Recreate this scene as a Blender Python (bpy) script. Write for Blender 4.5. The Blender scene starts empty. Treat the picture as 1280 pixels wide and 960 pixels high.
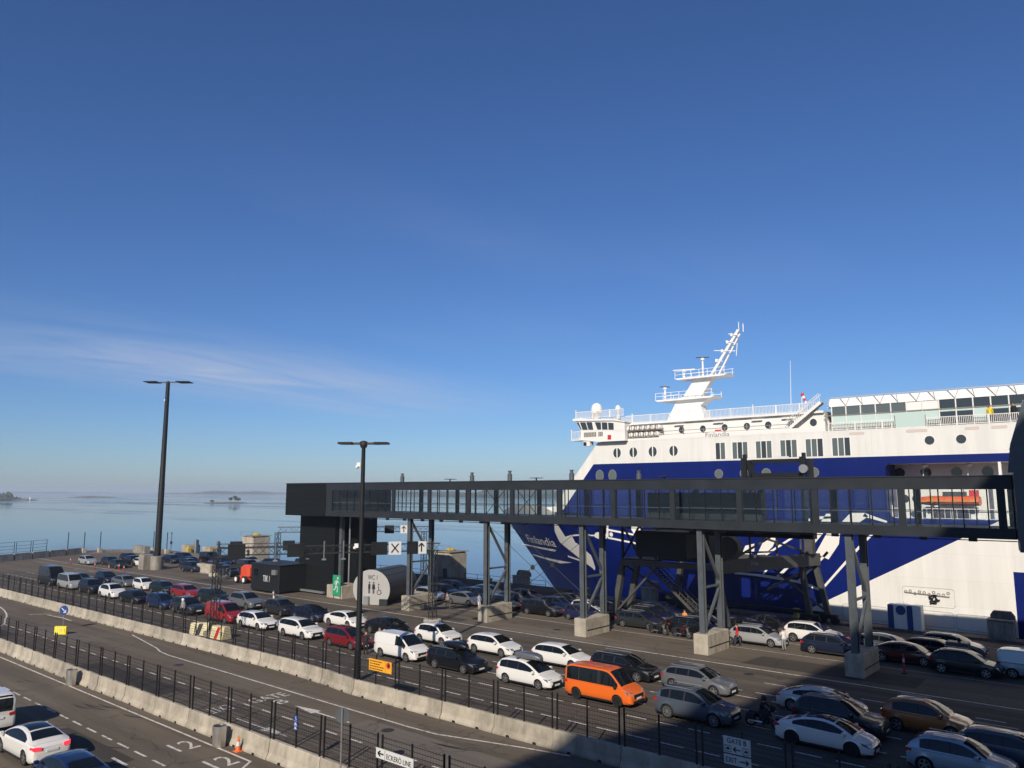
import bpy, bmesh, math, random
from mathutils import Vector, Matrix
random.seed(7)
R = math.radians
scn = bpy.context.scene
COL = scn.collection

# ------------------------------------------------------------------ camera, sky, sun, exposure
CAM_H = 12.8
cam_d = bpy.data.cameras.new('camera'); cam = bpy.data.objects.new('camera', cam_d); COL.objects.link(cam)
cam_d.sensor_width = 36.0; cam_d.lens = 36.0 * 961.0 / 1280.0
cam_d.clip_start = 0.2; cam_d.clip_end = 60000
cam.location = (0, 0, CAM_H)
cam.rotation_euler = (R(90 + 7.938), 0, R(90 - 49.523))
scn.camera = cam

SUN_EL, SUN_DIR = R(30.8), Vector((0.385, -0.923))       # the sun stands behind the camera
world = bpy.data.worlds.new('World'); scn.world = world; world.use_nodes = True
wt = world.node_tree; wt.nodes.clear()
w_out = wt.nodes.new('ShaderNodeOutputWorld'); w_bg = wt.nodes.new('ShaderNodeBackground')
w_sky = wt.nodes.new('ShaderNodeTexSky'); w_sky.sky_type = 'NISHITA'; w_sky.sun_disc = False
w_sky.sun_elevation = SUN_EL; w_sky.sun_rotation = math.atan2(SUN_DIR.x, SUN_DIR.y)
w_sky.altitude = 0; w_sky.air_density = 0.95; w_sky.dust_density = 0.42; w_sky.ozone_density = 9.0
w_bg.inputs['Strength'].default_value = 0.099
# thin cirrus, a layer laid out on the sky dome by direction
w_tc = wt.nodes.new('ShaderNodeTexCoord')
w_sep = wt.nodes.new('ShaderNodeSeparateXYZ'); wt.links.new(w_tc.outputs['Generated'], w_sep.inputs[0])
def wmath(op, a, b=None, clamp=False):
    n = wt.nodes.new('ShaderNodeMath'); n.operation = op; n.use_clamp = clamp
    for i, v in enumerate((a, b)):
        if v is None: continue
        if isinstance(v, (int, float)): n.inputs[i].default_value = v
        else: wt.links.new(v, n.inputs[i])
    return n.outputs[0]
zz = wmath('ADD', wmath('MAXIMUM', w_sep.outputs[2], 0.0), 0.06)
cx = wmath('DIVIDE', w_sep.outputs[0], zz); cy = wmath('DIVIDE', w_sep.outputs[1], zz)
w_cmb = wt.nodes.new('ShaderNodeCombineXYZ'); wt.links.new(cx, w_cmb.inputs[0]); wt.links.new(cy, w_cmb.inputs[1])
w_map = wt.nodes.new('ShaderNodeMapping'); w_map.inputs['Rotation'].default_value = (0, 0, R(-7))
w_map.inputs['Scale'].default_value = (2.3, 0.55, 1); w_map.inputs['Location'].default_value = (2.1, 0.4, 0)
wt.links.new(w_cmb.outputs[0], w_map.inputs[0])
w_n = wt.nodes.new('ShaderNodeTexNoise'); w_n.inputs['Scale'].default_value = 1.0; w_n.inputs['Detail'].default_value = 9
w_n.inputs['Roughness'].default_value = 0.6; w_n.inputs['Distortion'].default_value = 0.7
wt.links.new(w_map.outputs[0], w_n.inputs['Vector'])
w_map2 = wt.nodes.new('ShaderNodeMapping'); w_map2.inputs['Scale'].default_value = (0.5, 0.2, 1); w_map2.inputs['Location'].default_value = (0.6, 3.3, 0)
wt.links.new(w_cmb.outputs[0], w_map2.inputs[0])
w_n2 = wt.nodes.new('ShaderNodeTexNoise'); w_n2.inputs['Scale'].default_value = 1.0; w_n2.inputs['Detail'].default_value = 2
wt.links.new(w_map2.outputs[0], w_n2.inputs['Vector'])
# one long drawn-out streak of cirrus plus faint patches over the whole sky
band = wmath('SUBTRACT', 1.0, wmath('ABSOLUTE', wmath('DIVIDE', wmath('ADD', cx, 4.3), 1.1)), True)
bend = wmath('SUBTRACT', 1.0, wmath('ABSOLUTE', wmath('DIVIDE', wmath('SUBTRACT', cy, 2.7), 2.1)), True)
patch = wmath('MULTIPLY', wmath('SUBTRACT', w_n2.outputs['Fac'], 0.56, True), 2.0)
msk = wmath('ADD', wmath('MULTIPLY', wmath('MULTIPLY', band, wmath('MULTIPLY', bend, 1.4, True)), 1.5), patch)
cl = wmath('MULTIPLY', wmath('MULTIPLY', wmath('SUBTRACT', w_n.outputs['Fac'], 0.26, True), msk), 1.2, True)
w_mix = wt.nodes.new('ShaderNodeMix'); w_mix.data_type = 'RGBA'
wt.links.new(cl, w_mix.inputs['Factor']); wt.links.new(w_sky.outputs[0], w_mix.inputs['A'])
w_mix.inputs['B'].default_value = (5.0, 5.6, 6.9, 1)
w_hs = wt.nodes.new('ShaderNodeHueSaturation'); w_hs.inputs['Saturation'].default_value = 1.03; w_hs.inputs['Hue'].default_value = 0.506
wt.links.new(w_mix.outputs['Result'], w_hs.inputs['Color']); wt.links.new(w_hs.outputs[0], w_bg.inputs['Color']); wt.links.new(w_bg.outputs[0], w_out.inputs[0])

sun_d = bpy.data.lights.new('sun', 'SUN'); sun = bpy.data.objects.new('sun', sun_d); COL.objects.link(sun)
sun_d.energy = 5.0; sun_d.angle = R(0.53); sun_d.color = (1.0, 0.905, 0.775)
sv = Vector((SUN_DIR.x * math.cos(SUN_EL), SUN_DIR.y * math.cos(SUN_EL), math.sin(SUN_EL)))
sun.rotation_euler = sv.to_track_quat('Z', 'Y').to_euler(); sun.location = (0, -60, 90)

vs = scn.view_settings
vs.view_transform = 'Standard'; vs.look = 'None'; vs.gamma = 1.0; vs.use_curve_mapping = False; vs.exposure = 0.0
scn.cycles.use_denoising = True
scn.cycles.max_bounces = 6; scn.cycles.transparent_max_bounces = 16; scn.cycles.diffuse_bounces = 3; scn.cycles.glossy_bounces = 3
scn.cycles.volume_bounces = 0

# ------------------------------------------------------------------ materials
MATS = {}
def new_mat(name):
    m = bpy.data.materials.new(name); m.use_nodes = True; MATS[name] = m
    return m, m.node_tree, m.node_tree.nodes['Principled BSDF']
def N(nt, typ, **kw):
    n = nt.nodes.new(typ)
    for k, v in kw.items(): setattr(n, k, v)
    return n
def setin(n, **kw):
    for k, v in kw.items(): n.inputs[k].default_value = v
def mat(name, col, rough=0.6, metal=0.0, coat=0.0, spec=0.5, vary=0.0, scale=3.0, emit=None):
    if name in MATS: return MATS[name]
    m, nt, b = new_mat(name)
    b.inputs['Base Color'].default_value = (*col, 1); b.inputs['Roughness'].default_value = rough
    b.inputs['Metallic'].default_value = metal; b.inputs['Coat Weight'].default_value = coat
    b.inputs['Coat Roughness'].default_value = 0.06; b.inputs['Specular IOR Level'].default_value = spec
    if vary:
        tc = N(nt, 'ShaderNodeTexCoord'); no = N(nt, 'ShaderNodeTexNoise'); setin(no, Scale=scale, Detail=6.0, Roughness=0.62)
        nt.links.new(tc.outputs['Object'], no.inputs['Vector'])
        mr = N(nt, 'ShaderNodeMapRange'); setin(mr, **{'From Min': 0.3, 'From Max': 0.7, 'To Min': 1 - vary, 'To Max': 1 + vary})
        nt.links.new(no.outputs['Fac'], mr.inputs['Value'])
        mx = N(nt, 'ShaderNodeMix', data_type='RGBA', blend_type='MULTIPLY'); mx.inputs['Factor'].default_value = 1
        mx.inputs['A'].default_value = (*col, 1); nt.links.new(mr.outputs[0], mx.inputs['B'])
        nt.links.new(mx.outputs['Result'], b.inputs['Base Color'])
        mr2 = N(nt, 'ShaderNodeMapRange'); setin(mr2, **{'To Min': rough * 0.8, 'To Max': min(1, rough * 1.2)})
        nt.links.new(no.outputs['Fac'], mr2.inputs['Value']); nt.links.new(mr2.outputs[0], b.inputs['Roughness'])
    if emit:
        b.inputs['Emission Color'].default_value = (*emit[0], 1); b.inputs['Emission Strength'].default_value = emit[1]
    return m

def asphalt(name, c1, c2, streak=0.35):
    m, nt, b = new_mat(name); L = nt.links.new
    tc = N(nt, 'ShaderNodeTexCoord')
    n1 = N(nt, 'ShaderNodeTexNoise'); setin(n1, Scale=0.09, Detail=8.0, Roughness=0.6); L(tc.outputs['Object'], n1.inputs['Vector'])
    mp = N(nt, 'ShaderNodeMapping'); mp.inputs['Scale'].default_value = (0.03, 0.9, 1); L(tc.outputs['Object'], mp.inputs[0])
    n2 = N(nt, 'ShaderNodeTexNoise'); setin(n2, Scale=1.0, Detail=6.0, Roughness=0.65); L(mp.outputs[0], n2.inputs['Vector'])
    n3 = N(nt, 'ShaderNodeTexNoise'); setin(n3, Scale=9.0, Detail=5.0, Roughness=0.8); L(tc.outputs['Object'], n3.inputs['Vector'])
    mx = N(nt, 'ShaderNodeMix', data_type='RGBA'); mx.inputs['A'].default_value = (*c1, 1); mx.inputs['B'].default_value = (*c2, 1)
    cr = N(nt, 'ShaderNodeMapRange'); setin(cr, **{'From Min': 0.35, 'From Max': 0.68}); L(n1.outputs['Fac'], cr.inputs['Value']); L(cr.outputs[0], mx.inputs['Factor'])
    m2 = N(nt, 'ShaderNodeMix', data_type='RGBA', blend_type='MULTIPLY'); m2.inputs['Factor'].default_value = 1
    r2 = N(nt, 'ShaderNodeMapRange'); setin(r2, **{'From Min': 0.3, 'From Max': 0.65, 'To Min': 1 - streak, 'To Max': 1.12}); L(n2.outputs['Fac'], r2.inputs['Value'])
    L(mx.outputs['Result'], m2.inputs['A']); L(r2.outputs[0], m2.inputs['B'])
    m3 = N(nt, 'ShaderNodeMix', data_type='RGBA', blend_type='MULTIPLY'); m3.inputs['Factor'].default_value = 1
    r3 = N(nt, 'ShaderNodeMapRange'); setin(r3, **{'From Min': 0.3, 'From Max': 0.7, 'To Min': 0.86, 'To Max': 1.12}); L(n3.outputs['Fac'], r3.inputs['Value'])
    L(m2.outputs['Result'], m3.inputs['A']); L(r3.outputs[0], m3.inputs['B'])
    # sealed cracks and oil drips
    nd = N(nt, 'ShaderNodeTexNoise'); setin(nd, Scale=0.5, Detail=4.0); L(tc.outputs['Object'], nd.inputs['Vector'])
    va = N(nt, 'ShaderNodeVectorMath', operation='SCALE'); va.inputs['Scale'].default_value = 3.0; L(nd.outputs['Color'], va.inputs[0])
    vb = N(nt, 'ShaderNodeVectorMath', operation='ADD'); L(tc.outputs['Object'], vb.inputs[0]); L(va.outputs[0], vb.inputs[1])
    vo = N(nt, 'ShaderNodeTexVoronoi', feature='DISTANCE_TO_EDGE'); setin(vo, Scale=0.11); L(vb.outputs[0], vo.inputs['Vector'])
    rc = N(nt, 'ShaderNodeMapRange'); setin(rc, **{'From Min': 0.0, 'From Max': 0.008, 'To Min': 0.62, 'To Max': 1.0}); L(vo.outputs['Distance'], rc.inputs['Value'])
    vs_ = N(nt, 'ShaderNodeTexVoronoi'); setin(vs_, Scale=0.55); L(vb.outputs[0], vs_.inputs['Vector'])
    rs = N(nt, 'ShaderNodeMapRange'); setin(rs, **{'From Min': 0.05, 'From Max': 0.16, 'To Min': 0.72, 'To Max': 1.0}); L(vs_.outputs['Distance'], rs.inputs['Value'])
    mm = N(nt, 'ShaderNodeMath', operation='MULTIPLY'); L(rc.outputs[0], mm.inputs[0]); L(rs.outputs[0], mm.inputs[1])
    m4 = N(nt, 'ShaderNodeMix', data_type='RGBA', blend_type='MULTIPLY'); m4.inputs['Factor'].default_value = 1
    L(m3.outputs['Result'], m4.inputs['A']); L(mm.outputs[0], m4.inputs['B'])
    L(m4.outputs['Result'], b.inputs['Base Color']); b.inputs['Roughness'].default_value = 0.88; b.inputs['Specular IOR Level'].default_value = 0.25
    bp = N(nt, 'ShaderNodeBump'); setin(bp, Strength=0.25, Distance=0.02); L(n3.outputs['Fac'], bp.inputs['Height']); L(bp.outputs[0], b.inputs['Normal'])
    return m

def concrete(name, col, dirt=0.5, vscale=3.0):
    m, nt, b = new_mat(name); L = nt.links.new
    tc = N(nt, 'ShaderNodeTexCoord'); oi = N(nt, 'ShaderNodeObjectInfo')
    ad = N(nt, 'ShaderNodeVectorMath', operation='ADD'); L(tc.outputs['Object'], ad.inputs[0])
    sc = N(nt, 'ShaderNodeVectorMath', operation='SCALE'); sc.inputs[0].default_value = (37, 11, 23); L(oi.outputs['Random'], sc.inputs['Scale']); L(sc.outputs[0], ad.inputs[1])
    n1 = N(nt, 'ShaderNodeTexNoise'); setin(n1, Scale=0.8, Detail=8.0, Roughness=0.65); L(ad.outputs[0], n1.inputs['Vector'])
    mp = N(nt, 'ShaderNodeMapping'); mp.inputs['Scale'].default_value = (vscale, vscale, 0.35); L(ad.outputs[0], mp.inputs[0])
    n2 = N(nt, 'ShaderNodeTexNoise'); setin(n2, Scale=1.0, Detail=7.0, Roughness=0.7); L(mp.outputs[0], n2.inputs['Vector'])
    r1 = N(nt, 'ShaderNodeMapRange'); setin(r1, **{'From Min': 0.3, 'From Max': 0.7, 'To Min': 0.72, 'To Max': 1.15}); L(n1.outputs['Fac'], r1.inputs['Value'])
    r2 = N(nt, 'ShaderNodeMapRange'); setin(r2, **{'From Min': 0.36, 'From Max': 0.56, 'To Min': 1 - dirt, 'To Max': 1.05}); L(n2.outputs['Fac'], r2.inputs['Value'])
    r3 = N(nt, 'ShaderNodeMapRange'); setin(r3, **{'To Min': 0.86, 'To Max': 1.1}); L(oi.outputs['Random'], r3.inputs['Value'])
    mm = N(nt, 'ShaderNodeMath', operation='MULTIPLY'); L(r1.outputs[0], mm.inputs[0]); L(r2.outputs[0], mm.inputs[1])
    m5 = N(nt, 'ShaderNodeMath', operation='MULTIPLY'); L(mm.outputs[0], m5.inputs[0]); L(r3.outputs[0], m5.inputs[1])
    mx = N(nt, 'ShaderNodeMix', data_type='RGBA', blend_type='MULTIPLY'); mx.inputs['Factor'].default_value = 1
    mx.inputs['A'].default_value = (*col, 1); L(m5.outputs[0], mx.inputs['B']); L(mx.outputs['Result'], b.inputs['Base Color'])
    b.inputs['Roughness'].default_value = 0.9; b.inputs['Specular IOR Level'].default_value = 0.2
    n3 = N(nt, 'ShaderNodeTexNoise'); setin(n3, Scale=14.0, Detail=4.0); L(tc.outputs['Object'], n3.inputs['Vector'])
    bp = N(nt, 'ShaderNodeBump'); setin(bp, Strength=0.3, Distance=0.02); L(n3.outputs['Fac'], bp.inputs['Height']); L(bp.outputs[0], b.inputs['Normal'])
    return m

def road_paint(name, col):
    m, nt, b = new_mat(name); L = nt.links.new
    tc = N(nt, 'ShaderNodeTexCoord'); n = N(nt, 'ShaderNodeTexNoise'); setin(n, Scale=3.0, Detail=8.0, Roughness=0.75); L(tc.outputs['Object'], n.inputs['Vector'])
    r = N(nt, 'ShaderNodeMapRange'); setin(r, **{'From Min': 0.36, 'From Max': 0.5}); L(n.outputs['Fac'], r.inputs['Value'])
    mx = N(nt, 'ShaderNodeMix', data_type='RGBA'); mx.inputs['A'].default_value = (0.16, 0.145, 0.125, 1); mx.inputs['B'].default_value = (*col, 1)
    L(r.outputs[0], mx.inputs['Factor']); L(mx.outputs['Result'], b.inputs['Base Color']); b.inputs['Roughness'].default_value = 0.8
    return m

def glass_pane(name, tint, fac, rough=0.02):
    """thin architectural pane: see-through with a mirror-like sky reflection that grows at grazing angles"""
    m, nt, b = new_mat(name); L = nt.links.new
    nt.nodes.remove(b); out = nt.nodes['Material Output']
    tr = N(nt, 'ShaderNodeBsdfTransparent'); tr.inputs[0].default_value = (*tint, 1)
    gl = N(nt, 'ShaderNodeBsdfGlossy'); gl.inputs['Roughness'].default_value = rough; gl.inputs[0].default_value = (0.9, 0.95, 1, 1)
    fr = N(nt, 'ShaderNodeLayerWeight'); fr.inputs['Blend'].default_value = 0.5
    pw = N(nt, 'ShaderNodeMath', operation='POWER'); pw.inputs[1].default_value = 5.0; L(fr.outputs['Facing'], pw.inputs[0])
    mm = N(nt, 'ShaderNodeMath', operation='MULTIPLY_ADD', use_clamp=True); mm.inputs[1].default_value = 0.9; mm.inputs[2].default_value = 0.03 + fac; L(pw.outputs[0], mm.inputs[0])
    mx = N(nt, 'ShaderNodeMixShader'); L(mm.outputs[0], mx.inputs[0]); L(tr.outputs[0], mx.inputs[1]); L(gl.outputs[0], mx.inputs[2])
    L(mx.outputs[0], out.inputs[0]); return m

asphalt('asphalt', (0.122, 0.099, 0.074), (0.158, 0.130, 0.098), 0.34)
asphalt('asphalt_lane', (0.090, 0.074, 0.057), (0.126, 0.105, 0.082), 0.5)
concrete('concrete', (0.40, 0.357, 0.282), 0.30, 1.1)
concrete('concrete_grey', (0.30, 0.275, 0.235), 0.4)
concrete('concrete_quay', (0.20, 0.165, 0.135), 0.35)
road_paint('road_paint', (0.62, 0.59, 0.53))
mat('anthracite', (0.022, 0.026, 0.030), 0.5, 0.0, spec=0.3, vary=0.18, scale=0.7)
mat('anthracite_dark', (0.012, 0.0135, 0.015), 0.55, spec=0.25, vary=0.15, scale=0.8)
mat('tower_cladding', (0.0075, 0.0088, 0.0092), 0.6, spec=0.18, vary=0.15, scale=0.6)
mat('steel_grey', (0.075, 0.085, 0.092), 0.45, 0.0, vary=0.2, scale=1.2)
mat('gangway_grey', (0.060, 0.060, 0.056), 0.6, vary=0.25, scale=1.0)
mat('barrel_grey', (0.045, 0.047, 0.047), 0.55, vary=0.15)
mat('panel_grey', (0.36, 0.35, 0.33), 0.6, vary=0.06)
mat('black', (0.008, 0.008, 0.009), 0.6)
mat('fence_black', (0.012, 0.011, 0.012), 0.45)
mat('galvanised', (0.34, 0.35, 0.35), 0.42, 0.6, vary=0.15)
mat('stainless', (0.62, 0.60, 0.56), 0.33, 0.85, vary=0.1)
mat('dark_metal', (0.03, 0.03, 0.032), 0.5, 0.2)
mat('white_paint', (0.78, 0.77, 0.73), 0.45, vary=0.06)
mat('sign_white', (0.60, 0.60, 0.58), 0.5)
mat('sign_black', (0.010, 0.010, 0.012), 0.5)
mat('sign_orange', (0.78, 0.36, 0.02), 0.5)
mat('sign_blue', (0.012, 0.05, 0.22), 0.45)
mat('sign_yellow', (0.78, 0.66, 0.03), 0.5)
mat('sign_green', (0.02, 0.27, 0.13), 0.5)
mat('sign_red', (0.55, 0.03, 0.03), 0.5)
mat('yellow_paint', (0.48, 0.34, 0.06), 0.6, vary=0.3)
mat('cream_paint', (0.70, 0.62, 0.36), 0.6, vary=0.15)
mat('orange_plastic', (0.75, 0.15, 0.04), 0.5)
mat('lift_red', (0.62, 0.07, 0.025), 0.4, coat=0.3)
mat('lifeboat_orange', (0.72, 0.13, 0.03), 0.45, vary=0.1)
mat('tyre', (0.012, 0.012, 0.012), 0.85)
mat('rim', (0.40, 0.40, 0.40), 0.35, 0.8)
mat('rim_dark', (0.05, 0.05, 0.05), 0.4, 0.8)
mat('chassis', (0.006, 0.006, 0.006), 0.9)
mat('car_glass', (0.006, 0.008, 0.009), 0.03, spec=0.45)
mat('headlight', (0.22, 0.235, 0.25), 0.12, 0.5, coat=1.0)
mat('tail_light', (0.50, 0.010, 0.012), 0.15, coat=1.0)
mat('tail_light_lit', (0.50, 0.010, 0.012), 0.15, emit=((1.0, 0.03, 0.05), 1.6))
mat('plate', (0.75, 0.75, 0.73), 0.5)
mat('trim', (0.012, 0.012, 0.013), 0.6)
mat('ship_window', (0.035, 0.042, 0.045), 0.06, spec=0.7)
mat('ship_window_grey', (0.10, 0.12, 0.115), 0.08, spec=0.7)
mat('ship_glass_green', (0.50, 0.62, 0.57), 0.15)
mat('ship_white', (0.76, 0.745, 0.70), 0.42, vary=0.07, scale=0.4)
mat('ship_white_plain', (0.78, 0.765, 0.72), 0.45)
mat('ship_scupper', (0.58, 0.50, 0.44), 0.6)
mat('ship_bracket', (0.42, 0.40, 0.37), 0.6)
mat('ship_line', (0.22, 0.20, 0.18), 0.6)
mat('decal_white', (0.78, 0.76, 0.70), 0.4)
mat('radar_dark', (0.05, 0.055, 0.06), 0.5)
mat('glass_light', (0.55, 0.6, 0.6), 0.1)
glass_pane('walkway_glass', (0.955, 0.97, 0.965), 0.0)
PAINT = {'white': (0.70, 0.685, 0.645), 'pearl': (0.62, 0.605, 0.57), 'black': (0.005, 0.005, 0.006), 'navy': (0.006, 0.010, 0.026),
         'dkgrey': (0.020, 0.021, 0.023), 'grey': (0.14, 0.145, 0.15), 'silver': (0.36, 0.365, 0.36), 'red': (0.19, 0.010, 0.014),
         'vred': (0.24, 0.012, 0.014), 'orange': (0.70, 0.13, 0.012), 'blue': (0.008, 0.020, 0.070), 'bluegrey': (0.075, 0.092, 0.115),
         'green': (0.008, 0.018, 0.017), 'teal': (0.022, 0.050, 0.055), 'ltblue': (0.30, 0.39, 0.46), 'bronze': (0.33, 0.115, 0.022),
         'dkred': (0.07, 0.008, 0.008), 'dkblue': (0.008, 0.012, 0.05), 'coral': (0.62, 0.06, 0.04)}
for k, c in PAINT.items():
    solid = k in ('white', 'orange', 'vred', 'coral')
    mat('paint_' + k, c, 0.34, 0.0 if solid or max(c) < 0.06 else 0.25, coat=1.0 if max(c) > 0.06 else 0.55, spec=0.4)

# ------------------------------------------------------------------ mesh helpers
class MB:
    def __init__(s): s.v = []; s.f = []; s.mi = []; s.cur = 0
    def add(s, vs_, fs):
        o = len(s.v); s.v += [tuple(p) for p in vs_]
        for f in fs: s.f.append(tuple(o + i for i in f)); s.mi.append(s.cur)
    def box(s, x0, x1, y0, y1, z0, z1):
        s.add([(x0, y0, z0), (x1, y0, z0), (x1, y1, z0), (x0, y1, z0), (x0, y0, z1), (x1, y0, z1), (x1, y1, z1), (x0, y1, z1)],
              [(0, 3, 2, 1), (4, 5, 6, 7), (0, 1, 5, 4), (1, 2, 6, 5), (2, 3, 7, 6), (3, 0, 4, 7)]); return s
    def bbox(s, x0, x1, y0, y1, z0, z1, c=0.03):
        """box with chamfered vertical and top edges"""
        ring = [(x0 + c, y0), (x1 - c, y0), (x1, y0 + c), (x1, y1 - c), (x1 - c, y1), (x0 + c, y1), (x0, y1 - c), (x0, y0 + c)]
        ri = [(x0 + 2 * c, y0 + c), (x1 - 2 * c, y0 + c), (x1 - c, y0 + 2 * c), (x1 - c, y1 - 2 * c), (x1 - 2 * c, y1 - c), (x0 + 2 * c, y1 - c), (x0 + c, y1 - 2 * c), (x0 + c, y0 + 2 * c)]
        vs_ = [(x, y, z0) for x, y in ring] + [(x, y, z1 - c) for x, y in ring] + [(x, y, z1) for x, y in ri]
        fs = [tuple(range(7, -1, -1)), tuple(range(16, 24))]
        for k in (0, 8):
            for i in range(8): fs.append((k + i, k + (i + 1) % 8, k + 8 + (i + 1) % 8, k + 8 + i))
        s.add(vs_, fs); return s
    def bar(s, p, q, w, h=None, up=(0, 0, 1)):
        p = Vector(p); q = Vector(q); h = h or w; d = (q - p).normalized(); u = Vector(up)
        if abs(d.dot(u)) > 0.98: u = Vector((0, 1, 0))
        a = d.cross(u).normalized() * (w / 2); b = a.cross(d).normalized() * (h / 2)
        vs_ = [p - a - b, p + a - b, p + a + b, p - a + b, q - a - b, q + a - b, q + a + b, q - a + b]
        s.add(vs_, [(0, 3, 2, 1), (4, 5, 6, 7), (0, 1, 5, 4), (1, 2, 6, 5), (2, 3, 7, 6), (3, 0, 4, 7)]); return s
    def tube(s, p, q, r, r2=None, n=10):
        p = Vector(p); q = Vector(q); r2 = r if r2 is None else r2; d = (q - p).normalized()
        u = Vector((0, 0, 1)) if abs(d.z) < 0.95 else Vector((1, 0, 0)); a = d.cross(u).normalized(); b = a.cross(d).normalized()
        vs_ = []
        for c, rr in ((p, r), (q, r2)):
            for i in range(n):
                t = 2 * math.pi * i / n; vs_.append(c + (a * math.cos(t) + b * math.sin(t)) * rr)
        fs = [tuple(range(n)), tuple(range(2 * n - 1, n - 1, -1))]
        for i in range(n): fs.append((i, n + i, n + (i + 1) % n, (i + 1) % n))
        s.add(vs_, fs); return s
    def lathe(s, prof, c=(0, 0, 0), n=16, axis='z', ring=False):
        vs_ = []; fs = []
        for r, z in prof:
            for i in range(n):
                t = 2 * math.pi * i / n
                if axis == 'z': vs_.append((c[0] + r * math.cos(t), c[1] + r * math.sin(t), c[2] + z))
                else: vs_.append((c[0] + r * math.cos(t), c[1] + z, c[2] + r * math.sin(t)))
        m = len(prof)
        for k in range(m - 1):
            for i in range(n):
                j = (i + 1) % n; fs.append((k * n + i, k * n + j, (k + 1) * n + j, (k + 1) * n + i))
        if ring:
            for i in range(n): j = (i + 1) % n; fs.append(((m - 1) * n + i, (m - 1) * n + j, j, i))
        else: fs.append(tuple(range(n - 1, -1, -1))); fs.append(tuple((m - 1) * n + i for i in range(n)))
        s.add(vs_, fs); return s
    def prism(s, poly, axis, a, b):
        """extrude a 2-D polygon along an axis: x -> (y,z), y -> (x,z), z -> (x,y)"""
        n = len(poly)
        def mk(p, t): return {'x': (t, p[0], p[1]), 'y': (p[0], t, p[1]), 'z': (p[0], p[1], t)}[axis]
        vs_ = [mk(p, a) for p in poly] + [mk(p, b) for p in poly]
        fs = [tuple(range(n - 1, -1, -1)), tuple(range(n, 2 * n))] + [(i, (i + 1) % n, n + (i + 1) % n, n + i) for i in range(n)]
        s.add(vs_, fs); return s
    def sheet(s, pts, z=0.0):
        s.add([(p[0], p[1], z if len(p) < 3 else p[2]) for p in pts], [tuple(range(len(pts)))]); return s
    def mesh(s, name, smooth=None):
        me = bpy.data.meshes.new(name); me.from_pydata(s.v, [], s.f)
        bm = bmesh.new(); bm.from_mesh(me); bmesh.ops.recalc_face_normals(bm, faces=bm.faces); bm.to_mesh(me); bm.free()
        if smooth is not None:
            for p in me.polygons: p.use_smooth = True
            me.set_sharp_from_angle(angle=R(smooth))
        if any(s.mi): me.polygons.foreach_set('material_index', s.mi)
        me.update(); return me
    def build(s, name, m, parent=None, smooth=None, loc=None, **tags):
        return link(name, s.mesh(name, smooth), m, parent, loc, **tags)

def M(m): return MATS[m] if isinstance(m, str) else m
def link(name, me, m=None, parent=None, loc=None, label=None, category=None, group=None, kind=None):
    o = bpy.data.objects.new(name, me); COL.objects.link(o)
    if m is not None:
        for k in (m if isinstance(m, (list, tuple)) else [m]):
            if me is not None and len(me.materials) < (len(m) if isinstance(m, (list, tuple)) else 1): me.materials.append(M(k))
    if parent is not None: o.parent = parent
    if loc is not None: o.location = loc
    if label: o['label'] = label
    if category: o['category'] = category
    if group: o['group'] = group
    if kind: o['kind'] = kind
    return o
def thing(name, label, category, loc=(0, 0, 0), rz=0.0, group=None):
    o = bpy.data.objects.new(name, None); COL.objects.link(o); o.empty_display_size = 0.3
    o.location = loc; o.rotation_euler = (0, 0, rz); o['label'] = label; o['category'] = category
    if group: o['group'] = group
    return o
CHILD = {}
def copy_tree(o, parent=None):
    c = o.copy(); COL.objects.link(c); c.parent = parent
    for ch in o.children: copy_tree(ch, c)
    return c
def text_mesh(body, size=1.0, thick=0.0, align='CENTER'):
    cu = bpy.data.curves.new('t', 'FONT'); cu.body = body; cu.size = size; cu.align_x = align; cu.align_y = 'CENTER'; cu.extrude = thick; cu.resolution_u = 3
    ob = bpy.data.objects.new('t', cu); COL.objects.link(ob)
    dg = bpy.context.evaluated_depsgraph_get(); dg.update()
    me = bpy.data.meshes.new_from_object(ob.evaluated_get(dg)); bpy.data.objects.remove(ob); bpy.data.curves.remove(cu)
    return me
def bounds(me):
    xs = [v.co.x for v in me.vertices]; ys = [v.co.y for v in me.vertices]; return min(xs), max(xs), min(ys), max(ys)
def fit_text(body, w, h, thick=0.004):
    """lettering stretched to w x h, centred on the origin in the XY plane"""
    me = text_mesh(body, 1.0, thick); x0, x1, y0, y1 = bounds(me)
    for v in me.vertices:
        v.co.x = (v.co.x - (x0 + x1) / 2) * w / (x1 - x0); v.co.y = (v.co.y - (y0 + y1) / 2) * h / (y1 - y0)
    return me
def stand(me, x, y, z, face='-y'):
    """turn a flat XY lettering upright so it faces -Y (towards the viewer)"""
    me.transform(Matrix.Translation((x, y, z)) @ Matrix.Rotation(R(90), 4, 'X')); return me

# ------------------------------------------------------------------ ground, water, road markings
QE = 80.3                                      # quay edge towards the ship
land = [(-176, 30), (-178, 72), (-168, QE), (90, QE), (90, -110), (-176, -110)]
g = MB(); g.sheet(land, 0.0)
g.build('ground', 'asphalt', kind='structure')
g = MB()
for i in range(2):
    a, b = land[i], land[i + 1]; g.add([(*a, -0.01), (*b, -0.01), (*b, -6), (*a, -6)], [(0, 1, 2, 3)])
a, b = land[2], land[3]; g.add([(*a, -0.01), (*b, -0.01), (*b, -6), (*a, -6)], [(0, 1, 2, 3)])
g.build('quay_wall', 'concrete_quay', kind='structure')
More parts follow.
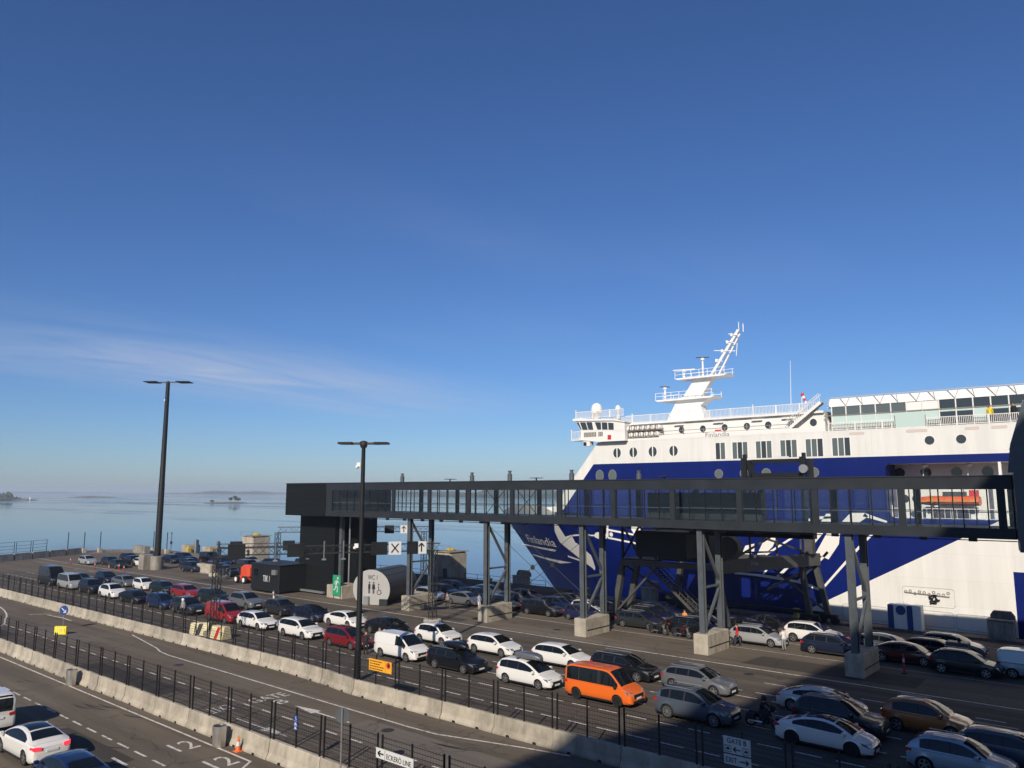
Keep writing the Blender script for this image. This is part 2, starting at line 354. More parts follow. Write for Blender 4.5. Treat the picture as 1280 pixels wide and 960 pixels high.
# concrete coping along the water
g = MB(); g.box(-167.5, 90, QE - 1.6, QE + 0.12, 0.002, 0.22); g.box(-178.2, -176.6, 58, 72.5, 0.002, 0.2)
g.bar((-177.4, 72.2, 0.11), (-167.8, QE - 0.7, 0.11), 1.5, 0.2)
g.build('quay_kerb', 'concrete_quay', kind='structure')
g = MB(); g.sheet([(-160, 33.3), (20, 33.3), (20, 55.6), (-126, 55.6)], 0.004); g.build('queue_lanes', 'asphalt_lane', kind='structure')
# rim of pale old concrete at the end of the pier
g = MB(); g.sheet([(-176.5, 56), (-177.2, 72), (-168.2, 78.6), (-120, 78.6), (-120, 76.5), (-165, 76.5), (-172, 70), (-172, 56)], 0.005); g.build('pier_apron', 'concrete_quay', kind='structure')

# repair patches, drain covers and skid marks in the tarmac
asphalt('asphalt_patch', (0.060, 0.051, 0.043), (0.080, 0.068, 0.056), 0.3); asphalt('asphalt_old', (0.150, 0.128, 0.104), (0.175, 0.150, 0.122), 0.3)
for k, (x0, x1, y0, y1, m_) in enumerate(((-63, -50, 23.4, 25.9, 'asphalt_patch'), (-84, -72, 27.2, 29.0, 'asphalt_old'), (-47.5, -39, 15.8, 18.0, 'asphalt_patch'), (-36, -22, 26.9, 29.6, 'asphalt_old'), (-60, -55, 56.5, 58.0, 'asphalt_patch'), (-50, -34, 56.2, 57.4, 'asphalt_old'), (-80, -74, 13.0, 16.4, 'asphalt_old'), (-26, -14, 57.0, 60.5, 'asphalt_patch'), (-110, -100, 56.6, 60.0, 'asphalt_patch'), (-95, -80, 24.0, 25.6, 'asphalt_patch'))):
    MB().sheet([(x0, y0), (x1, y0 + 0.1), (x1 - 0.2, y1), (x0 + 0.3, y1 - 0.1)], 0.004 + 0.0001 * k).build('tarmac_patch', m_, kind='structure')
for x, y in ((-57.5, 29.2), (-46.0, 16.4), (-33.5, 28.9), (-52, 51.2), (-36, 53.8), (-24, 53.9), (-70, 53.6), (-66, 19.6), (-45, 59.2)):
    o = MB().lathe([(0.02, 0), (0.33, 0), (0.36, 0.004), (0.02, 0.006)], (0, 0, 0), 18).build('manhole_cover', 'dark_metal', loc=(x, y, 0.0055), label=None, kind='structure')
mat('skid', (0.035, 0.031, 0.028), 0.85)
random.seed(5)
for x, y, n_, a_ in ((-49, 20.4, 5, -0.05), (-41, 16.9, 4, 0.22), (-60, 19.5, 3, 0.03), (-73, 29.6, 4, 0.12), (-85, 28.5, 3, -0.15), (-30, 29.2, 3, 0.05), (-44, 54.2, 4, 0.02), (-62, 54.4, 3, -0.02), (-33, 59.6, 3, 0.1)):
    for k in range(n_):
        ln = random.uniform(0.8, 2.6); xx = x + random.uniform(-3, 3); yy = y + random.uniform(-0.9, 0.9); aa = a_ + random.uniform(-.08, .08)
        g = MB(); pts_ = [(xx + ln * f * math.cos(aa + 0.25 * f), yy + ln * f * math.sin(aa + 0.25 * f)) for f in (0, 0.25, 0.5, 0.75, 1)]
        w_ = random.uniform(0.03, 0.07); g.sheet([(p[0], p[1] - w_ * (0.3 + math.sin(i * 0.78))) for i, p in enumerate(pts_)] + [(p[0], p[1] + w_ * (0.3 + math.sin((4 - i) * 0.78))) for i, p in enumerate(reversed(pts_))], 0.0085); g.build('skid_mark', 'skid', kind='structure')
m, nt, b = new_mat('sea'); L = nt.links.new
b.inputs['Base Color'].default_value = (0.052, 0.062, 0.066, 1); b.inputs['Roughness'].default_value = 0.10; b.inputs['IOR'].default_value = 1.33
tc = N(nt, 'ShaderNodeTexCoord')
n1 = N(nt, 'ShaderNodeTexNoise'); setin(n1, Scale=0.9, Detail=4.0, Roughness=0.6); L(tc.outputs['Object'], n1.inputs['Vector'])
n2 = N(nt, 'ShaderNodeTexNoise'); setin(n2, Scale=0.12, Detail=4.0, Roughness=0.6); L(tc.outputs['Object'], n2.inputs['Vector'])
mp = N(nt, 'ShaderNodeMapping'); mp.inputs['Rotation'].default_value = (0, 0, R(40)); mp.inputs['Scale'].default_value = (0.0035, 0.016, 1); L(tc.outputs['Object'], mp.inputs[0])
n3 = N(nt, 'ShaderNodeTexNoise'); setin(n3, Scale=1.0, Detail=5.0, Roughness=0.55); L(mp.outputs[0], n3.inputs['Vector'])
r3 = N(nt, 'ShaderNodeMapRange'); setin(r3, **{'From Min': 0.50, 'From Max': 0.68, 'To Min': 0.04, 'To Max': 1.0}); L(n3.outputs['Fac'], r3.inputs['Value'])
am = N(nt, 'ShaderNodeMath', operation='ADD'); L(n1.outputs['Fac'], am.inputs[0]); L(n2.outputs['Fac'], am.inputs[1])
sm = N(nt, 'ShaderNodeMath', operation='MULTIPLY'); sm.inputs[1].default_value = 0.28; L(r3.outputs[0], sm.inputs[0])
bp = N(nt, 'ShaderNodeBump'); bp.inputs['Distance'].default_value = 0.12; L(sm.outputs[0], bp.inputs['Strength']); L(am.outputs[0], bp.inputs['Height']); L(bp.outputs[0], b.inputs['Normal'])
rr = N(nt, 'ShaderNodeMapRange'); setin(rr, **{'To Min': 0.05, 'To Max': 0.22}); L(r3.outputs[0], rr.inputs['Value']); L(rr.outputs[0], b.inputs['Roughness'])
SEA = -2.5
g = MB(); g.sheet([(-14000, -9000), (9000, -9000), (9000, 14000), (-14000, 14000)], SEA); g.build('sea', 'sea', kind='structure')

def marking(name, parent=None): return MB()
PZ = 0.009
def line_obj(name, strips, z=PZ):
    g = MB()
    for x0, x1, y0, y1 in strips: g.sheet([(x0, y0), (x1, y0), (x1, y1), (x0, y1)], z)
    return g.build(name, 'road_paint', kind='structure')
def dashes(x0, x1, y, ln, pitch, w=0.12): 
    out = []; x = x0
    while x < x1: out.append((x, x + ln, y - w / 2, y + w / 2)); x += pitch
    return out
line_obj('solid_line_marking', [(-170, 14, 55.70, 55.86), (-160, -112, 52.9, 53.0)])
line_obj('lane_dash_marking', dashes(-150, 14, 36.68, 1.35, 1.95) + dashes(-150, 14, 39.72, 1.3, 1.95) + dashes(-140, 14, 42.42, 1.3, 1.95)
         + dashes(-140, 14, 45.25, 1.3, 1.95) + dashes(-140, 14, 49.4, 2.3, 3.2) + dashes(-20 - 80, 14, 48.0, 2.3, 3.2) + dashes(-140, 14, 52.2, 1.5, 6.2))
line_obj('parking_line_marking', [(-120, 10, 62.35, 62.45), (-120, 10, 66.7, 66.78), (-120, 10, 69.7, 69.78), (-60, 10, 75.6, 75.7)] )
line_obj('lower_road_marking', [(-100, -34.7, 21.40, 21.52)] + dashes(-89.2, -20, 18.52, 1.25, 1.95) + dashes(-40.3, -20, 17.4, 1.55, 2.2, 0.16))
g = MB(); g.bar((-34.75, 21.46, PZ), (-33.2, 19.4, PZ), 0.12, 0.004); g.build('lower_road_marking', 'road_paint', kind='structure')
line_obj('middle_road_marking', dashes(-102.2, -14, 26.67, 1.0, 2.07))
def polyline(name, pts, w):
    g = MB()
    for i in range(len(pts) - 1):
        a, b = Vector((*pts[i], 0)), Vector((*pts[i + 1], 0)); d = (b - a).normalized(); n = Vector((-d.y, d.x, 0)) * w / 2
        e = d * w * 0.1
        g.sheet([(a - n - e)[:2], (b - n + e)[:2], (b + n + e)[:2], (a + n - e)[:2]], PZ + 0.0006 * (i % 2))
    return g.build(name, 'road_paint', kind='structure')
polyline('edge_line_marking', [(-72.5, 32.3), (-65, 31.0), (-63.4, 30.55), (-61.5, 30.3), (-52.9, 30.24), (-33, 30.05), (-31.0, 30.15), (-28.8, 30.75), (-26.0, 31.5), (-23.6, 32.0)], 0.13)
polyline('edge_line_marking', [(-106, 30.6), (-100.5, 30.1), (-97.7, 29.65), (-95.2, 29.1), (-93, 28.5), (-90.5, 27.6), (-87.9, 26.8), (-84, 24.6)], 0.16)
polyline('gore_marking', [(-92.4, 30.4), (-91.9, 31.2), (-91.0, 32.0)], 0.18)
polyline('gore_marking', [(-90.6, 31.5), (-87.5, 31.8), (-84.9, 31.7)], 0.18)
def ground_text(body, x, y, w, h, rz):
    me = fit_text(body, w, h, 0.0)
    o = link('road_lettering', me, 'road_paint', loc=(x, y, PZ + 0.002)); o.rotation_euler = (0, 0, rz); o['kind'] = 'structure'; return o
ground_text('12', -39.4, 20.5, 1.15, 1.5, R(90))
ground_text('12', -35.75, 20.5, 1.2, 1.5, R(90))
ground_text('GATE', -44.3, 28.4, 2.5, 1.1, R(90)); ground_text('B', -42.9, 28.4, 0.7, 1.0, R(90))
ground_text('EXIT', -44.2, 25.1, 1.4, 1.25, R(-90))
def arrow(pts): 
    g = MB(); g.sheet(pts, PZ + 0.001); g.build('arrow_marking', 'road_paint', kind='structure')
arrow([(-41.5, 28.45), (-39.3, 28.10), (-39.3, 28.36), (-36.2, 28.36), (-36.2, 28.5), (-39.3, 28.5), (-39.3, 28.8)])
arrow([(-36.6, 24.75), (-38.8, 24.42), (-38.8, 24.68), (-41.7, 24.68), (-41.7, 24.82), (-38.8, 24.82), (-38.8, 25.08)])

# ------------------------------------------------------------------ concrete barriers with mesh fences on top
def barrier_mesh(ln):
    g = MB(); h = ln / 2 - 0.015
    prof = [(-0.30, 0.0), (-0.30, 0.10), (-0.17, 0.32), (-0.11, 0.86), (-0.08, 0.90), (0.08, 0.90), (0.11, 0.86), (0.17, 0.32), (0.30, 0.10), (0.30, 0.0)]
    n = len(prof); xs = [-h, -h + 0.05, h - 0.05, h]
    vs_ = []
    for i, x in enumerate(xs):
        k = 0.94 if i in (0, 3) else 1.0
        vs_ += [(x, p[0] * k, p[1] * (k if p[1] > 0.3 else 1)) for p in prof]
    fs = [tuple(range(n - 1, -1, -1)), tuple(3 * n + i for i in range(n))]
    for k in range(3): fs += [(k * n + i, k * n + (i + 1) % n, (k + 1) * n + (i + 1) % n, (k + 1) * n + i) for i in range(n)]
    g.add(vs_, fs); return g
bmesh_ = barrier_mesh(4.0).mesh('concrete_barrier'); bmesh_.materials.append(M('concrete'))
slot = MB().prism([(-0.13, 0.0), (0.13, 0.0), (0.09, 0.11), (-0.09, 0.11)], 'y', -0.306, 0.306)
slot_me = slot.mesh('drain_slot'); slot_me.materials.append(M('black'))
def barrier_run(pts, group, label):
    for (x, y, rz) in pts:
        o = link('concrete_barrier', bmesh_, None, loc=(x, y + random.uniform(-.03, .03), 0), label=label, category='barrier', group=group); o.rotation_euler = (0, random.uniform(-.003, .003), rz + random.uniform(-.008, .008))
        for sx in (-0.9, 0.9): link('drain_slot', slot_me, None, o, (sx, 0, 0))
# upper run: straight, with a shallow kink near the lamp post
def upper_y(x): 
    return 33.25 if x < -47 else (33.25 - 0.75 * min(1, (x + 47) / 6.0))
UX = [-116.9 + 4.0 * i for i in range(29)]
pts = []
for i in range(len(UX)):
    a, b = (UX[i], upper_y(UX[i])), (UX[i] + 4.0, upper_y(UX[i] + 4.0)); pts.append(((a[0] + b[0]) / 2, (a[1] + b[1]) / 2, math.atan2(b[1] - a[1], b[0] - a[0])))
barrier_run(pts, 'barrier blocks along the queue lanes', 'weathered concrete barrier block under the fence beside the car queue')
pts2 = [(-84.4 + 4.0 * i, 22.36, 0) for i in range(18)]
barrier_run(pts2, 'barrier blocks along the lower road', 'weathered concrete barrier block under the fence beside the lane numbered 12')

def relabel(near, label):
    o = min((b for b in bpy.data.objects if b.get('category') == 'barrier' and b.name.startswith('concrete_barrier')), key=lambda b: (b.location.x - near[0]) ** 2 + (b.location.y - near[1]) ** 2); o['label'] = label
for p_, l_ in (((-38.3, 33), 'concrete barrier block directly under the orange notice board'), ((-43.5, 33), 'concrete barrier block in front of the near lamp mast foot'), ((-65.5, 33), 'concrete barrier block in front of the cream striped crash blocks'), ((-15.0, 33), 'shaded concrete barrier block under the GATE B sign'),
               ((-38.0, 22), 'concrete barrier block behind the steel bin and the orange cone'), ((-57.1, 22), 'concrete barrier block behind the lone steel litter bin'), ((-25.4, 22), 'concrete barrier block under the ECKERÖ LINE sign'), ((-32.3, 22), 'concrete barrier block under the narrow blue lane sign'), ((-28.3, 22), 'concrete barrier block behind the grey backed round sign')): relabel(p_, l_)
post_me = MB().box(-0.035, 0.035, -0.03, 0.03, 0.0, 1.78).mesh('post'); post_me.materials.append(M('fence_black'))
pm = MB(); hl = 1.9
for k in range(9): pm.box(-hl, hl, -0.006, 0.006, 0.12 + k * 0.195, 0.138 + k * 0.195)
for k in range(25): pm.box(-hl + 0.02 + k * (2 * hl - 0.04) / 24 - 0.002, -hl + 0.02 + k * (2 * hl - 0.04) / 24 + 0.002, -0.003, 0.003, 0.05, 1.74)
panel_me = pm.mesh('mesh_panel'); panel_me.materials.append(M('fence_black'))
strut_me = MB().bar((0, 0.02, 0.9), (0, 0.13, 0.02), 0.03).mesh('post_brace'); strut_me.materials.append(M('fence_black'))
def fence(name, label, run, z0=0.89):
    t = thing(name, label, 'fence', (run[0][0], run[0][1], 0))
    inv = Matrix.Translation((-run[0][0], -run[0][1], 0))
    for (x, y, rz) in run:
        d = Vector((math.cos(rz), math.sin(rz), 0)); c = Vector((x, y, z0)) - Vector((run[0][0], run[0][1], 0))
        for off in (-1.85, 0.0, 1.85):
            o = link('post', post_me, None, t, c + d * off); o.rotation_euler = (random.uniform(-.02, .02), random.uniform(-.015, .015), rz)
        o = link('mesh_panel', panel_me, None, t, c); o.rotation_euler = (0, 0, rz)
    return t
fence('mesh_fence', 'black wire mesh fence on the concrete blocks beside the car queue', pts)
fence('mesh_fence', 'black wire mesh fence on the concrete blocks beside the lane numbered 12', pts2)

# ------------------------------------------------------------------ terminal building beside and behind the viewpoint (its shadow falls on the lanes)
TH = 50.0
tb = thing('terminal_building', 'dark metal clad terminal building whose slanted corner meets the elevated walkway', 'building', (30, 0, 0))
foot = [(7.1, -95), (7.2, -45.7), (9.8, -36.7), (11.2, -30.7), (11.7, -16.7), (13.7, -4.2), (14.6, 4.3), (80, 4.3), (80, -95)]
MB().prism([(x - 30, y) for x, y in foot], 'z', 0, TH).build('wall', 'anthracite', tb)
MB().prism([(x - 30 + (0.25 if x > 20 else -0.02), y) for x, y in foot], 'z', TH, TH + 0.02).build('roof', 'anthracite_dark', tb)
# the link volume where the walkway arrives: raked roof edge over a dark recess
def tp(g): g.v = [(x - 30, y, z) for x, y, z in g.v]; return g
tp(MB().prism([(-7.72, 57.75), (-7.25, 54.9), (38, 54.9), (38, 62.2), (-7.72, 62.2)], 'z', 9.2, 13.9)).build('link_bridge', 'steel_grey', tb)
tp(MB().box(30.5, 38, 4.3, 54.88, 9.3, 13.8)).build('link_bridge', 'steel_grey', tb)
for k in range(13): tp(MB().box(-5.0 + 2.6 * k, -2.7 + 2.6 * k, 54.86, 54.895, 10.5, 12.8)).build('window', 'car_glass', tb)
tp(MB().prism([(-7.55, 13.92), (-7.30, 15.6), (-6.45, 18.2), (2, 18.3), (2, 13.92)], 'y', 54.9, 55.6)).build('link_roof', 'steel_grey', tb)
tp(MB().prism([(-7.42, 15.3), (-6.5, 18.25), (2, 18.4), (2, 18.1), (-6.2, 17.9), (-7.0, 15.1)], 'y', 55.2, 55.62)).build('roof_fascia', 'galvanised', tb)
tp(MB().prism([(-6.95, 14.9), (-6.2, 17.7), (2, 17.9), (2, 14.9)], 'y', 55.62, 55.68)).build('recess', 'black', tb)
for x_ in (4, 16, 28): tp(MB().box(x_ - 0.3, x_ + 0.3, 58, 58.6, 0, 9.2)).build('column', 'steel_grey', tb)

# ------------------------------------------------------------------ elevated passenger walkway
WX0, WX1, WY0, WY1 = -79.4, -7.8, 57.8, 62.3
ZB0, ZB1, ZT0, ZT1 = 9.78, 10.45, 12.93, 13.80
wk = thing('elevated_walkway', 'long dark grey glazed passenger walkway on steel trestles beside the ferry', 'walkway', (-45, 60, 0))
def wp(g): g.v = [(x + 45, y - 60, z) for x, y, z in g.v]; return g
PIERS = [-64.55, -53.15, -41.35, -29.65, -18.05]
wp(MB().box(WX0, WX1, WY0, WY1, ZB0, ZB1)).build('floor_band', 'anthracite', wk)
wp(MB().box(WX0, WX1, WY0, WY1, ZT0, ZT1 - 0.04)).build('roof_band', 'anthracite', wk)
wp(MB().box(WX0 - 8.6, WX1, WY0 - 0.06, WY1 + 0.06, ZT1 - 0.038, ZT1 + 0.03)).build('roof_flashing', 'dark_metal', wk)
wp(MB().box(WX0 - 8.55, WX0 - 0.01, WY0 - 0.02, WY1, ZB0 - 0.03, ZT1 - 0.04)).build('solid_end', 'tower_cladding', wk)
g = MB()
for z in (10.6, 11.4, 12.2, 13.0): g.box(WX0 - 8.5, WX0 - 0.1, WY0 - 0.03, WY0 - 0.021, z, z + 0.02)
wp(g).build('cladding_joint', 'black', wk)
wp(MB().box(WX0, WX0 + 1.2, WY0 + 0.02, WY1 - 0.02, ZB1, ZT0)).build('end_wall', 'anthracite', wk)
wp(MB().box(WX0 + 1.3, WX0 + 6.6, WY0 + 1.5, WY1 - 0.05, ZB1, ZT0)).build('stair_core', 'anthracite_dark', wk)
post_x = []
x = WX0 + 6.6
while x < WX1: post_x.append(x); x += 5.85
for i, x in enumerate(post_x):
    w = 0.45
    for y0, y1 in ((WY0 + 0.02, WY0 + 0.22), (WY1 - 0.22, WY1 - 0.02)):
        wp(MB().box(x - w / 2, x + w / 2, y0, y1, ZB1, ZT0)).build('post', 'anthracite', wk)
mul_me = MB().box(-0.035, 0.035, -0.04, 0.04, 0, ZT0 - ZB1).mesh('mullion'); mul_me.materials.append(M('anthracite_dark'))
pane_w = 1.36
pane_me = MB().box(-pane_w / 2, pane_w / 2, -0.006, 0.006, 0, ZT0 - ZB1).mesh('pane'); pane_me.materials.append(M('walkway_glass'))
n = 50; step = (WX1 - WX0 - 1.3) / n
pane_me.transform(Matrix.Scale((step - 0.075) / pane_w, 4, (1, 0, 0)))
for side, y in ((0, WY0 + 0.07), (1, WY1 - 0.07)):
    for k in range(n):
        x = WX0 + 1.3 + step * (k + 0.5)
        if not any(abs(x - p) < 0.6 for p in post_x) or True:
            link('pane', pane_me, None, wk, (x + 45, y - 60, ZB1))
    for k in range(n + 1):
        x = WX0 + 1.3 + step * k
        if any(abs(x - p) < 0.3 for p in post_x): continue
        link('mullion', mul_me, None, wk, (x + 45, y - 60, ZB1))
    wp(MB().box(WX0 + 1.3, WX1, y + (0.09 if side == 0 else -0.13), y + (0.13 if side == 0 else -0.09), 11.42, 11.47)).build('handrail', 'steel_grey', wk)
for x in [WX0 + 2.925 * (k + 1) for k in range(24)]:
    if x < WX1 - 1:
        for z0, z1 in ((ZB0 + 0.01, ZB1 - 0.01), (ZT0 + 0.01, ZT1 - 0.06)): wp(MB().box(x - 0.012, x + 0.012, WY0 - 0.004, WY0 + 0.01, z0, z1)).build('panel_joint', 'black', wk)
# braces seen through the glass, benches and plant inside
g = MB()
for x in (-56.5, -52.2): 
    g.bar((x, WY1 - 0.3, ZB1), (x + 2.6, WY1 - 0.3, ZT0), 0.05)
    g.bar((x + 2.6, WY1 - 0.3, ZB1), (x, WY1 - 0.3, ZT0), 0.05)
wp(g).build('cross_brace', 'anthracite_dark', wk)
g = MB(); g.box(-36, -25.5, WY1 - 1.4, WY1 - 0.35, ZB1, ZT0 - 0.25)
wp(g).build('partition', 'anthracite', wk)
g = MB()
x = WX0 + 8
while x < WX1 - 1: g.box(x, x + 0.5, WY0 + 0.35, WY0 + 0.45, ZB0 - 0.22, ZB0 - 0.003); x += 2.9
g.box(WX0 + 7, WX1, WY0 + 0.36, WY0 + 0.43, ZB0 - 0.16, ZB0 - 0.10)
wp(g).build('cable_tray', 'dark_metal', wk)
# trestles
for px_ in PIERS:
    ya, yb = 58.35, 61.55; zf = 1.5
    for y in (ya, yb):
        g = MB(); s = 0.23
        g.box(px_ - s, px_ + s, y - s, y - s + 0.05, zf, ZB0); g.box(px_ - s, px_ + s, y + s - 0.05, y + s, zf, ZB0); g.box(px_ - 0.04, px_ + 0.04, y - s + 0.05, y + s - 0.05, zf, ZB0)
        wp(g).build('column', 'steel_grey', wk)
    wp(MB().bar((px_, ya + 0.2, 5.1), (px_, yb - 0.2, 5.1), 0.16, 0.16)).build('strut', 'steel_grey', wk)
    wp(MB().bar((px_, ya + 0.2, ZB0 - 0.3), (px_, yb - 0.15, 5.5), 0.2, 0.2)).build('brace', 'steel_grey', wk)
    wp(MB().bar((px_, yb - 0.2, 4.8), (px_, ya + 0.22, 1.75), 0.2, 0.2)).build('brace', 'steel_grey', wk)
    f = MB(); f.bbox(px_ - 0.62, px_ + 0.62, 57.75, 61.6, 0.0, 1.55, 0.04)
    fo = wp(f).build('footing', 'concrete', wk)
    f = MB(); f.box(px_ + 0.622, px_ + 0.64, 58.0, 61.5, 0.52, 0.60); wp(f).build('bump_rail', 'black', fo)
# guy wires between two trestles
for y in (58.4, 61.5):
    g = MB(); p = Vector((-52.9, y, 9.4)); q = Vector((-41.6, y, 1.8)); r_ = Vector((-52.9, y, 1.8)); s_ = Vector((-41.6, y, 9.4))
    g.tube(p, q, 0.022, n=6); g.tube(r_, s_, 0.022, n=6)
    c = (p + q) / 2; g.lathe([(0.05, -0.04), (0.24, -0.04), (0.24, 0.04), (0.05, 0.04)], c, 10, 'y')
    wp(g).build('cross_cable', 'dark_metal', wk)
# roof vents
for x, h in ((-67.9, 1.0), (-56.8, 0.95), (-51.5, 1.05), (-43.7, 1.0), (-36.3, 0.8)):
    g = MB(); g.lathe([(0.24, 0), (0.24, h * 0.68), (0.14, h * 0.7), (0.14, h * 0.88), (0.2, h * 0.9), (0.2, h)], (x, 60, ZT1 + 0.03), 10)
    wp(g).build('roof_vent', 'steel_grey', wk, smooth=40)
for x in (-48.2, -60.2, -34): 
    wp(MB().box(x, x + 0.9, 59.2, 60.2, ZT1 + 0.26, ZT1 + 0.32).box(x + 0.4, x + 0.5, 59.6, 59.7, ZT1 + 0.03, ZT1 + 0.26)).build('roof_hatch', 'dark_metal', wk)

# ------------------------------------------------------------------ stair tower, hut, toilets
st = thing('stair_tower', 'tall black clad stair tower carrying the end of the walkway', 'tower', (-82, 62, 0))
MB().box(-5.9, 1.6, -1.9, 2.6, 0, 9.74).build('wall', 'tower_cladding', st)
MB().box(1.6, 4.4, 0.3, 2.5, 0, 9.72).build('rear_wall', 'tower_cladding', st)
g = MB()
for k in range(1, 8): g.box(-5.92, 1.62, -1.915, -1.902, k * 1.2, k * 1.2 + 0.015)
g.build('cladding_joint', 'black', st)
g = MB(); g.box(2.2, 2.65, -1.7, -1.25, 1.4, 9.7); g.build('column', 'steel_grey', st)
g = MB(); g.tube((4.3, -1.7, 0.2), (4.3, -1.7, 9.6), 0.1); g.build('downpipe', 'galvanised', st)
g = MB(); g.bar((6.4, -1.4, 1.4), (3, 1.2, 5.4), 0.2); g.build('brace', 'steel_grey', st)
MB().bbox(2.0, 5.0, -3.2, -0.2, 0, 1.5, 0.04).build('footing', 'concrete', st)
g = MB().box(-4.2, -3.6, -2.06, -1.93, 4.1, 4.2); g.build('wall_lamp', 'galvanised', st)
MB().box(-6.2, 0.5, -2.7, -2.3, 0.2, 0.42).build('step_rail', 'galvanised', st)
# green running-man sign leaning on the tower
es = thing('exit_sign', 'tall green sign with a white running figure by the stair tower', 'sign', (-78.6, 58.7, 0))
MB().box(-0.05, 1.45, -0.04, 0.04, 0.35, 2.75).build('panel', 'sign_green', es)
g = MB(); yy = -0.047
g.lathe([(0.01, -0.003), (0.14, -0.003), (0.14, 0.003), (0.01, 0.003)], (0.95, yy, 2.42), 12, 'y')
for p, q, w in (((0.85, 2.2), (0.62, 1.55), 0.26), ((0.62, 1.6), (0.98, 1.2), 0.15), ((0.98, 1.22), (0.82, 0.75), 0.13), ((0.62, 1.55), (0.42, 1.05), 0.15), ((0.45, 1.08), (0.12, 1.0), 0.12), ((0.85, 2.15), (1.18, 1.85), 0.11), ((0.78, 2.15), (0.45, 2.0), 0.11), ((0.45, 2.0), (0.35, 1.7), 0.1)):
    g.bar((p[0], yy, p[1]), (q[0], yy, q[1]), w, 0.004, up=(0, 1, 0))
g.build('running_figure', 'sign_white', es)
for x in (0.05, 1.3): MB().box(x, x + 0.07, 0.05, 0.12, 0, 0.5).build('leg', 'dark_metal', es)
fx = MB(); fx.lathe([(0.02, 0), (0.17, 0.02), (0.17, 0.75), (0.1, 0.85), (0.05, 0.98)], (-79.7, 59.0, 0.42), 12); fx.box(-79.9, -79.5, 58.85, 59.2, 0.0, 0.42)
fx.build('fire_extinguisher', 'sign_red', label='red fire extinguisher cabinet on the ground beside the green exit sign', category='extinguisher')

tk = thing('site_hut', 'low black box hut lettered TBK 1 beside the stair tower', 'hut', (-90.9, 58.5, 0))
MB().bbox(-1.9, 4.6, -2.3, 2.3, 0.22, 3.5, 0.03).build('wall', 'anthracite_dark', tk)
for x in (-1.4, 0.9, 2.5): pass
MB().box(-2.0, 4.7, -2.4, 2.4, 3.5, 3.56).build('roof', 'anthracite', tk)
for x in (-1.7, 4.2): MB().box(x, x + 0.2, -2.2, -2.0, 0, 0.22).build('leg', 'dark_metal', tk)
MB().box(4.602, 4.63, -1.6, -0.6, 0.3, 2.4).build('door', 'anthracite_dark', tk)
link('lettering', stand(fit_text('TBK 1', 1.5, 0.75, 0.01), 1.7, -2.315, 1.75), 'sign_white', tk)
MB().box(-1.2, -0.3, -2.33, -2.303, 2.0, 2.8).build('window', 'car_glass', tk)
MB().box(3.3, 4.2, -2.62, -2.303, 2.35, 2.95).build('air_conditioner', 'galvanised', tk)

wc = thing('toilet_cabin', 'grey barrel shaped toilet cabin marked WC 1 beside a trestle', 'toilet', (-70.7, 58.15, 0), R(22))
ring = [(2.3 * math.cos(t), 1.75 + 2.1 * math.sin(t)) for t in [R(-56 + i * (292 / 30)) for i in range(31)]]
ring = [(x, max(z, 0.02)) for x, z in ring]
MB().prism(ring, 'y', 0.0, 7.2).build('barrel', 'barrel_grey', wc, smooth=25)
MB().prism([(x * 1.03, (z - 1.75) * 1.03 + 1.75 if z > 0.1 else 0.02) for x, z in ring], 'y', -0.06, -0.001).build('end_panel', 'panel_grey', wc)
g = MB()
for k in range(1, 6): g.box(-2.3, 2.3, k * 1.2, k * 1.2 + 0.03, 0.5, 0.52)
for t in (20, 45, 70, 110): 
    a = R(t); g.bar((2.27 * math.cos(a), 0.02, 1.75 + 2.12 * math.sin(a)), (2.27 * math.cos(a), 7.2, 1.75 + 2.12 * math.sin(a)), 0.05, 0.03)
g.build('roof_seam', 'anthracite_dark', wc)
link('lettering', stand(fit_text('WC 1', 1.2, 0.52, 0.008), 0.15, -0.075, 3.05), 'sign_black', wc)
g = MB(); yy = -0.075
for cx_, skirt in ((-0.25, 0), (0.3, 1)):
    g.lathe([(0.01, -0.004), (0.1, -0.004), (0.1, 0.004), (0.01, 0.004)], (cx_, yy, 2.45), 10, 'y')
    g.add([(cx_ - 0.14, yy - 0.005, 2.3), (cx_ + 0.14, yy - 0.005, 2.3), (cx_ + (0.22 if skirt else 0.14), yy - 0.005, 1.75), (cx_ - (0.22 if skirt else 0.14), yy - 0.005, 1.75)], [(0, 1, 2, 3)])
    g.box(cx_ - 0.11, cx_ - 0.02, yy - 0.006, yy + 0.004, 1.25, 1.75); g.box(cx_ + 0.02, cx_ + 0.11, yy - 0.006, yy + 0.004, 1.25, 1.75)
for i in range(10):
    a, b = R(30 - i * 26), R(30 - (i + 1) * 26); g.bar((1.0 + 0.25 * math.cos(a), yy, 1.42 + 0.25 * math.sin(a)), (1.0 + 0.25 * math.cos(b), yy, 1.42 + 0.25 * math.sin(b)), 0.07, 0.01, up=(0, 1, 0))
g.bar((0.93, yy, 2.15), (0.95, yy, 1.6), 0.08, 0.01, up=(0, 1, 0)); g.bar((0.93, yy, 1.65), (1.2, yy, 1.65), 0.07, 0.01, up=(0, 1, 0)); g.bar((1.2, yy, 1.65), (1.3, yy, 1.3), 0.07, 0.01, up=(0, 1, 0))
g.lathe([(0.01, -0.004), (0.09, -0.004), (0.09, 0.004), (0.01, 0.004)], (0.93, yy, 2.3), 10, 'y')
g.build('pictogram', 'sign_black', wc)
MB().box(-0.75, -0.15, -0.5, -0.1, 0, 0.95).build('litter_bin', 'galvanised', wc)
MB().box(1.2, 2.2, -0.4, -0.062, 0.02, 0.7).build('panel_foot', 'anthracite', wc)

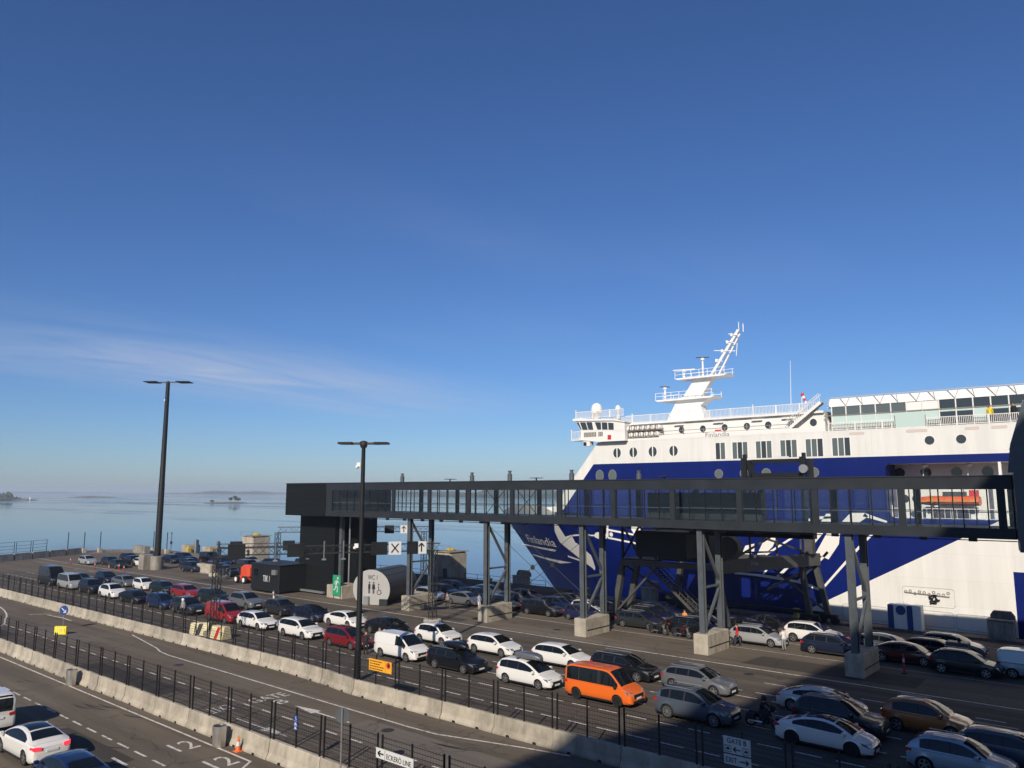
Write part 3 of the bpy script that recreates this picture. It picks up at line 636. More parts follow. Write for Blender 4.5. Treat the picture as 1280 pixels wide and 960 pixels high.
# ------------------------------------------------------------------ sign gantries
def truss(g, p, q, s=0.55, n=None, t=0.06):
    p = Vector(p); q = Vector(q); d = (q - p); ln = d.length; d.normalize()
    u = Vector((0, 0, 1)) if abs(d.z) < 0.9 else Vector((1, 0, 0)); a = d.cross(u).normalized() * s / 2; b = a.cross(d).normalized() * s / 2
    n = n or max(2, int(ln / s)); cs = [a + b, a - b, -a - b, -a + b]
    for c in cs: g.bar(p + c, q + c, t)
    for k in range(n):
        f0, f1 = p + d * (ln * k / n), p + d * (ln * (k + 1) / n)
        for i in range(4):
            c0, c1 = cs[i], cs[(i + 1) % 4]
            g.bar(f0 + (c0 if k % 2 else c1), f1 + (c1 if k % 2 else c0), t * 0.6)
def gantry(label, a, b, z, signs, base=True):
    t = thing('sign_gantry', label, 'gantry', (a[0], a[1], 0))
    o = Vector((a[0], a[1], 0)); A = Vector((a[0], a[1], 0)) - o; B = Vector((b[0], b[1], 0)) - o
    up = Vector((0, 0, z)); d = (B - A).normalized()
    g = MB(); truss(g, A + up, B + up + d * 0.6, 0.7); g.build('beam', 'dark_metal', t)
    for P in (A, B):
        g = MB(); truss(g, P + Vector((0, 0, 0.3)), P + Vector((0, 0, z - 0.35)), 0.55); g.build('leg', 'dark_metal', t)
        MB().lathe([(0.9, 0), (0.9, 0.38), (0.82, 0.45)], P, 12).build('base', 'concrete', t)
    nrm = Vector((d.y, -d.x, 0))
    for f, w, h, kind in signs:
        c = A.lerp(B, f) + up + nrm * 0.42
        if kind == 'led':
            g = MB(); g.bar(c - d * w / 2, c + d * w / 2, 0.3, h); g.build('signal_box', 'anthracite_dark', t)
        elif kind == 'lamp':
            g = MB(); g.bar(c - Vector((0, 0, 0.9)), c + Vector((0, 0, 0.8)), 0.09); g.bar(c - Vector((0, 0, 0.9)) - d * 0.2, c - Vector((0, 0, 0.9)) + d * 0.2, 0.14); g.build('camera_bracket', 'galvanised', t)
        else:
            g = MB(); g.bar(c - d * w / 2, c + d * w / 2, 0.08, h); pn = g.build('sign_panel', 'sign_white', t)
            g = MB(); c2 = c + nrm * 0.05
            if kind == 'x':
                for s1 in (1, -1): g.bar(c2 - d * 0.35 - Vector((0, 0, 0.42 * s1)), c2 + d * 0.35 + Vector((0, 0, 0.42 * s1)), 0.012, 0.13, up=nrm.cross(d)) if False else g.bar(c2 - d * 0.35 - Vector((0, 0, 0.42 * s1)), c2 + d * 0.35 + Vector((0, 0, 0.42 * s1)), 0.012, 0.12)
            else:
                g.bar(c2 - Vector((0, 0, 0.4)), c2 + Vector((0, 0, 0.35)), 0.13, 0.012, up=nrm)
                for s1 in (1, -1): g.bar(c2 + Vector((0, 0, 0.42)), c2 + d * 0.27 * s1 + Vector((0, 0, 0.1)), 0.12, 0.012, up=nrm)
            g.build('symbol', 'sign_black', pn)
    return t
gantry('slanting lattice gantry with lane signals spanning the car queue', (-66.6, 36.9), (-56.2, 53.9), 7.35,
       [(0.08, 1.5, 1.3, 'led'), (0.25, 0, 0, 'lamp'), (0.34, 1.5, 1.2, 'led'), (0.47, 0, 0, 'lamp'), (0.56, 0, 0, 'lamp'), (0.73, 1.5, 1.2, 'led'), (0.805, 1.2, 1.25, 'x'), (0.89, 1.0, 1.2, 'led'), (0.935, 1.0, 1.2, 'arrow')])
gantry('lattice gantry with lane signals behind the black stair tower', (-95.2, 61.5), (-81.2, 76.0), 7.5,
       [(0.22, 1.6, 1.1, 'led'), (0.76, 1.3, 1.1, 'led'), (0.86, 0.95, 1.1, 'arrow')])
gantry('lattice gantry with dark signal boxes over the far car park', (-112.5, 62.0), (-101.5, 78.0), 4.4,
       [(0.15, 1.8, 1.5, 'led'), (0.4, 0, 0, 'lamp'), (0.55, 1.8, 1.5, 'led'), (0.8, 1.8, 1.5, 'led'), (0.95, 0, 0, 'lamp')])

# ------------------------------------------------------------------ lamp masts
def lamp_mast(label, x, y, h, r0, r1, span, base_h, tilt):
    t = thing('lamp_mast', label, 'lamp post', (x, y, 0))
    g = MB(); zs = [base_h, h * 0.45, h * 0.451, h - 0.2]
    g.lathe([(r0, base_h), (r0 * 0.8 + r1 * 0.2, h * 0.45), (r0 * 0.68 + r1 * 0.32, h * 0.452), (r1, h - 0.1)], (0, 0, 0), 14); g.build('pole', 'anthracite_dark', t, smooth=40)
    if base_h > 0: MB().lathe([(r0 * 2.0, 0), (r0 * 2.0, base_h - 0.05), (r0 * 1.9, base_h)], (0, 0, 0), 14).build('base', 'concrete_grey', t, smooth=40)
    dv = Vector((math.cos(tilt), math.sin(tilt), 0)); nv = Vector((-dv.y, dv.x, 0))
    g = MB(); c = Vector((0, 0, h)); g.bar(c - dv * span / 2 * 0.75, c + dv * span / 2 * 0.75, 0.22, 0.16); g.lathe([(0.2, -0.3), (0.28, -0.1), (0.28, 0.12), (0.1, 0.2)], c, 12); g.build('crossarm', 'dark_metal', t)
    for sgn in (-1, 1):
        for off in (-0.22, 0.30):
            p = c + dv * sgn * span * 0.22 + nv * off * span * 0.35 + Vector((0, 0, 0.05 - 0.12 * abs(off)))
            q = c + dv * sgn * span * 0.50 + nv * off * span * 0.28 + Vector((0, 0, 0.02))
            MB().bar(p, q, span * 0.13, 0.14).build('lamp_head', 'anthracite_dark', t)
    for z in (h * 0.55, h * 0.9):
        g = MB(); g.box(-r1 - 0.42, -r1 - 0.02, -0.14, 0.14, z, z + 0.28); cb = g.build('security_camera', 'white_paint', t)
        MB().lathe([(0.02, -0.16), (0.13, -0.1), (0.13, 0.04), (0.05, 0.06)], (-r1 - 0.5, -0.02, z + 0.02), 10).build('lens', 'white_paint', cb, smooth=40)
    return t
lamp_mast('black lamp mast with flat lamp heads standing behind the fence by the white van', -43.5, 34.75, 16.15, 0.20, 0.135, 3.5, 0.0, R(40))
lamp_mast('very tall black lamp mast on a concrete base by the far car park', -128.9, 60.7, 31.2, 0.52, 0.32, 7.6, 2.2, R(40))
MB().bbox(-131.9, -130.1, 59.0, 60.6, 0, 2.4, 0.05).build('concrete_block', 'concrete_grey', label='brown grey concrete block beside the base of the tall lamp mast', category='block')

# ------------------------------------------------------------------ signs, bins, cones
s = thing('direction_sign', 'white direction sign reading ECKERÖ LINE hung on the lower fence', 'sign', (-25.35, 22.27, 0))
MB().box(-1.15, 1.15, -0.02, 0.02, 1.74, 2.14).build('panel', 'sign_white', s)
link('lettering', stand(fit_text('ECKERÖ LINE', 1.5, 0.25, 0.004), 0.28, -0.03, 1.93), 'sign_black', s)
g = MB(); g.bar((-1.0, -0.03, 1.94), (-0.66, -0.03, 1.94), 0.005, 0.06); 
for k in (1, -1): g.bar((-1.02, -0.03, 1.94), (-0.86, -0.03, 1.94 + 0.11 * k), 0.005, 0.06)
g.box(-0.58, -0.565, -0.03, -0.024, 1.76, 2.12); g.build('arrow', 'sign_black', s)
s = thing('notice_board', 'orange notice board with dark text and a round red sign on the queue fence', 'sign', (-38.3, upper_y(-38.3) - 0.16, 0))
MB().box(-1.06, 1.06, -0.02, 0.02, 1.76, 2.44).build('panel', 'sign_orange', s)
g = MB()
for k, w in enumerate((1.1, 0.95, 1.15, 1.2)):
    x = -0.98
    while x < -0.98 + w: 
        d = random.uniform(0.08, 0.2); g.box(x, x + d, -0.028, -0.022, 2.29 - k * 0.15, 2.345 - k * 0.15); x += d + 0.04
g.box(0.5, 0.512, -0.028, -0.022, 1.77, 2.43); g.build('lettering', 'sign_black', s)
g = MB(); g.lathe([(0.1, -0.004), (0.19, -0.004), (0.19, 0.004), (0.1, 0.004)], (0.78, -0.026, 2.22), 16, 'y', True); g.build('prohibition_ring', 'sign_red', s)
g = MB(); g.lathe([(0.01, -0.004), (0.1, -0.004), (0.1, 0.004), (0.01, 0.004)], (0.8, -0.026, 2.22), 12, 'y'); g.build('symbol', 'sign_black', s)
s = thing('gate_sign', 'white sign reading GATE B over EXIT on the shaded queue fence', 'sign', (-15.02, 32.24, 0))
MB().box(-0.6, 0.6, -0.02, 0.02, 1.80, 2.46).build('panel', 'sign_white', s); MB().box(-0.6, 0.6, -0.02, 0.02, 1.34, 1.73).build('panel', 'sign_white', s)
link('lettering', stand(fit_text('GATE B', 0.86, 0.2, 0.004), 0, -0.03, 2.31), 'sign_black', s)
link('lettering', stand(fit_text('EXIT', 0.5, 0.21, 0.004), -0.26, -0.03, 1.54), 'sign_black', s)
g = MB()
def arrow_s(g, x0, x1, z, k):
    g.bar((x0, -0.03, z), (x1, -0.03, z), 0.005, 0.045)
    for s1 in (1, -1): g.bar((x1, -0.03, z), (x1 - k * 0.12, -0.03, z + 0.1 * s1), 0.005, 0.045)
arrow_s(g, 0.16, -0.16, 1.98, -1); arrow_s(g, 0.1, 0.5, 1.54, 1)
for cx_ in (-0.4, 0.4):
    for a, b_ in (((-0.14, -0.12), (0.14, -0.12)), ((0.14, -0.12), (0.14, 0.12)), ((0.14, 0.12), (-0.14, 0.12)), ((-0.14, 0.12), (-0.14, -0.12))): g.bar((cx_ + a[0], -0.03, 1.98 + a[1]), (cx_ + b_[0], -0.03, 1.98 + b_[1]), 0.005, 0.02)
    g.box(cx_ - 0.09, cx_ + 0.09, -0.03, -0.024, 1.94, 1.99); g.box(cx_ - 0.04, cx_ + 0.06, -0.03, -0.024, 1.99, 2.03)
g.build('pictogram', 'sign_black', s)
s = thing('round_sign', 'round road sign seen from its grey back on a thin pole', 'sign', (-28.2, 21.75, 0))
MB().tube((0, 0, 0), (0, 0, 3.5), 0.035).build('pole', 'galvanised', s)
MB().lathe([(0.01, -0.012), (0.33, -0.012), (0.33, 0.012), (0.01, 0.012)], (0, 0.05, 3.2), 22, 'y').build('disc', 'steel_grey', s)
s.rotation_euler = (0, 0, R(35))
s = thing('lane_sign', 'narrow blue lane sign with white pictograms on a fence post', 'sign', (-32.33, 22.27, 0))
MB().box(-0.14, 0.14, -0.02, 0.02, 1.72, 2.36).build('panel', 'sign_blue', s)
g = MB()
g.box(-0.02, 0.02, -0.028, -0.022, 2.18, 2.33); g.box(-0.02, 0.08, -0.028, -0.022, 2.18, 2.21)
for z in (1.95, 1.76): g.box(-0.09, 0.09, -0.028, -0.022, z, z + 0.04); g.box(-0.06, 0.05, -0.028, -0.022, z + 0.05, z + 0.1)
g.box(-0.13, 0.13, -0.028, -0.022, 2.12, 2.13); g.box(-0.13, 0.13, -0.028, -0.022, 1.91, 1.92); g.build('pictogram', 'sign_white', s)
s = thing('keep_right_sign', 'round blue sign with a white slanting arrow on a thin pole in the road', 'sign', (-80.0, 29.2, 0), R(38))
MB().tube((0, 0.03, 0), (0, 0.03, 2.1), 0.03).build('pole', 'galvanised', s)
MB().lathe([(0.01, -0.012), (0.42, -0.012), (0.42, 0.012), (0.01, 0.012)], (0, -0.02, 1.78), 24, 'y').build('disc', 'sign_blue', s)
g = MB(); g.bar((-0.22, -0.036, 1.98), (0.18, -0.036, 1.6), 0.005, 0.07); g.bar((0.2, -0.036, 1.57), (0.2, -0.036, 1.82), 0.06, 0.005, up=(0, 1, 0)); g.bar((0.2, -0.036, 1.57), (-0.05, -0.036, 1.57), 0.005, 0.06); g.build('arrow', 'sign_white', s)
s = thing('yellow_bollard_sign', 'low bright yellow bollard box with dark marks standing in the middle road', 'sign', (-77.6, 28.2, 0), R(38))
MB().bbox(-0.55, 0.55, -0.14, 0.14, 0.02, 0.72, 0.03).build('box', 'sign_yellow', s)
g = MB(); 
for x in (-0.35, -0.15): g.box(x, x + 0.06, -0.155, -0.145, 0.18, 0.6)
for a, b_ in (((0.1, 0.2), (0.4, 0.2)), ((0.4, 0.2), (0.4, 0.55)), ((0.4, 0.55), (0.1, 0.55)), ((0.1, 0.55), (0.1, 0.2))): g.bar((a[0], -0.15, a[1]), (b_[0], -0.15, b_[1]), 0.01, 0.06)
g.build('mark', 'cream_paint', s)
for x, lab in ((-57.1, 'shiny steel litter bin against the barrier far from the cone'), (-38.0, 'shiny steel litter bin against the barrier next to the orange cone')):
    b_ = thing('litter_bin', lab, 'bin', (x, 21.62, 0))
    MB().lathe([(0.30, 0.03), (0.34, 0.9), (0.34, 1.0), (0.30, 1.02), (0.30, 0.9)], (0, 0, 0), 20).build('drum', 'stainless', b_, smooth=40)
    MB().lathe([(0.05, 0.93), (0.29, 0.93), (0.29, 0.95), (0.05, 0.96)], (0, 0, 0), 16).build('liner', 'black', b_)
    MB().prism([(0.34, 0.02), (0.40, 0.02), (0.46, 1.04), (0.36, 1.04)], 'y', -0.12, 0.14).build('bracket', 'stainless', b_)
c_ = thing('traffic_cone', 'small orange traffic cone on the ground by the steel bin', 'cone', (-36.55, 21.85, 0))
MB().lathe([(0.13, 0.04), (0.035, 0.7), (0.03, 0.72)], (0, 0, 0), 14).build('cone', 'orange_plastic', c_, smooth=40)
MB().bbox(-0.18, 0.18, -0.18, 0.18, 0, 0.04, 0.01).build('foot', 'orange_plastic', c_); MB().lathe([(0.101, 0.27), (0.073, 0.47)], (0, 0, 0), 14).build('band', 'sign_white', c_, smooth=40)
# striped crash blocks round the gantry leg
def crash_block(label, x, y, rz):
    t = thing('crash_block', label, 'barrier', (x, y, 0), rz)
    MB().prism([(-0.5, 0), (0.5, 0), (0.27, 1.05), (-0.27, 1.05)], 'x', -0.85, 0.85).build('block', 'cream_paint', t)
    g = MB()
    for x0 in (-0.3,): g.add([(x0, -0.503, 0.03), (x0 + 0.4, -0.503, 0.03), (x0 + 0.65, -0.292, 1.0), (x0 + 0.25, -0.292, 1.0)], [(0, 1, 2, 3)])
    g.build('stripe', 'sign_red' if 'red' in label else 'black', t)
crash_block('cream concrete crash block with a dark stripe by the gantry leg', -67.9, 36.35, R(35))
crash_block('cream concrete crash block with a broad red stripe by the gantry leg', -64.9, 36.6, R(8))

# ------------------------------------------------------------------ the ferry
YC, BM = 95.3, 13.8
def hull_y(x, z):
    xs = -74.5 - 0.94 * z; Lz = 37 - 0.9 * z; p = max(0.0, min(1.0, (x - xs) / Lz)); return YC - BM * (1 - (1 - p) ** 1.85)
YS = YC - BM                                     # flat ship side
m, nt, b = new_mat('hull_paint'); L = nt.links.new
tc = N(nt, 'ShaderNodeTexCoord'); sp = N(nt, 'ShaderNodeSeparateXYZ'); L(tc.outputs['Object'], sp.inputs[0])
def hm(op, a, b_=None, clamp=False):
    n = N(nt, 'ShaderNodeMath', operation=op, use_clamp=clamp)
    for i, v in enumerate((a, b_)):
        if v is None: continue
        if isinstance(v, (int, float)): n.inputs[i].default_value = v
        else: L(v, n.inputs[i])
    return n.outputs[0]
X_, Z_ = sp.outputs[0], sp.outputs[2]
# white above the stripe; white wedge at the right below a slanting line; blue panel beyond; white bulwark at the bow
w1 = hm('GREATER_THAN', Z_, 16.2)
w2 = hm('LESS_THAN', Z_, hm('ADD', hm('MULTIPLY', X_, 0.535), 16.67))
w2 = hm('MULTIPLY', w2, hm('LESS_THAN', Z_, 10.6))
blue2 = hm('MULTIPLY', hm('GREATER_THAN', X_, -11.45), hm('LESS_THAN', Z_, 5.75))
w2 = hm('MULTIPLY', w2, hm('SUBTRACT', 1.0, blue2))
w3 = hm('MULTIPLY', hm('GREATER_THAN', Z_, 8.65), hm('LESS_THAN', X_, -64.0))
w4 = hm('LESS_THAN', hm('SUBTRACT', X_, hm('MULTIPLY', Z_, 0.845)), -69.6)
w4 = hm('MULTIPLY', w4, hm('GREATER_THAN', Z_, 9.7))
white = hm('MAXIMUM', hm('MAXIMUM', w1, w2), hm('MAXIMUM', w3, w4))
mx = N(nt, 'ShaderNodeMix', data_type='RGBA'); mx.inputs['A'].default_value = (0.0020, 0.0105, 0.120, 1); mx.inputs['B'].default_value = (0.74, 0.725, 0.675, 1); L(white, mx.inputs['Factor'])
mp = N(nt, 'ShaderNodeMapping'); mp.inputs['Scale'].default_value = (1.3, 1.3, 0.12); L(tc.outputs['Object'], mp.inputs[0])
no = N(nt, 'ShaderNodeTexNoise'); setin(no, Scale=0.7, Detail=6.0, Roughness=0.6); L(mp.outputs[0], no.inputs['Vector'])
mr = N(nt, 'ShaderNodeMapRange'); setin(mr, **{'From Min': 0.3, 'From Max': 0.7, 'To Min': 0.90, 'To Max': 1.04}); L(no.outputs['Fac'], mr.inputs['Value'])
m2 = N(nt, 'ShaderNodeMix', data_type='RGBA', blend_type='MULTIPLY'); m2.inputs['Factor'].default_value = 1; L(mx.outputs['Result'], m2.inputs['A']); L(mr.outputs[0], m2.inputs['B'])
bk = N(nt, 'ShaderNodeTexBrick'); bk.offset = 0.5; setin(bk, Scale=1.0, **{'Mortar Size': 0.014, 'Mortar Smooth': 0.8, 'Brick Width': 7.5, 'Row Height': 2.35}); bk.inputs['Color1'].default_value = (1, 1, 1, 1); bk.inputs['Color2'].default_value = (0.975, 0.975, 0.97, 1); bk.inputs['Mortar'].default_value = (0.80, 0.79, 0.77, 1)
cv = N(nt, 'ShaderNodeCombineXYZ'); L(X_, cv.inputs[0]); L(Z_, cv.inputs[1]); L(cv.outputs[0], bk.inputs['Vector'])
m3 = N(nt, 'ShaderNodeMix', data_type='RGBA', blend_type='MULTIPLY'); m3.inputs['Factor'].default_value = 1; L(m2.outputs['Result'], m3.inputs['A']); L(bk.outputs['Color'], m3.inputs['B'])
mp3 = N(nt, 'ShaderNodeMapping'); mp3.inputs['Scale'].default_value = (2.6, 2.6, 0.10); L(tc.outputs['Object'], mp3.inputs[0])
n6 = N(nt, 'ShaderNodeTexNoise'); setin(n6, Scale=1.0, Detail=5.0, Roughness=0.7); L(mp3.outputs[0], n6.inputs['Vector'])
r6 = N(nt, 'ShaderNodeMapRange'); setin(r6, **{'From Min': 0.60, 'From Max': 0.78, 'To Min': 0.0, 'To Max': 0.35}); L(n6.outputs['Fac'], r6.inputs['Value'])
m6 = N(nt, 'ShaderNodeMix', data_type='RGBA', blend_type='MULTIPLY'); L(r6.outputs[0], m6.inputs['Factor']); L(m3.outputs['Result'], m6.inputs['A']); m6.inputs['B'].default_value = (0.62, 0.46, 0.32, 1)
L(m6.outputs['Result'], b.inputs['Base Color']); b.inputs['Roughness'].default_value = 0.38; b.inputs['Specular IOR Level'].default_value = 0.35
n5 = N(nt, 'ShaderNodeTexNoise'); setin(n5, Scale=0.35, Detail=2.0); L(tc.outputs['Object'], n5.inputs['Vector'])
bp = N(nt, 'ShaderNodeBump'); setin(bp, Strength=0.5, Distance=0.12); L(n5.outputs['Fac'], bp.inputs['Height']); L(bp.outputs[0], b.inputs['Normal'])

ship = thing('ferry', 'large white and blue passenger ferry moored along the quay', 'ship', (0, 0, 0))
SX1 = 62.0
# bow and lower hull, lofted from the stem, both sides
g = MB(); NX, NZ = 46, 18
for side in (1, -1):
    grid = []
    for j in range(NZ + 1):
        row = []
        for i in range(NX + 1):
            t = i / NX
            ztop = 9.2 + 1.7 * min(1, t / 0.30) if t < 0.42 else 10.2
            z = -3.5 + (ztop + 3.5) * j / NZ
            xs = -74.5 - 0.94 * z; x = xs + (-21.4 - xs) * t ** 1.35
            y = hull_y(x, z); row.append((x, y if side > 0 else 2 * YC - y, z))
        grid.append(row)
    vs_ = [p for r in grid for p in r]; fs = []
    for j in range(NZ):
        for i in range(NX): k = j * (NX + 1) + i; fs.append((k, k + 1, k + NX + 2, k + NX + 1))
    g.add(vs_, fs)
hull = g.build('hull', 'hull_paint', ship, smooth=40)
MB().box(-21.4, SX1, YS, 2 * YC - YS, -3.5, 10.2).build('hull_side', 'hull_paint', ship)
g = MB(); g.sheet([(-80, 95.3 - 3), (-62, YS + 0.6), (-62, 2 * YC - YS - 0.6), (-80, 95.3 + 3)], 8.9); g.build('foredeck', 'ship_white_plain', ship)
# superstructure: raked front, blue stripe and recess for the boats
prof = [(-62.9, 10.1), (-57.2, 16.6), (-55.6, 18.5), (-55.2, 18.95), (-21.4, 18.95), (-21.4, 10.19)]
MB().prism(prof, 'y', YS, 2 * YC - YS).build('superstructure', 'hull_paint', ship)
MB().box(-21.4, SX1, YS, YS + 0.3, 15.45, 18.95).build('superstructure', 'hull_paint', ship)
MB().box(-21.4, SX1, YS + 3.6, 2 * YC - YS, 10.2, 18.95).build('recess_wall', 'ship_white', ship)
MB().box(-21.4, SX1, YS + 0.3, YS + 3.6, 15.45, 18.95).build('recess_ceiling', 'ship_white', ship)
for x in (-11.9, -1.9, 8): MB().box(x, x + 0.22, YS + 0.02, YS + 0.4, 10.2, 15.45).build('recess_pillar', 'ship_white_plain', ship)
for sx, sz, dx, dz in ((-21.4, 10.2, 1, 1), (-21.4, 15.45, 1, -1)):
    r_ = 0.9 if dz > 0 else 0.45
    pts_ = [(sx, sz)] + [(sx + dx * r_ * (1 - math.sin(a)), sz + dz * r_ * (1 - math.cos(a))) for a in [R(i * 15) for i in range(7)]]
    MB().prism(pts_, 'y', YS + 0.004, YS + 0.3).build('recess_corner', 'hull_paint', ship)
def disc(g, x, y, z, rx, rz, n=24, t=0.03): 
    g.prism([(x + rx * math.cos(2 * math.pi * i / n), z + rz * math.sin(2 * math.pi * i / n)) for i in range(n)], 'y', y - t, y + 0.02)
def porthole(x, y, z, rx, rz, bar=False, ring='ship_white_plain', pane='ship_window'):
    g = MB(); disc(g, x, y, z, rx + 0.05, rz + 0.05, t=0.012); fr = g.build('window', ring, ship)
    g = MB(); disc(g, x, y, z, rx, rz, t=0.02); g.build('pane', pane, fr)
    if bar: MB().box(x - 0.07, x + 0.07, y - 0.035, y, z - rz, z + rz).build('bar', 'ship_white_plain', fr)
for x in (-52.35, -50.0, -47.3, -44.5): porthole(x, YS, 17.52, 0.55, 0.62, True)
for x in (-55.0, -53.1): porthole(x, YS, 14.75, 0.55, 0.68, ring='ship_line', pane='ship_window_grey')
for x in (-38.9, -35.9, -33.4, -28.3): porthole(x, YS, 14.75, 0.46, 0.46, ring='ship_line', pane='ship_window_grey')
for x in (-17.3, -14.65, -4.6, -2): porthole(x, YS, 17.6, 0.42, 0.42)
for x in (-22.2 + 0.9, -18.9, -16.2, -13.6, -11, -8): porthole(x + 0.3, YS + 3.6, 14.65, 0.5, 0.5)
for x in (-20.7, -19.6): porthole(x, YS + 3.6, 12.05, 0.42, 0.42)
def win_set(x0, x1, z0, z1, n):
    fr = MB().box(x0 - 0.05, x1 + 0.05, YS - 0.012, YS + 0.02, z0 - 0.05, z1 + 0.05).build('window', 'ship_white_plain', ship)
    w = (x1 - x0) / n
    for k in range(n): MB().box(x0 + w * k + 0.05, x0 + w * (k + 1) - 0.05, YS - 0.022, YS + 0.01, z0, z1).build('pane', 'ship_window_grey' if (k + int(x0)) % 3 else 'ship_window', fr)
win_set(-39.2, -38.0, 16.38, 18.22, 2)
for x0 in (-37.18, -34.46, -31.74, -29.04, -26.34): win_set(x0, x0 + 1.82, 16.38, 18.2, 3)
# top decks
def rail(x0, x1, y, z, h=1.0, step=0.16, mt='ship_white_plain', name='railing', bars=True):
    g = MB(); n = int((x1 - x0) / step)
    g.box(x0, x1, y - 0.03, y + 0.03, z + h - 0.06, z + h); g.box(x0, x1, y - 0.02, y + 0.02, z + 0.06, z + 0.1)
    if bars:
        for k in range(n + 1): g.box(x0 + k * step - 0.022, x0 + k * step + 0.022, y - 0.015, y + 0.015, z + 0.08, z + h - 0.05)
    for k in range(int((x1 - x0) / 2.6) + 1): g.box(x0 + k * 2.6 - 0.05, x0 + k * 2.6 + 0.05, y - 0.04, y + 0.04, z, z + h + (0.25 if k % 3 == 0 else 0.02))
    return g.build(name, mt, ship)
MB().prism([(-51.0, 18.955), (-51.0, 21.15), (-27.2, 21.15), (-27.2, 18.955)], 'y', YS + 0.9, 2 * YC - YS - 0.9).build('upper_house', 'ship_white', ship)
MB().box(-51, -27.2, YS + 0.55, YS + 0.9, 20.95, 21.17).build('roof_edge', 'ship_white_plain', ship)
MB().box(-51.2, -26.9, YS - 0.005, YS + 0.12, 18.955, 19.42).build('bulwark', 'ship_white_plain', ship)
rail(-51, -30.6, YS + 0.06, 19.42, 0.5, 1.3, 'ship_line', bars=False)
rail(-58.3, -27.6, YS + 0.75, 21.17, 0.95)
for x in (-43.85, -41.1, -38.4, -35.75, -33.3, -30.8, -28.4): porthole(x, YS + 0.9, 20.0, 0.37, 0.40)
for x in (-44.2, -39.2, -34.6, -31.2): MB().box(x - 0.5, x + 0.7, YS + 0.6, YS + 0.9, 20.55, 20.63).build('window_hood', 'ship_white_plain', ship)
link('lettering', stand(fit_text('Finlandia', 2.9, 0.5, 0.006), -38.9, YS - 0.012, 19.19), 'ship_line', ship)
MB().box(-39.6, -38.8, YS + 0.86, YS + 0.9, 19.65, 19.8).build('red_plate', 'sign_red', ship)
# wheelhouse with bridge wing
WY = YS - 0.75
MB().prism([(-58.4, 21.78), (-52.3, 21.5), (-50.6, 21.2), (-50.6, 21.3), (-52.3, 21.72), (-58.5, 22.1)], 'y', WY - 0.15, 2 * YC - WY).build('wheelhouse_roof', 'ship_white_plain', ship)
MB().prism([(-57.3, 20.5), (-50.7, 20.15), (-50.7, 21.25), (-52.3, 21.5), (-58.1, 21.77)], 'y', WY, 2 * YC - WY).build('wheelhouse', 'ship_white', ship)
MB().prism([(-57.6, 19.3), (-57.3, 20.5), (-50.7, 20.15), (-50.7, 18.96), (-54.6, 18.96)], 'y', WY + 0.02, 2 * YC - WY).build('bridge_wing', 'ship_white', ship)
def win_poly(pts, y=WY): MB().prism(pts, 'y', y - 0.03, y + 0.02).build('window', 'ship_window', ship)
win_poly([(-57.95, 21.6), (-57.6, 21.6), (-57.15, 20.62), (-57.3, 20.62)])
win_poly([(-57.4, 21.58), (-56.55, 21.54), (-56.2, 20.56), (-57.0, 20.58)]); win_poly([(-56.42, 21.54), (-55.55, 21.5), (-55.35, 20.52), (-56.08, 20.56)])
win_poly([(-55.1, 21.47), (-54.2, 21.40), (-54.15, 20.48), (-54.7, 20.5)]); win_poly([(-54.05, 21.4), (-53.25, 21.32), (-53.2, 20.42), (-54.0, 20.46)]); win_poly([(-53.1, 21.3), (-52.3, 21.2), (-52.3, 20.36), (-53.05, 20.4)])
g = MB()
for k in range(8): g.box(-56.8 + k * 0.24, -56.62 + k * 0.24, WY - 0.02, WY + 0.03, 19.65, 20.22)
for k in range(3): g.box(-54.6 + k * 0.24, -54.42 + k * 0.24, WY - 0.02, WY + 0.03, 19.65, 20.2)
g.build('grating', 'ship_line', ship)
rail(-58.6, -57.2, WY - 0.2, 19.35, 1.05, 0.22, name='wing_railing')
MB().box(-58.6, -57.0, WY - 0.3, WY + 1.5, 19.22, 19.33).build('wing_platform', 'ship_white_plain', ship)
MB().box(-57.0, -56.0, WY + 0.1, WY + 0.9, 18.5, 19.1).build('searchlight_box', 'ship_white_plain', ship); MB().box(-56.95, -56.5, WY + 0.06, WY + 0.12, 18.55, 19.0).build('searchlight', 'black', ship)
MB().box(-53.2, -52.7, WY - 0.04, WY, 19.2, 19.75).build('red_plate', 'sign_red', ship)
rail(-58.2, -51, WY + 0.25, 22.0, 0.95)
def lathe_part(name, prof, c, mt='ship_white_plain', n=14): return MB().lathe(prof, c, n).build(name, mt, ship, smooth=45)
lathe_part('radar_dome', [(0.35, 0), (0.5, 0.6), (0.72, 0.75), (0.75, 1.3), (0.6, 1.75), (0.3, 2.0), (0.02, 2.06)], (-55.4, WY + 0.9, 21.95))
lathe_part('radar_dome', [(0.25, 0), (0.18, 1.1), (0.32, 1.2), (0.34, 1.5), (0.2, 1.75), (0.02, 1.82)], (-52.2, WY + 0.9, 21.7))
# life raft canisters stacked behind the wheelhouse
raft = MB().lathe([(0.02, -0.52), (0.24, -0.5), (0.3, -0.4), (0.3, 0.4), (0.24, 0.5), (0.02, 0.52)], (0, 0, 0), 12, 'y').mesh('life_raft', 40); raft.materials.append(M('ship_white_plain'))
rc_me = MB().box(-0.33, 0.33, -0.45, 0.45, -0.36, -0.3).box(-0.05, 0.05, -0.53, -0.3, -0.32, 0.33).box(-0.34, -0.3, -0.5, 0.5, -0.36, 0.3).mesh('raft_cradle'); rc_me.materials.append(M('ship_line'))
for r_ in range(2):
    for k in range(7):
        o = link('life_raft', raft, None, ship, (-51.0 + k * 0.72 + 0.2 * r_, YS + 0.32, 19.65 + r_ * 0.78)); link('raft_cradle', rc_me, None, o)
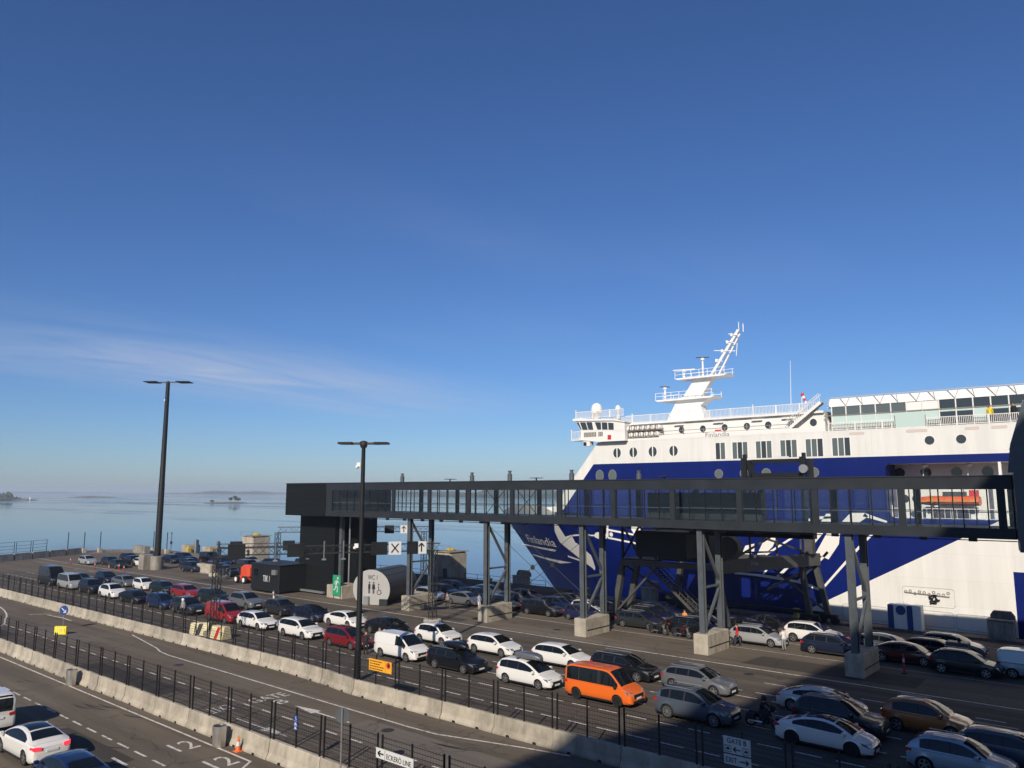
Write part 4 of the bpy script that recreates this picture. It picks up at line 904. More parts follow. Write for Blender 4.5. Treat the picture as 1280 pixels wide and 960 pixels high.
# raked stair and glazed top deck
g = MB(); 
for dy in (0, 0.8): g.bar((-30.9, YS + 0.1 + dy, 19.3), (-27.3, YS + 0.1 + dy, 22.0), 0.08, 0.3); g.bar((-31.1, YS + 0.1 + dy, 20.2), (-27.5, YS + 0.1 + dy, 22.9), 0.05, 0.05)
for k in range(18): f = k / 17; g.box(-30.9 + 3.6 * f - 0.15, -30.9 + 3.6 * f + 0.15, YS + 0.12, YS + 0.88, 19.3 + 2.7 * f, 19.34 + 2.7 * f); g.box(-31.0 + 3.6 * f - 0.02, -31.0 + 3.6 * f + 0.02, YS + 0.08, YS + 0.12, 19.3 + 2.7 * f, 20.2 + 2.7 * f)
g.build('stair', 'ship_white_plain', ship)
MB().prism([(-27.0, 21.45), (SX1, 21.45), (SX1, 22.35), (-26.4, 22.35)], 'y', YS + 1.2, 2 * YC - YS - 1.2).build('sun_deck_roof', 'ship_white', ship)
MB().prism([(YS + 0.35, 21.45), (YS + 1.2, 21.45), (YS + 1.2, 22.33), (YS + 0.95, 22.33)], 'x', -26.6, SX1).build('roof_fascia', 'ship_white', ship)
g = MB()
x = -26.5; k = 0
while x < 12:
    g.bar((x, YS + 0.3, 21.5), (x + 0.9 * (1 if k % 2 else -1) * 0.3, YS + 0.88, 22.45), 0.045); g.bar((x, YS + 0.3, 21.5), (x - 0.75, YS + 0.88, 22.45), 0.045); x += 1.65; k += 1
g.bar((-26.5, YS + 0.88, 22.45), (12, YS + 0.88, 22.45), 0.08); g.build('roof_bracket', 'ship_bracket', ship)
MB().box(-26.8, SX1, YS + 2.5, 2 * YC - YS - 2.5, 18.955, 21.44).build('deck_house', 'ship_white', ship)
k = 0; x = -26.3
while x < 8:
    dark = not (-20.2 < x < -17.6)
    MB().box(x + 0.06, x + 1.34, YS + 0.42, YS + 0.46, 20.62, 21.42).build('window', ('ship_window_grey' if x < -20.2 else 'ship_window') if dark else 'ship_white_plain', ship)
    MB().box(x + 0.06, x + 1.34, YS + 0.40, YS + 0.44, 19.25, 20.30).build('window', 'ship_window' if (x > -17.7 and k % 5 != 4) else 'ship_glass_green', ship)
    MB().box(x + 0.06, x + 1.34, YS + 0.41, YS + 0.45, 20.30, 20.55).build('glazing_band', 'ship_glass_green', ship)
    MB().box(x - 0.05, x + 0.05, YS + 0.36, YS + 0.5, 18.96, 21.45).build('mullion', 'ship_white_plain', ship)
    x += 1.42; k += 1
MB().box(-27.1, 10, YS + 0.35, YS + 0.40, 20.5, 20.6).build('transom', 'ship_line', ship)
rail(-26.6, -20.3, YS + 0.06, 18.95, 0.85, 0.15); rail(-17.5, 8, YS + 0.06, 18.95, 0.85, 0.15)
MB().box(-20.2, -17.5, YS + 0.02, YS + 0.08, 18.95, 20.4).build('wind_screen', 'ship_glass_green', ship)
for x, w in ((-24.6, 1.5), (-19.3, 1.9), (-14.3, 1.2), (-12.2, 1.3), (-9, 1.2)):
    MB().prism([(x + w / 2 + (w / 2 - 0.14 + 0.14 * abs(math.cos(a))) * (1 if math.cos(a) > 0 else -1), 18.57 + 0.15 * math.sin(a)) for a in [R(15 + 30 * i) for i in range(12)]], 'y', YS - 0.014, YS + 0.01).build('scupper', 'ship_scupper', ship)
MB().tube((-31.5, YS + 3, 21.2), (-31.3, YS + 3, 27.2), 0.045, 0.02).build('whip_aerial', 'ship_white_plain', ship)
# windsock
MB().tube((-29.6, YS + 1.2, 21.2), (-29.6, YS + 1.2, 23.0), 0.04).build('windsock_pole', 'ship_white_plain', ship)
for k in range(4): MB().lathe([(0.19 - 0.025 * k, 0.0), (0.165 - 0.025 * k, 0.28)], (0, 0, 0), 10).build('windsock', 'sign_red' if k % 2 == 0 else 'ship_white_plain', ship, loc=(-29.5 + 0.1 * k, YS + 1.2, 22.95 - 0.28 * k))
# mast
MY = 95.3
MB().prism([(-53.2, 21.2), (-47.0, 21.2), (-47.0, 23.0), (-47.4, 24.2), (-46.2, 25.1), (-50.9, 25.1)], 'y', MY - 0.8, MY + 0.8).build('mast_house', 'ship_white', ship)
MB().prism([(-50.4, 25.2), (-47.6, 25.2), (-45.6, 27.9), (-48.3, 27.9)], 'y', MY - 0.5, MY + 0.5).build('mast_trunk', 'ship_white', ship)
MB().prism([(-53.5, 25.1), (-45.6, 25.1), (-45.0, 25.3), (-53.9, 25.3)], 'y', MY - 1.5, MY + 1.5).build('mast_platform', 'ship_white_plain', ship)
MB().prism([(-50.4, 27.9), (-43.7, 27.9), (-43.2, 28.1), (-50.9, 28.1)], 'y', MY - 1.3, MY + 1.3).build('mast_platform', 'ship_white_plain', ship)
g = MB(); g.bar((-46.0, MY - 0.2, 28.1), (-41.9, MY - 0.1, 33.9), 0.36, 0.34); g.bar((-45.2, MY + 0.3, 28.1), (-41.8, MY + 0.1, 33.4), 0.2, 0.2); g.build('mast_boom', 'ship_white', ship)
g = MB()
for z, w in ((30.0, 0.5), (31.2, 1.5), (32.3, 0.6), (33.2, 0.8)):
    x = -46 + (z - 28.1) * 0.707; g.bar((x - w, MY - 0.4, z + 0.3), (x + w, MY - 0.4, z - 0.1), 0.09); g.box(x - 0.45, x - 0.2, MY - 0.6, MY - 0.3, z - 0.1, z + 0.3)
g.tube((-41.9, MY, 33.8), (-41.9, MY, 35.0), 0.05); g.tube((-41.3, MY, 33.6), (-41.3, MY, 34.7), 0.06); g.tube((-42.4, MY, 30.5), (-42.2, MY, 32.2), 0.05)
g.build('mast_fitting', 'ship_white_plain', ship)
for x, z, zb, w in ((-52.6, 26.9, 25.3, 1.4), (-46.8, 30.4, 28.1, 1.8), (-49.6, 29.0, 28.1, 3.2)):
    MB().tube((x, MY - 0.9, zb), (x, MY - 0.9, z - 0.15), 0.16, 0.11).build('radar_post', 'ship_white_plain', ship)
    MB().lathe([(0.1, -0.15), (0.26, -0.1), (0.26, 0.15), (0.08, 0.2)], (x, MY - 0.9, z), 10).build('radar_gearbox', 'ship_white_plain', ship)
    MB().bar((x - w / 2, MY - 1.0, z + 0.32), (x + w / 2, MY - 0.8, z + 0.2), 0.14, 0.12).build('radar_scanner', 'radar_dark' if w < 3 else 'ship_white_plain', ship)
for z, x0, x1, dy in ((25.3, -53.8, -45.3, 1.45), (28.1, -50.8, -43.4, 1.25)):
    for y in (MY - dy, MY + dy):
        g = MB()
        for h in (0.5, 0.95): g.bar((x0, y, z + h), (x1, y, z + h), 0.05)
        k = 0
        while x0 + k * 1.2 <= x1: g.box(x0 + k * 1.2 - 0.03, x0 + k * 1.2 + 0.03, y - 0.03, y + 0.03, z, z + 0.98); k += 1
        g.build('mast_railing', 'ship_white_plain', ship)
# paint on the bow: name, bird and streaks, following the curve of the plating
def decal(name, polys, mt='decal_white', cuts=2):
    bm = bmesh.new()
    for poly in polys:
        f = bm.faces.new([bm.verts.new((x, 0, z)) for x, z in poly]); 
    bmesh.ops.triangulate(bm, faces=bm.faces[:])
    bmesh.ops.subdivide_edges(bm, edges=bm.edges[:], cuts=cuts, use_grid_fill=True)
    for v in bm.verts: v.co.y = hull_y(v.co.x, v.co.z) - 0.045
    me = bpy.data.meshes.new(name); bm.to_mesh(me); bm.free()
    return link(name, me, mt, ship)
DB = [[(-63.93, 8.39), (-63.2, 8.42), (-63.78, 7.45), (-63.89, 6.49), (-63.81, 6.14), (-62.33, 6.79), (-60.81, 7.11), (-59.57, 7.24), (-57.58, 7.38), (-57.65, 7.17), (-59.66, 7.03), (-60.7, 6.94), (-61.34, 6.73), (-61.04, 6.31), (-60.06, 5.99), (-59.05, 5.39), (-57.93, 4.62), (-57.84, 3.88), (-57.85, 2.96), (-58.21, 2.6), (-58.52, 2.9), (-59.58, 3.38), (-60.85, 4.56), (-62.04, 4.95), (-63.42, 5.44), (-64.24, 5.99), (-64.43, 6.82), (-64.45, 7.42)], [(-57.62, 7.36), (-56.34, 7.32), (-55.95, 7.63), (-54.97, 7.78), (-54.48, 7.69), (-54.23, 7.54), (-54.02, 8.95), (-53.75, 8.95), (-53.92, 7.23), (-54.35, 6.94), (-54.99, 6.69), (-56.12, 6.97), (-56.38, 7.15), (-57.68, 7.16)]]
DD = (-53.48, 7.5)
DS = [[(-79.23, 4.63), (-66.54, 4.74), (-66.14, 4.63), (-67.09, 4.4), (-79.22, 4.5)], [(-76.53, 3.16), (-65.1, 3.17), (-62.98, 3.21), (-66.44, 2.75), (-76.75, 3.0)], [(-63.42, 4.18), (-57.87, 3.44), (-57.97, 3.24), (-63.59, 3.93)], [(-53.95, 8.18), (-46.53, 7.22), (-46.53, 7.05), (-53.97, 7.95)], [(-54.05, 7.2), (-46.55, 6.26), (-46.56, 6.08), (-54.09, 6.97)], [(-50.78, 8.61), (-48.83, 8.67), (-49.69, 7.61), (-50.06, 7.57)]]
DW = [[(-37.72, 7.74), (-37.15, 7.99), (-37.28, 6.94), (-37.53, 6.48), (-38.01, 6.58)], [(-36.09, 6.92), (-35.07, 7.18), (-35.1, 6.38), (-35.51, 6.0), (-36.52, 6.02)], [(-33.56, 8.41), (-32.36, 8.45), (-33.03, 6.98), (-33.97, 6.08), (-34.81, 6.03)], [(-28.58, 6.49), (-27.31, 5.94), (-26.21, 7.5), (-26.0, 8.8), (-27.22, 8.76)], [(-28.96, 8.56), (-27.64, 8.61), (-28.75, 7.32), (-29.51, 7.49), (-29.77, 7.97)], [(-37.48, 4.04), (-34.83, 4.01), (-32.0, 3.83), (-30.57, 3.63), (-29.17, 3.32), (-28.29, 2.95), (-28.3, 2.73), (-29.32, 3.04), (-30.65, 3.4), (-32.6, 3.56), (-35.0, 3.77), (-37.49, 3.83)], [(-33.41, 5.17), (-33.23, 5.11), (-34.2, 3.85), (-34.41, 3.92)], [(-31.06, 7.99), (-30.82, 7.9), (-33.75, 6.02), (-34.01, 6.1)], [(-31.57, 5.07), (-31.3, 4.97), (-32.56, 3.74), (-32.88, 3.86)], [(-29.0, 5.15), (-28.83, 5.03), (-30.37, 3.52), (-30.57, 3.63)], [(-27.46, 6.76), (-27.23, 6.6), (-28.37, 5.43), (-28.52, 5.57)], [(-24.3, 7.45), (-24.11, 7.31), (-27.8, 3.15), (-27.98, 3.27)], [(-22.86, 8.9), (-22.68, 8.78), (-23.98, 7.42), (-24.15, 7.55)], [(-29.64, 9.84), (-28.01, 10.24), (-26.44, 10.27), (-26.54, 10.09), (-28.03, 9.93), (-29.66, 9.61)], [(-27.86, 9.71), (-27.29, 10.52), (-26.08, 10.54), (-26.81, 9.73)], [(-25.78, 9.76), (-24.89, 10.65), (-23.55, 10.67), (-23.24, 10.33), (-24.1, 9.75)], [(-23.55, 10.67), (-21.5, 9.92), (-21.59, 9.75), (-23.74, 10.32)]]
decal('bird_emblem', DB + [[(DD[0] + 0.28 * math.cos(i * R(30)), DD[1] + 0.28 * math.sin(i * R(30))) for i in range(12)]])
decal('paint_streak', DS); decal('wing_pattern', DW, cuts=1)
me = fit_text('Finlandia', 9.7, 1.2, 0.0)
for v in me.vertices:
    x = v.co.x - 70.5; z = v.co.y + 5.74 + 0.0 * x; v.co = Vector((x, hull_y(x, z) - 0.05, z))
link('lettering', me, 'decal_white', ship)
# boats, railings and fittings in the recess
rail(-21.0, 8, YS + 0.12, 10.2, 1.0, 0.5)
rb = MB()
secs = [(-19.4, 0.12, 0.1), (-18.9, 0.55, 0.30), (-18.0, 0.8, 0.40), (-16.0, 0.9, 0.42), (-14.2, 0.9, 0.42), (-13.8, 0.85, 0.4)]
rows = []
for x, hy_, hz in secs: rows.append([(x, YS + 1.6 + hy_ * math.cos(R(a)), 11.85 + hz * math.sin(R(a)) * (1.25 if a < 180 else 1.0)) for a in range(0, 360, 30)])
vs_ = [p for r_ in rows for p in r_]; fs = [tuple(range(11, -1, -1)), tuple(range((len(rows) - 1) * 12, len(rows) * 12))]
for j in range(len(rows) - 1): fs += [(j * 12 + i, j * 12 + (i + 1) % 12, (j + 1) * 12 + (i + 1) % 12, (j + 1) * 12 + i) for i in range(12)]
rb.add(vs_, fs)
boat = thing('rescue_boat', 'orange rescue boat slung in the open side gallery of the ferry', 'boat', (-16.5, YS + 1.6, 11.4))
rb.v = [(x + 16.5, y - YS - 1.6, z - 11.4) for x, y, z in rb.v]; rb.build('hull', 'lifeboat_orange', boat, smooth=50)
MB().box(-0.3, 1.6, -0.4, 0.4, 0.85, 1.35).build('console', 'radar_dark', boat); MB().box(1.9, 2.6, -0.35, 0.35, 0.5, 1.5).build('engine', 'sign_red', boat)
g = MB(); g.box(-2.4, 2.6, -0.93, -0.89, 0.42, 0.50); g.box(-1.2, -1.1, -0.92, 0.9, 0.3, 0.9); g.box(0.6, 0.7, -0.92, 0.9, 0.3, 0.9); g.build('strap', 'yellow_paint', boat)
for x in (-18.4, -14.6):
    g = MB(); g.bar((x, YS + 3.5, 15.4), (x, YS + 1.2, 15.1), 0.25); g.bar((x, YS + 1.6, 15.2), (x, YS + 1.6, 12.4), 0.06); g.box(x - 0.2, x + 0.2, YS + 2.4, YS + 3.55, 10.2, 11.3); g.build('davit', 'ship_white_plain', ship)
g = MB(); g.bar((-11.3, YS + 2.6, 10.2), (-8.0, YS + 2.6, 13.2), 0.9, 0.12, up=(0, 0, 1)); g.build('gallery_stair', 'ship_white_plain', ship)
# shell doors, bunker station and seams on the white plating
g = MB()
def outline(g, x0, x1, z0, z1, w=0.03, r_=0.25):
    pts_ = []
    for cx_, cz, a0 in ((x1 - r_, z1 - r_, 0), (x0 + r_, z1 - r_, 90), (x0 + r_, z0 + r_, 180), (x1 - r_, z0 + r_, 270)):
        for k in range(4): a = R(a0 + k * 30); pts_.append((cx_ + r_ * math.cos(a), cz + r_ * math.sin(a)))
    for i in range(len(pts_)): a, b_ = pts_[i], pts_[(i + 1) % len(pts_)]; g.bar((a[0], YS - 0.008, a[1]), (b_[0], YS - 0.008, b_[1]), 0.012, w)
outline(g, -20.6, -16.2, 2.15, 3.85); outline(g, -26.2, -22.0, 0.35, 1.7); outline(g, -21.6, -16.4, 0.35, 1.75); outline(g, -16.2, -12.6, 0.3, 1.7)
g.build('shell_door_seam', 'ship_line', ship)
g = MB(); 
for k in range(10): x = -20.3 + k * 0.4; g.lathe([(0.08, -0.02), (0.14, -0.02), (0.14, 0.02), (0.08, 0.02)], (x, YS - 0.03, 3.35 + 0.12 * math.sin(k * 2.3)), 10, 'y', True)
g.bar((-20.4, YS - 0.06, 3.3), (-16.6, YS - 0.06, 3.15), 0.08); g.build('pipe_manifold', 'ship_line', ship)
g = MB(); random.seed(3)
for k in range(14): g.tube((-18.0 + random.uniform(-0.5, 0.4), YS - 0.12, 2.9 + random.uniform(-0.5, 0.4)), (-17.8 + random.uniform(-0.5, 0.4), YS - 0.2, 2.9 + random.uniform(-0.5, 0.4)), 0.07, n=6)
g.build('hose_bundle', 'black', ship)
g = MB(); 
for z in (0.55, 1.0): g.box(-70, -30, YS - 0.02, YS - 0.005, z, z + 0.04) if False else None
g.box(-38, -11.5, YS - 0.05, YS, -0.1, 0.12); g.build('rubbing_strake', 'ship_line', ship)

# ------------------------------------------------------------------ boarding gangway between the walkway and the ship
gw = thing('boarding_gangway', 'dark steel boarding gangway on raked legs between walkway and ferry', 'gangway', (-34, 72, 0))
def gp(g): g.v = [(x + 34, y - 72, z) for x, y, z in g.v]; return g
YF, YB = 66.0, 78.2
gp(MB().bar((-42.2, YF, 5.85), (-31.9, YF, 5.95), 0.45, 0.5)).build('front_beam', 'gangway_grey', gw)
gp(MB().bar((-31.9, YF - 0.2, 6.0), (-27.4, YB + 0.6, 6.15), 0.5, 1.15)).build('side_beam', 'gangway_grey', gw)
gp(MB().bar((-42.0, YF, 5.95), (-42.0, YB, 6.0), 0.45, 0.5)).build('side_beam', 'gangway_grey', gw)
gp(MB().bar((-42.0, YB, 5.95), (-27.6, YB, 6.0), 0.4, 0.5)).build('rear_beam', 'gangway_grey', gw)
for p, q in (((-42.0, YF, 5.6), (-43.0, YF, 0.9)), ((-41.2, YF + 1.4, 5.6), (-42.2, YF + 1.4, 0.9)), ((-32.0, YF, 5.4), (-31.2, YF, 0.9)), ((-27.7, YB + 0.6, 5.6), (-26.7, YB + 0.6, 0.9)), ((-28.6, YB - 0.8, 5.6), (-28.0, YB - 0.8, 0.9)), ((-42.0, YB, 5.6), (-43.0, YB, 0.9))):
    gp(MB().bar(p, q, 0.5, 0.5)).build('leg', 'gangway_grey', gw)
    bg = MB(); bg.bar((q[0] - 0.9, q[1], 0.75), (q[0] + 0.9, q[1], 0.75), 0.5, 0.4)
    for dx in (-0.6, 0.6): bg.lathe([(0.03, -0.18), (0.42, -0.18), (0.42, 0.18), (0.03, 0.18)], (q[0] + dx, q[1], 0.43), 14, 'y')
    gp(bg).build('wheel_bogie', 'black', gw)
for p, q in (((-38.2, YF, 5.7), (-42.6, YF, 1.3)), ((-30.6, 74.4, 5.6), (-27.0, YB + 0.5, 1.3)), ((-27.9, YB + 0.5, 5.4), (-30.8, 74.2, 3.4)), ((-42.2, 67, 5.4), (-42.8, 77, 1.4))):
    gp(MB().bar(p, q, 0.18, 0.18)).build('brace', 'gangway_grey', gw)
gp(MB().bar((-42.9, YB + 0.3, 0.95), (-26.8, YB + 0.7, 0.95), 0.3, 0.3)).build('sill_beam', 'black', gw)
gp(MB().box(-38.3, -33.0, 66.5, 72.5, 6.25, 9.4)).build('cabin', 'black', gw)
gp(MB().box(-38.25, -33.1, 62.4, 66.49, 6.9, 9.2)).build('bellows', 'anthracite_dark', gw)
gp(MB().box(-42.3, -38.31, 66.3, 70.5, 6.12, 6.24)).build('deck', 'black', gw)
g = MB()
for x0, x1 in ((-42.2, -40.2), (-40.2, -38.4)): g.bar((x0, 66.4, 6.3), (x1, 66.4, 9.5), 0.16); g.bar((x1, 66.4, 6.3), (x0, 66.4, 9.5), 0.16)
g.bar((-42.2, 66.4, 9.5), (-33, 66.4, 9.5), 0.2); g.bar((-42.2, 66.4, 6.3), (-42.2, 66.4, 9.5), 0.2); gp(g).build('lattice', 'anthracite_dark', gw)
gp(MB().lathe([(0.05, -0.5), (0.95, -0.5), (0.95, 0.5), (0.05, 0.5)], (-31.2, 67.2, 7.75), 20, 'y')).build('cable_drum', 'gangway_grey', gw, smooth=40)
g = MB()
for p, q in (((-31.5, 69.0, 6.7), (-29.5, 75, 9.0)), ((-29.5, 69.0, 8.8), (-28.0, 77.6, 6.8)), ((-31.5, 69.0, 8.7), (-28.2, 77, 8.4)), ((-31.0, 71, 6.6), (-31.0, 71, 8.7)), ((-29.6, 74, 6.6), (-29.6, 74, 8.6)), ((-28.4, 77, 6.7), (-28.4, 77, 9.0)), ((-33.0, 69.5, 7), (-30, 74, 7))): g.bar(p, q, 0.16)
gp(g).build('lift_frame', 'gangway_grey', gw)
g = MB(); g.box(-28.0, -27.2, 76.8, 77.6, 6.8, 9.4); gp(g).build('hoist_mast', 'gangway_grey', gw)
g = MB(); A, B_ = Vector((-40.4, 68.0, 5.6)), Vector((-35.2, 68.0, 1.2))
for dy in (0, 1.0):
    o_ = Vector((0, dy, 0)); g.bar(A + o_, B_ + o_, 0.08, 0.26)
    for h in (0.55, 1.05): g.bar(A + o_ + Vector((0, 0, h)), B_ + o_ + Vector((0, 0, h)), 0.05)
    for k in range(7): P = A.lerp(B_, k / 6) + o_; g.bar(P, P + Vector((0, 0, 1.05)), 0.05)
for k in range(22): P = A.lerp(B_, k / 21); g.box(P.x - 0.13, P.x + 0.13, 68.02, 68.98, P.z, P.z + 0.03)
g.bar(B_, (-35.2, 68, 0), 0.1); g.bar(B_ + Vector((0, 1, 0)), (-35.2, 69, 0), 0.1)
gp(g).build('stair', 'gangway_grey', gw)
link('lettering', stand(fit_text('8102', 0.7, 0.26, 0.004), -29.9 + 34, 68.6 - 72 + 0.75, 6.2), 'sign_white', gw)
# hoist frames rising above the walkway roof
hf = MB()
for x in (-27.6, -22.6): hf.box(x - 0.42, x - 0.2, 63.0, 63.8, 9.0, 15.6); hf.box(x + 0.2, x + 0.42, 63.0, 63.8, 9.0, 15.4); hf.bar((x - 0.3, 63.1, 13.8), (x + 0.3, 63.1, 15.3), 0.12); hf.box(x - 0.14, x + 0.14, 62.8, 63.0, 13.9, 15.9)
hf.box(-27.1, -23.1, 63.1, 63.6, 15.15, 15.45); hf.box(-33.0, -22.2, 62.9, 63.7, 9.0, 9.5); hf.box(-27.1, -23.1, 63.1, 63.6, 13.9, 14.3)
gp(hf).build('hoist_frame', 'anthracite_dark', gw)
gp(MB().lathe([(0.05, -0.1), (0.35, -0.1), (0.35, 0.1), (0.05, 0.1)], (-22.6, 62.7, 14.6), 14, 'y')).build('pulley', 'galvanised', gw)
gp(MB().box(-24.8, -23.9, 63.05, 63.12, 15.52, 15.66)).build('name_plate', 'sign_white', gw)

# ------------------------------------------------------------------ quayside fittings
ou = thing('mooring_unit', 'white and dark blue vacuum mooring unit standing on the quay edge', 'mooring unit', (-19.9, 79.6, 0))
for x0, x1, m_ in ((-1.5, -1.0, 'sign_blue'), (-1.0, 0.15, 'white_paint'), (0.15, 0.62, 'sign_blue'), (0.62, 1.35, 'white_paint')):
    MB().bbox(x0, x1, -0.5, 0.55, 0.2, 2.35 + (0.06 if m_ == 'white_paint' else 0), 0.06).build('housing', m_, ou)
MB().lathe([(0.05, -0.06), (0.42, -0.06), (0.42, 0.02), (0.05, 0.02)], (-0.35, -0.5, 1.9), 18, 'y').build('badge', 'sign_blue', ou)
def fender_box(label, x, y, w=2.0):
    t = thing('fender_block', label, 'fender', (x, y, 0))
    MB().bbox(-w / 2, w / 2, -0.5, 0.6, 0.1, 1.75, 0.12).build('block', 'concrete_grey', t); MB().prism([(-w * 0.4, 1.7), (w * 0.5, 1.7), (w * 0.5, 2.1), (w * 0.36, 2.5), (-w * 0.28, 2.5), (-w * 0.4, 2.15)], 'y', 0.2, 0.75).build('pad', 'concrete_quay', t)
    MB().bbox(-w / 2 - 0.05, w / 2 + 0.05, -0.56, 0.64, 1.74, 1.86, 0.05).build('cap', 'concrete_grey', t)
fender_box('big beige fender block on the quay edge against white plating', -12.4, 79.5)
fender_box('beige fender block on the quay edge under the ferry bow', -66.2, 79.4, 2.3)
fender_box('beige fender block on the quay edge beside the gangway stair', -46.9, 79.3, 1.8)
tower_n = [0]
def mooring_tower(label, x, y, r, h, top):
    t = thing('mooring_tower', label, 'tower', (x, y, 0))
    MB().bbox(-r, r, -r, r, -3, h, 0.25).build('shaft', 'concrete', t)
    MB().box(-r - 0.1, r + 0.1, -r - 0.1, r + 0.1, h + 0.002, h + 0.12).build('cap', 'concrete_grey', t)
    MB().lathe([(0.7, h + 0.13), (0.75, h + 0.25), (0.4, h + top), (0.05, h + top + 0.1)], (0, 0, 0), 12).build('winch', 'yellow_paint', t, smooth=40)
    g = MB(); 
    for s1 in (-1, 1): g.bar((s1 * r, -r - 0.12, h), (s1 * r, -r - 0.12, h + 0.9), 0.06)
    g.bar((-r, -r - 0.12, h + 0.9), (r, -r - 0.12, h + 0.9), 0.05); g.build('railing', 'galvanised', t)
    MB().box(r * 0.2, r * 0.6, -r - 0.05, -r - 0.002, 0.1, 2.1).build('door', 'anthracite', t)
mooring_tower('pale concrete mooring tower with a yellow cap beyond the black hut', -131.6, 80.4, 1.9, 4.5, 0.5)
mooring_tower('concrete mooring tower with a yellow cap between two walkway trestles', -79.3, 79.4, 1.75, 4.3, 0.45)
def dolphin(label, x, y):
    t = thing('mooring_dolphin', label, 'dolphin', (x, y, 0))
    MB().bbox(-1.6, 1.6, -1.4, 1.4, -4, 1.0, 0.1).build('block', 'concrete', t)
    for k in range(3): MB().tube((1.9 + k * 0.5, 0.6 - 0.5 * k, -4), (1.9 + k * 0.5, 0.6 - 0.5 * k, 2.1 + 0.1 * k), 0.24).build('pile', 'galvanised', t)
    MB().bbox(1.2, 2.4, -1.9, -1.0, -4, 0.55, 0.1).build('fender', 'yellow_paint', t)
dolphin('pale mooring dolphin with steel piles and yellow fender by the far lamp mast', -168, 86.5); dolphin('pale mooring dolphin with steel piles nearer the yellow capped tower', -158.8, 86.5)
def bollard(label, x, y):
    MB().lathe([(0.42, 0.0), (0.30, 0.15), (0.26, 0.5), (0.42, 0.62), (0.42, 0.78), (0.2, 0.86)], (0, 0, 0), 16).build('mooring_bollard', 'yellow_paint', smooth=40, loc=(x, y, 0.22), label=label, category='bollard', group='bollards along the quay edge')
for x in (-44.6, -30.2, -56, -72, -92, -104): bollard('yellow iron mooring bollard on the quay edge', x, 79.7)
def rail_run(label, x0, x1, y, step=2.4, h=1.15, ry=0.0):
    t = thing('quay_railing', label, 'railing', (x0, y, 0.2)); n = int((x1 - x0) / step)
    for k in range(n + 1): MB().tube((k * step, 0, 0), (k * step, 0, h), 0.035, n=6).build('post', 'dark_metal', t)
    for z in (h, h * 0.55): MB().tube((0, 0, z), (n * step, 0, z), 0.03, n=6).build('rail', 'dark_metal', t)
rail_run('thin dark railing along the quay edge ahead of the ferry bow', -77, -62.5, 80.0)
rail_run('thin dark railing along the quay edge behind the round toilet cabin', -100, -81.5, 80.0)
# dark raised bank along the quay behind the toilet cabin
MB().prism([(74.6, 0.0), (78.2, 0.0), (78.2, 0.95), (76.0, 0.75)], 'x', -101, -57).build('kerb_bank', 'asphalt_lane', kind='structure')
# far end of the pier: fence blocks, thin posts, barrier bits
def pier_block(label, x, y, rz, cat='barrier', ln=3.6, mt='concrete_grey'):
    o = MB().prism([(-0.45, 0), (0.45, 0), (0.2, 1.25), (-0.2, 1.25)], 'x', -ln / 2, ln / 2).build('pier_barrier', mt, loc=(x, y, 0), label=label, category=cat, group='barrier blocks at the pier end'); o.rotation_euler = (0, 0, rz)
for k in range(6): pier_block('dark concrete barrier block at the pier end with pale gaps between', -163.0 - 1.7 * k, 45.5 + 3.6 * k, R(115), mt='concrete_grey')
pf = thing('pier_fence', 'leaning site fence panels on the barrier blocks at the pier end', 'fence', (-165, 48, 0))
for k in range(3):
    g = MB(); x, y = -0.5 - 1.6 * k, 0.5 + 3.3 * k
    for j in range(2): g.bar((x - j * 1.4, y + j * 2.9, 1.2), (x - j * 1.4, y + j * 2.9, 3.4), 0.08)
    for z in (1.4, 2.0, 2.6, 3.3): g.bar((x, y, z), (x - 1.4, y + 2.9, z), 0.05)
    g.build('fence_panel', 'dark_metal', pf)
def thin_post(label, x, y, h): 
    t = thing('marker_post', label, 'post', (x, y, 0), group='thin posts at the pier end'); MB().tube((0, 0, 0.3), (0, 0, h), 0.09, n=8).build('pole', 'dark_metal', t); MB().bbox(-0.4, 0.4, -0.4, 0.4, 0, 0.9, 0.05).build('foot', 'concrete', t)
for x, y in ((-176, 64), (-175, 66.8), (-174, 69.6), (-166, 77.2), (-163.2, 77.4), (-160.4, 77.4)): thin_post('thin dark pole in a pale concrete foot at the pier end', x, y, 4.3)
MB().bbox(-2.6, 2.6, -0.6, 0.6, 0, 1.5, 0.06).build('concrete_block', 'concrete_grey', loc=(-165.5, 74.5, 0), label='long grey concrete block at the pier end near thin poles', category='block')
MB().bbox(-2.2, 2.2, -0.55, 0.55, 0, 1.35, 0.12).build('concrete_block', 'concrete', loc=(-118.3, 63.6, 0), label='pale concrete block with lifting eyes near the far parked cars', category='block')
def marker(label, x, y, mt='sign_red', h=1.1):
    t = thing('delineator_post', label, 'post', (x, y, 0), group='red and white posts'); MB().lathe([(0.07, 0.05), (0.06, h)], (0, 0, 0), 8).build('stem', mt, t); MB().lathe([(0.22, 0), (0.2, 0.06)], (0, 0, 0), 10).build('foot', 'black', t); MB().lathe([(0.074, h * 0.6), (0.072, h * 0.8)], (0, 0, 0), 8).build('band', 'sign_white', t)
for x, y in ((-150.6, 55.4), (-131.5, 54.2), (-132.5, 56.2), (-128.8, 55.4), (-138, 54.6)): marker('short red and white plastic post on the ground near the far parked cars', x, y)
marker('thin red post standing beside the dark red car in the shade', -15.7, 61.2, 'sign_red', 1.3)
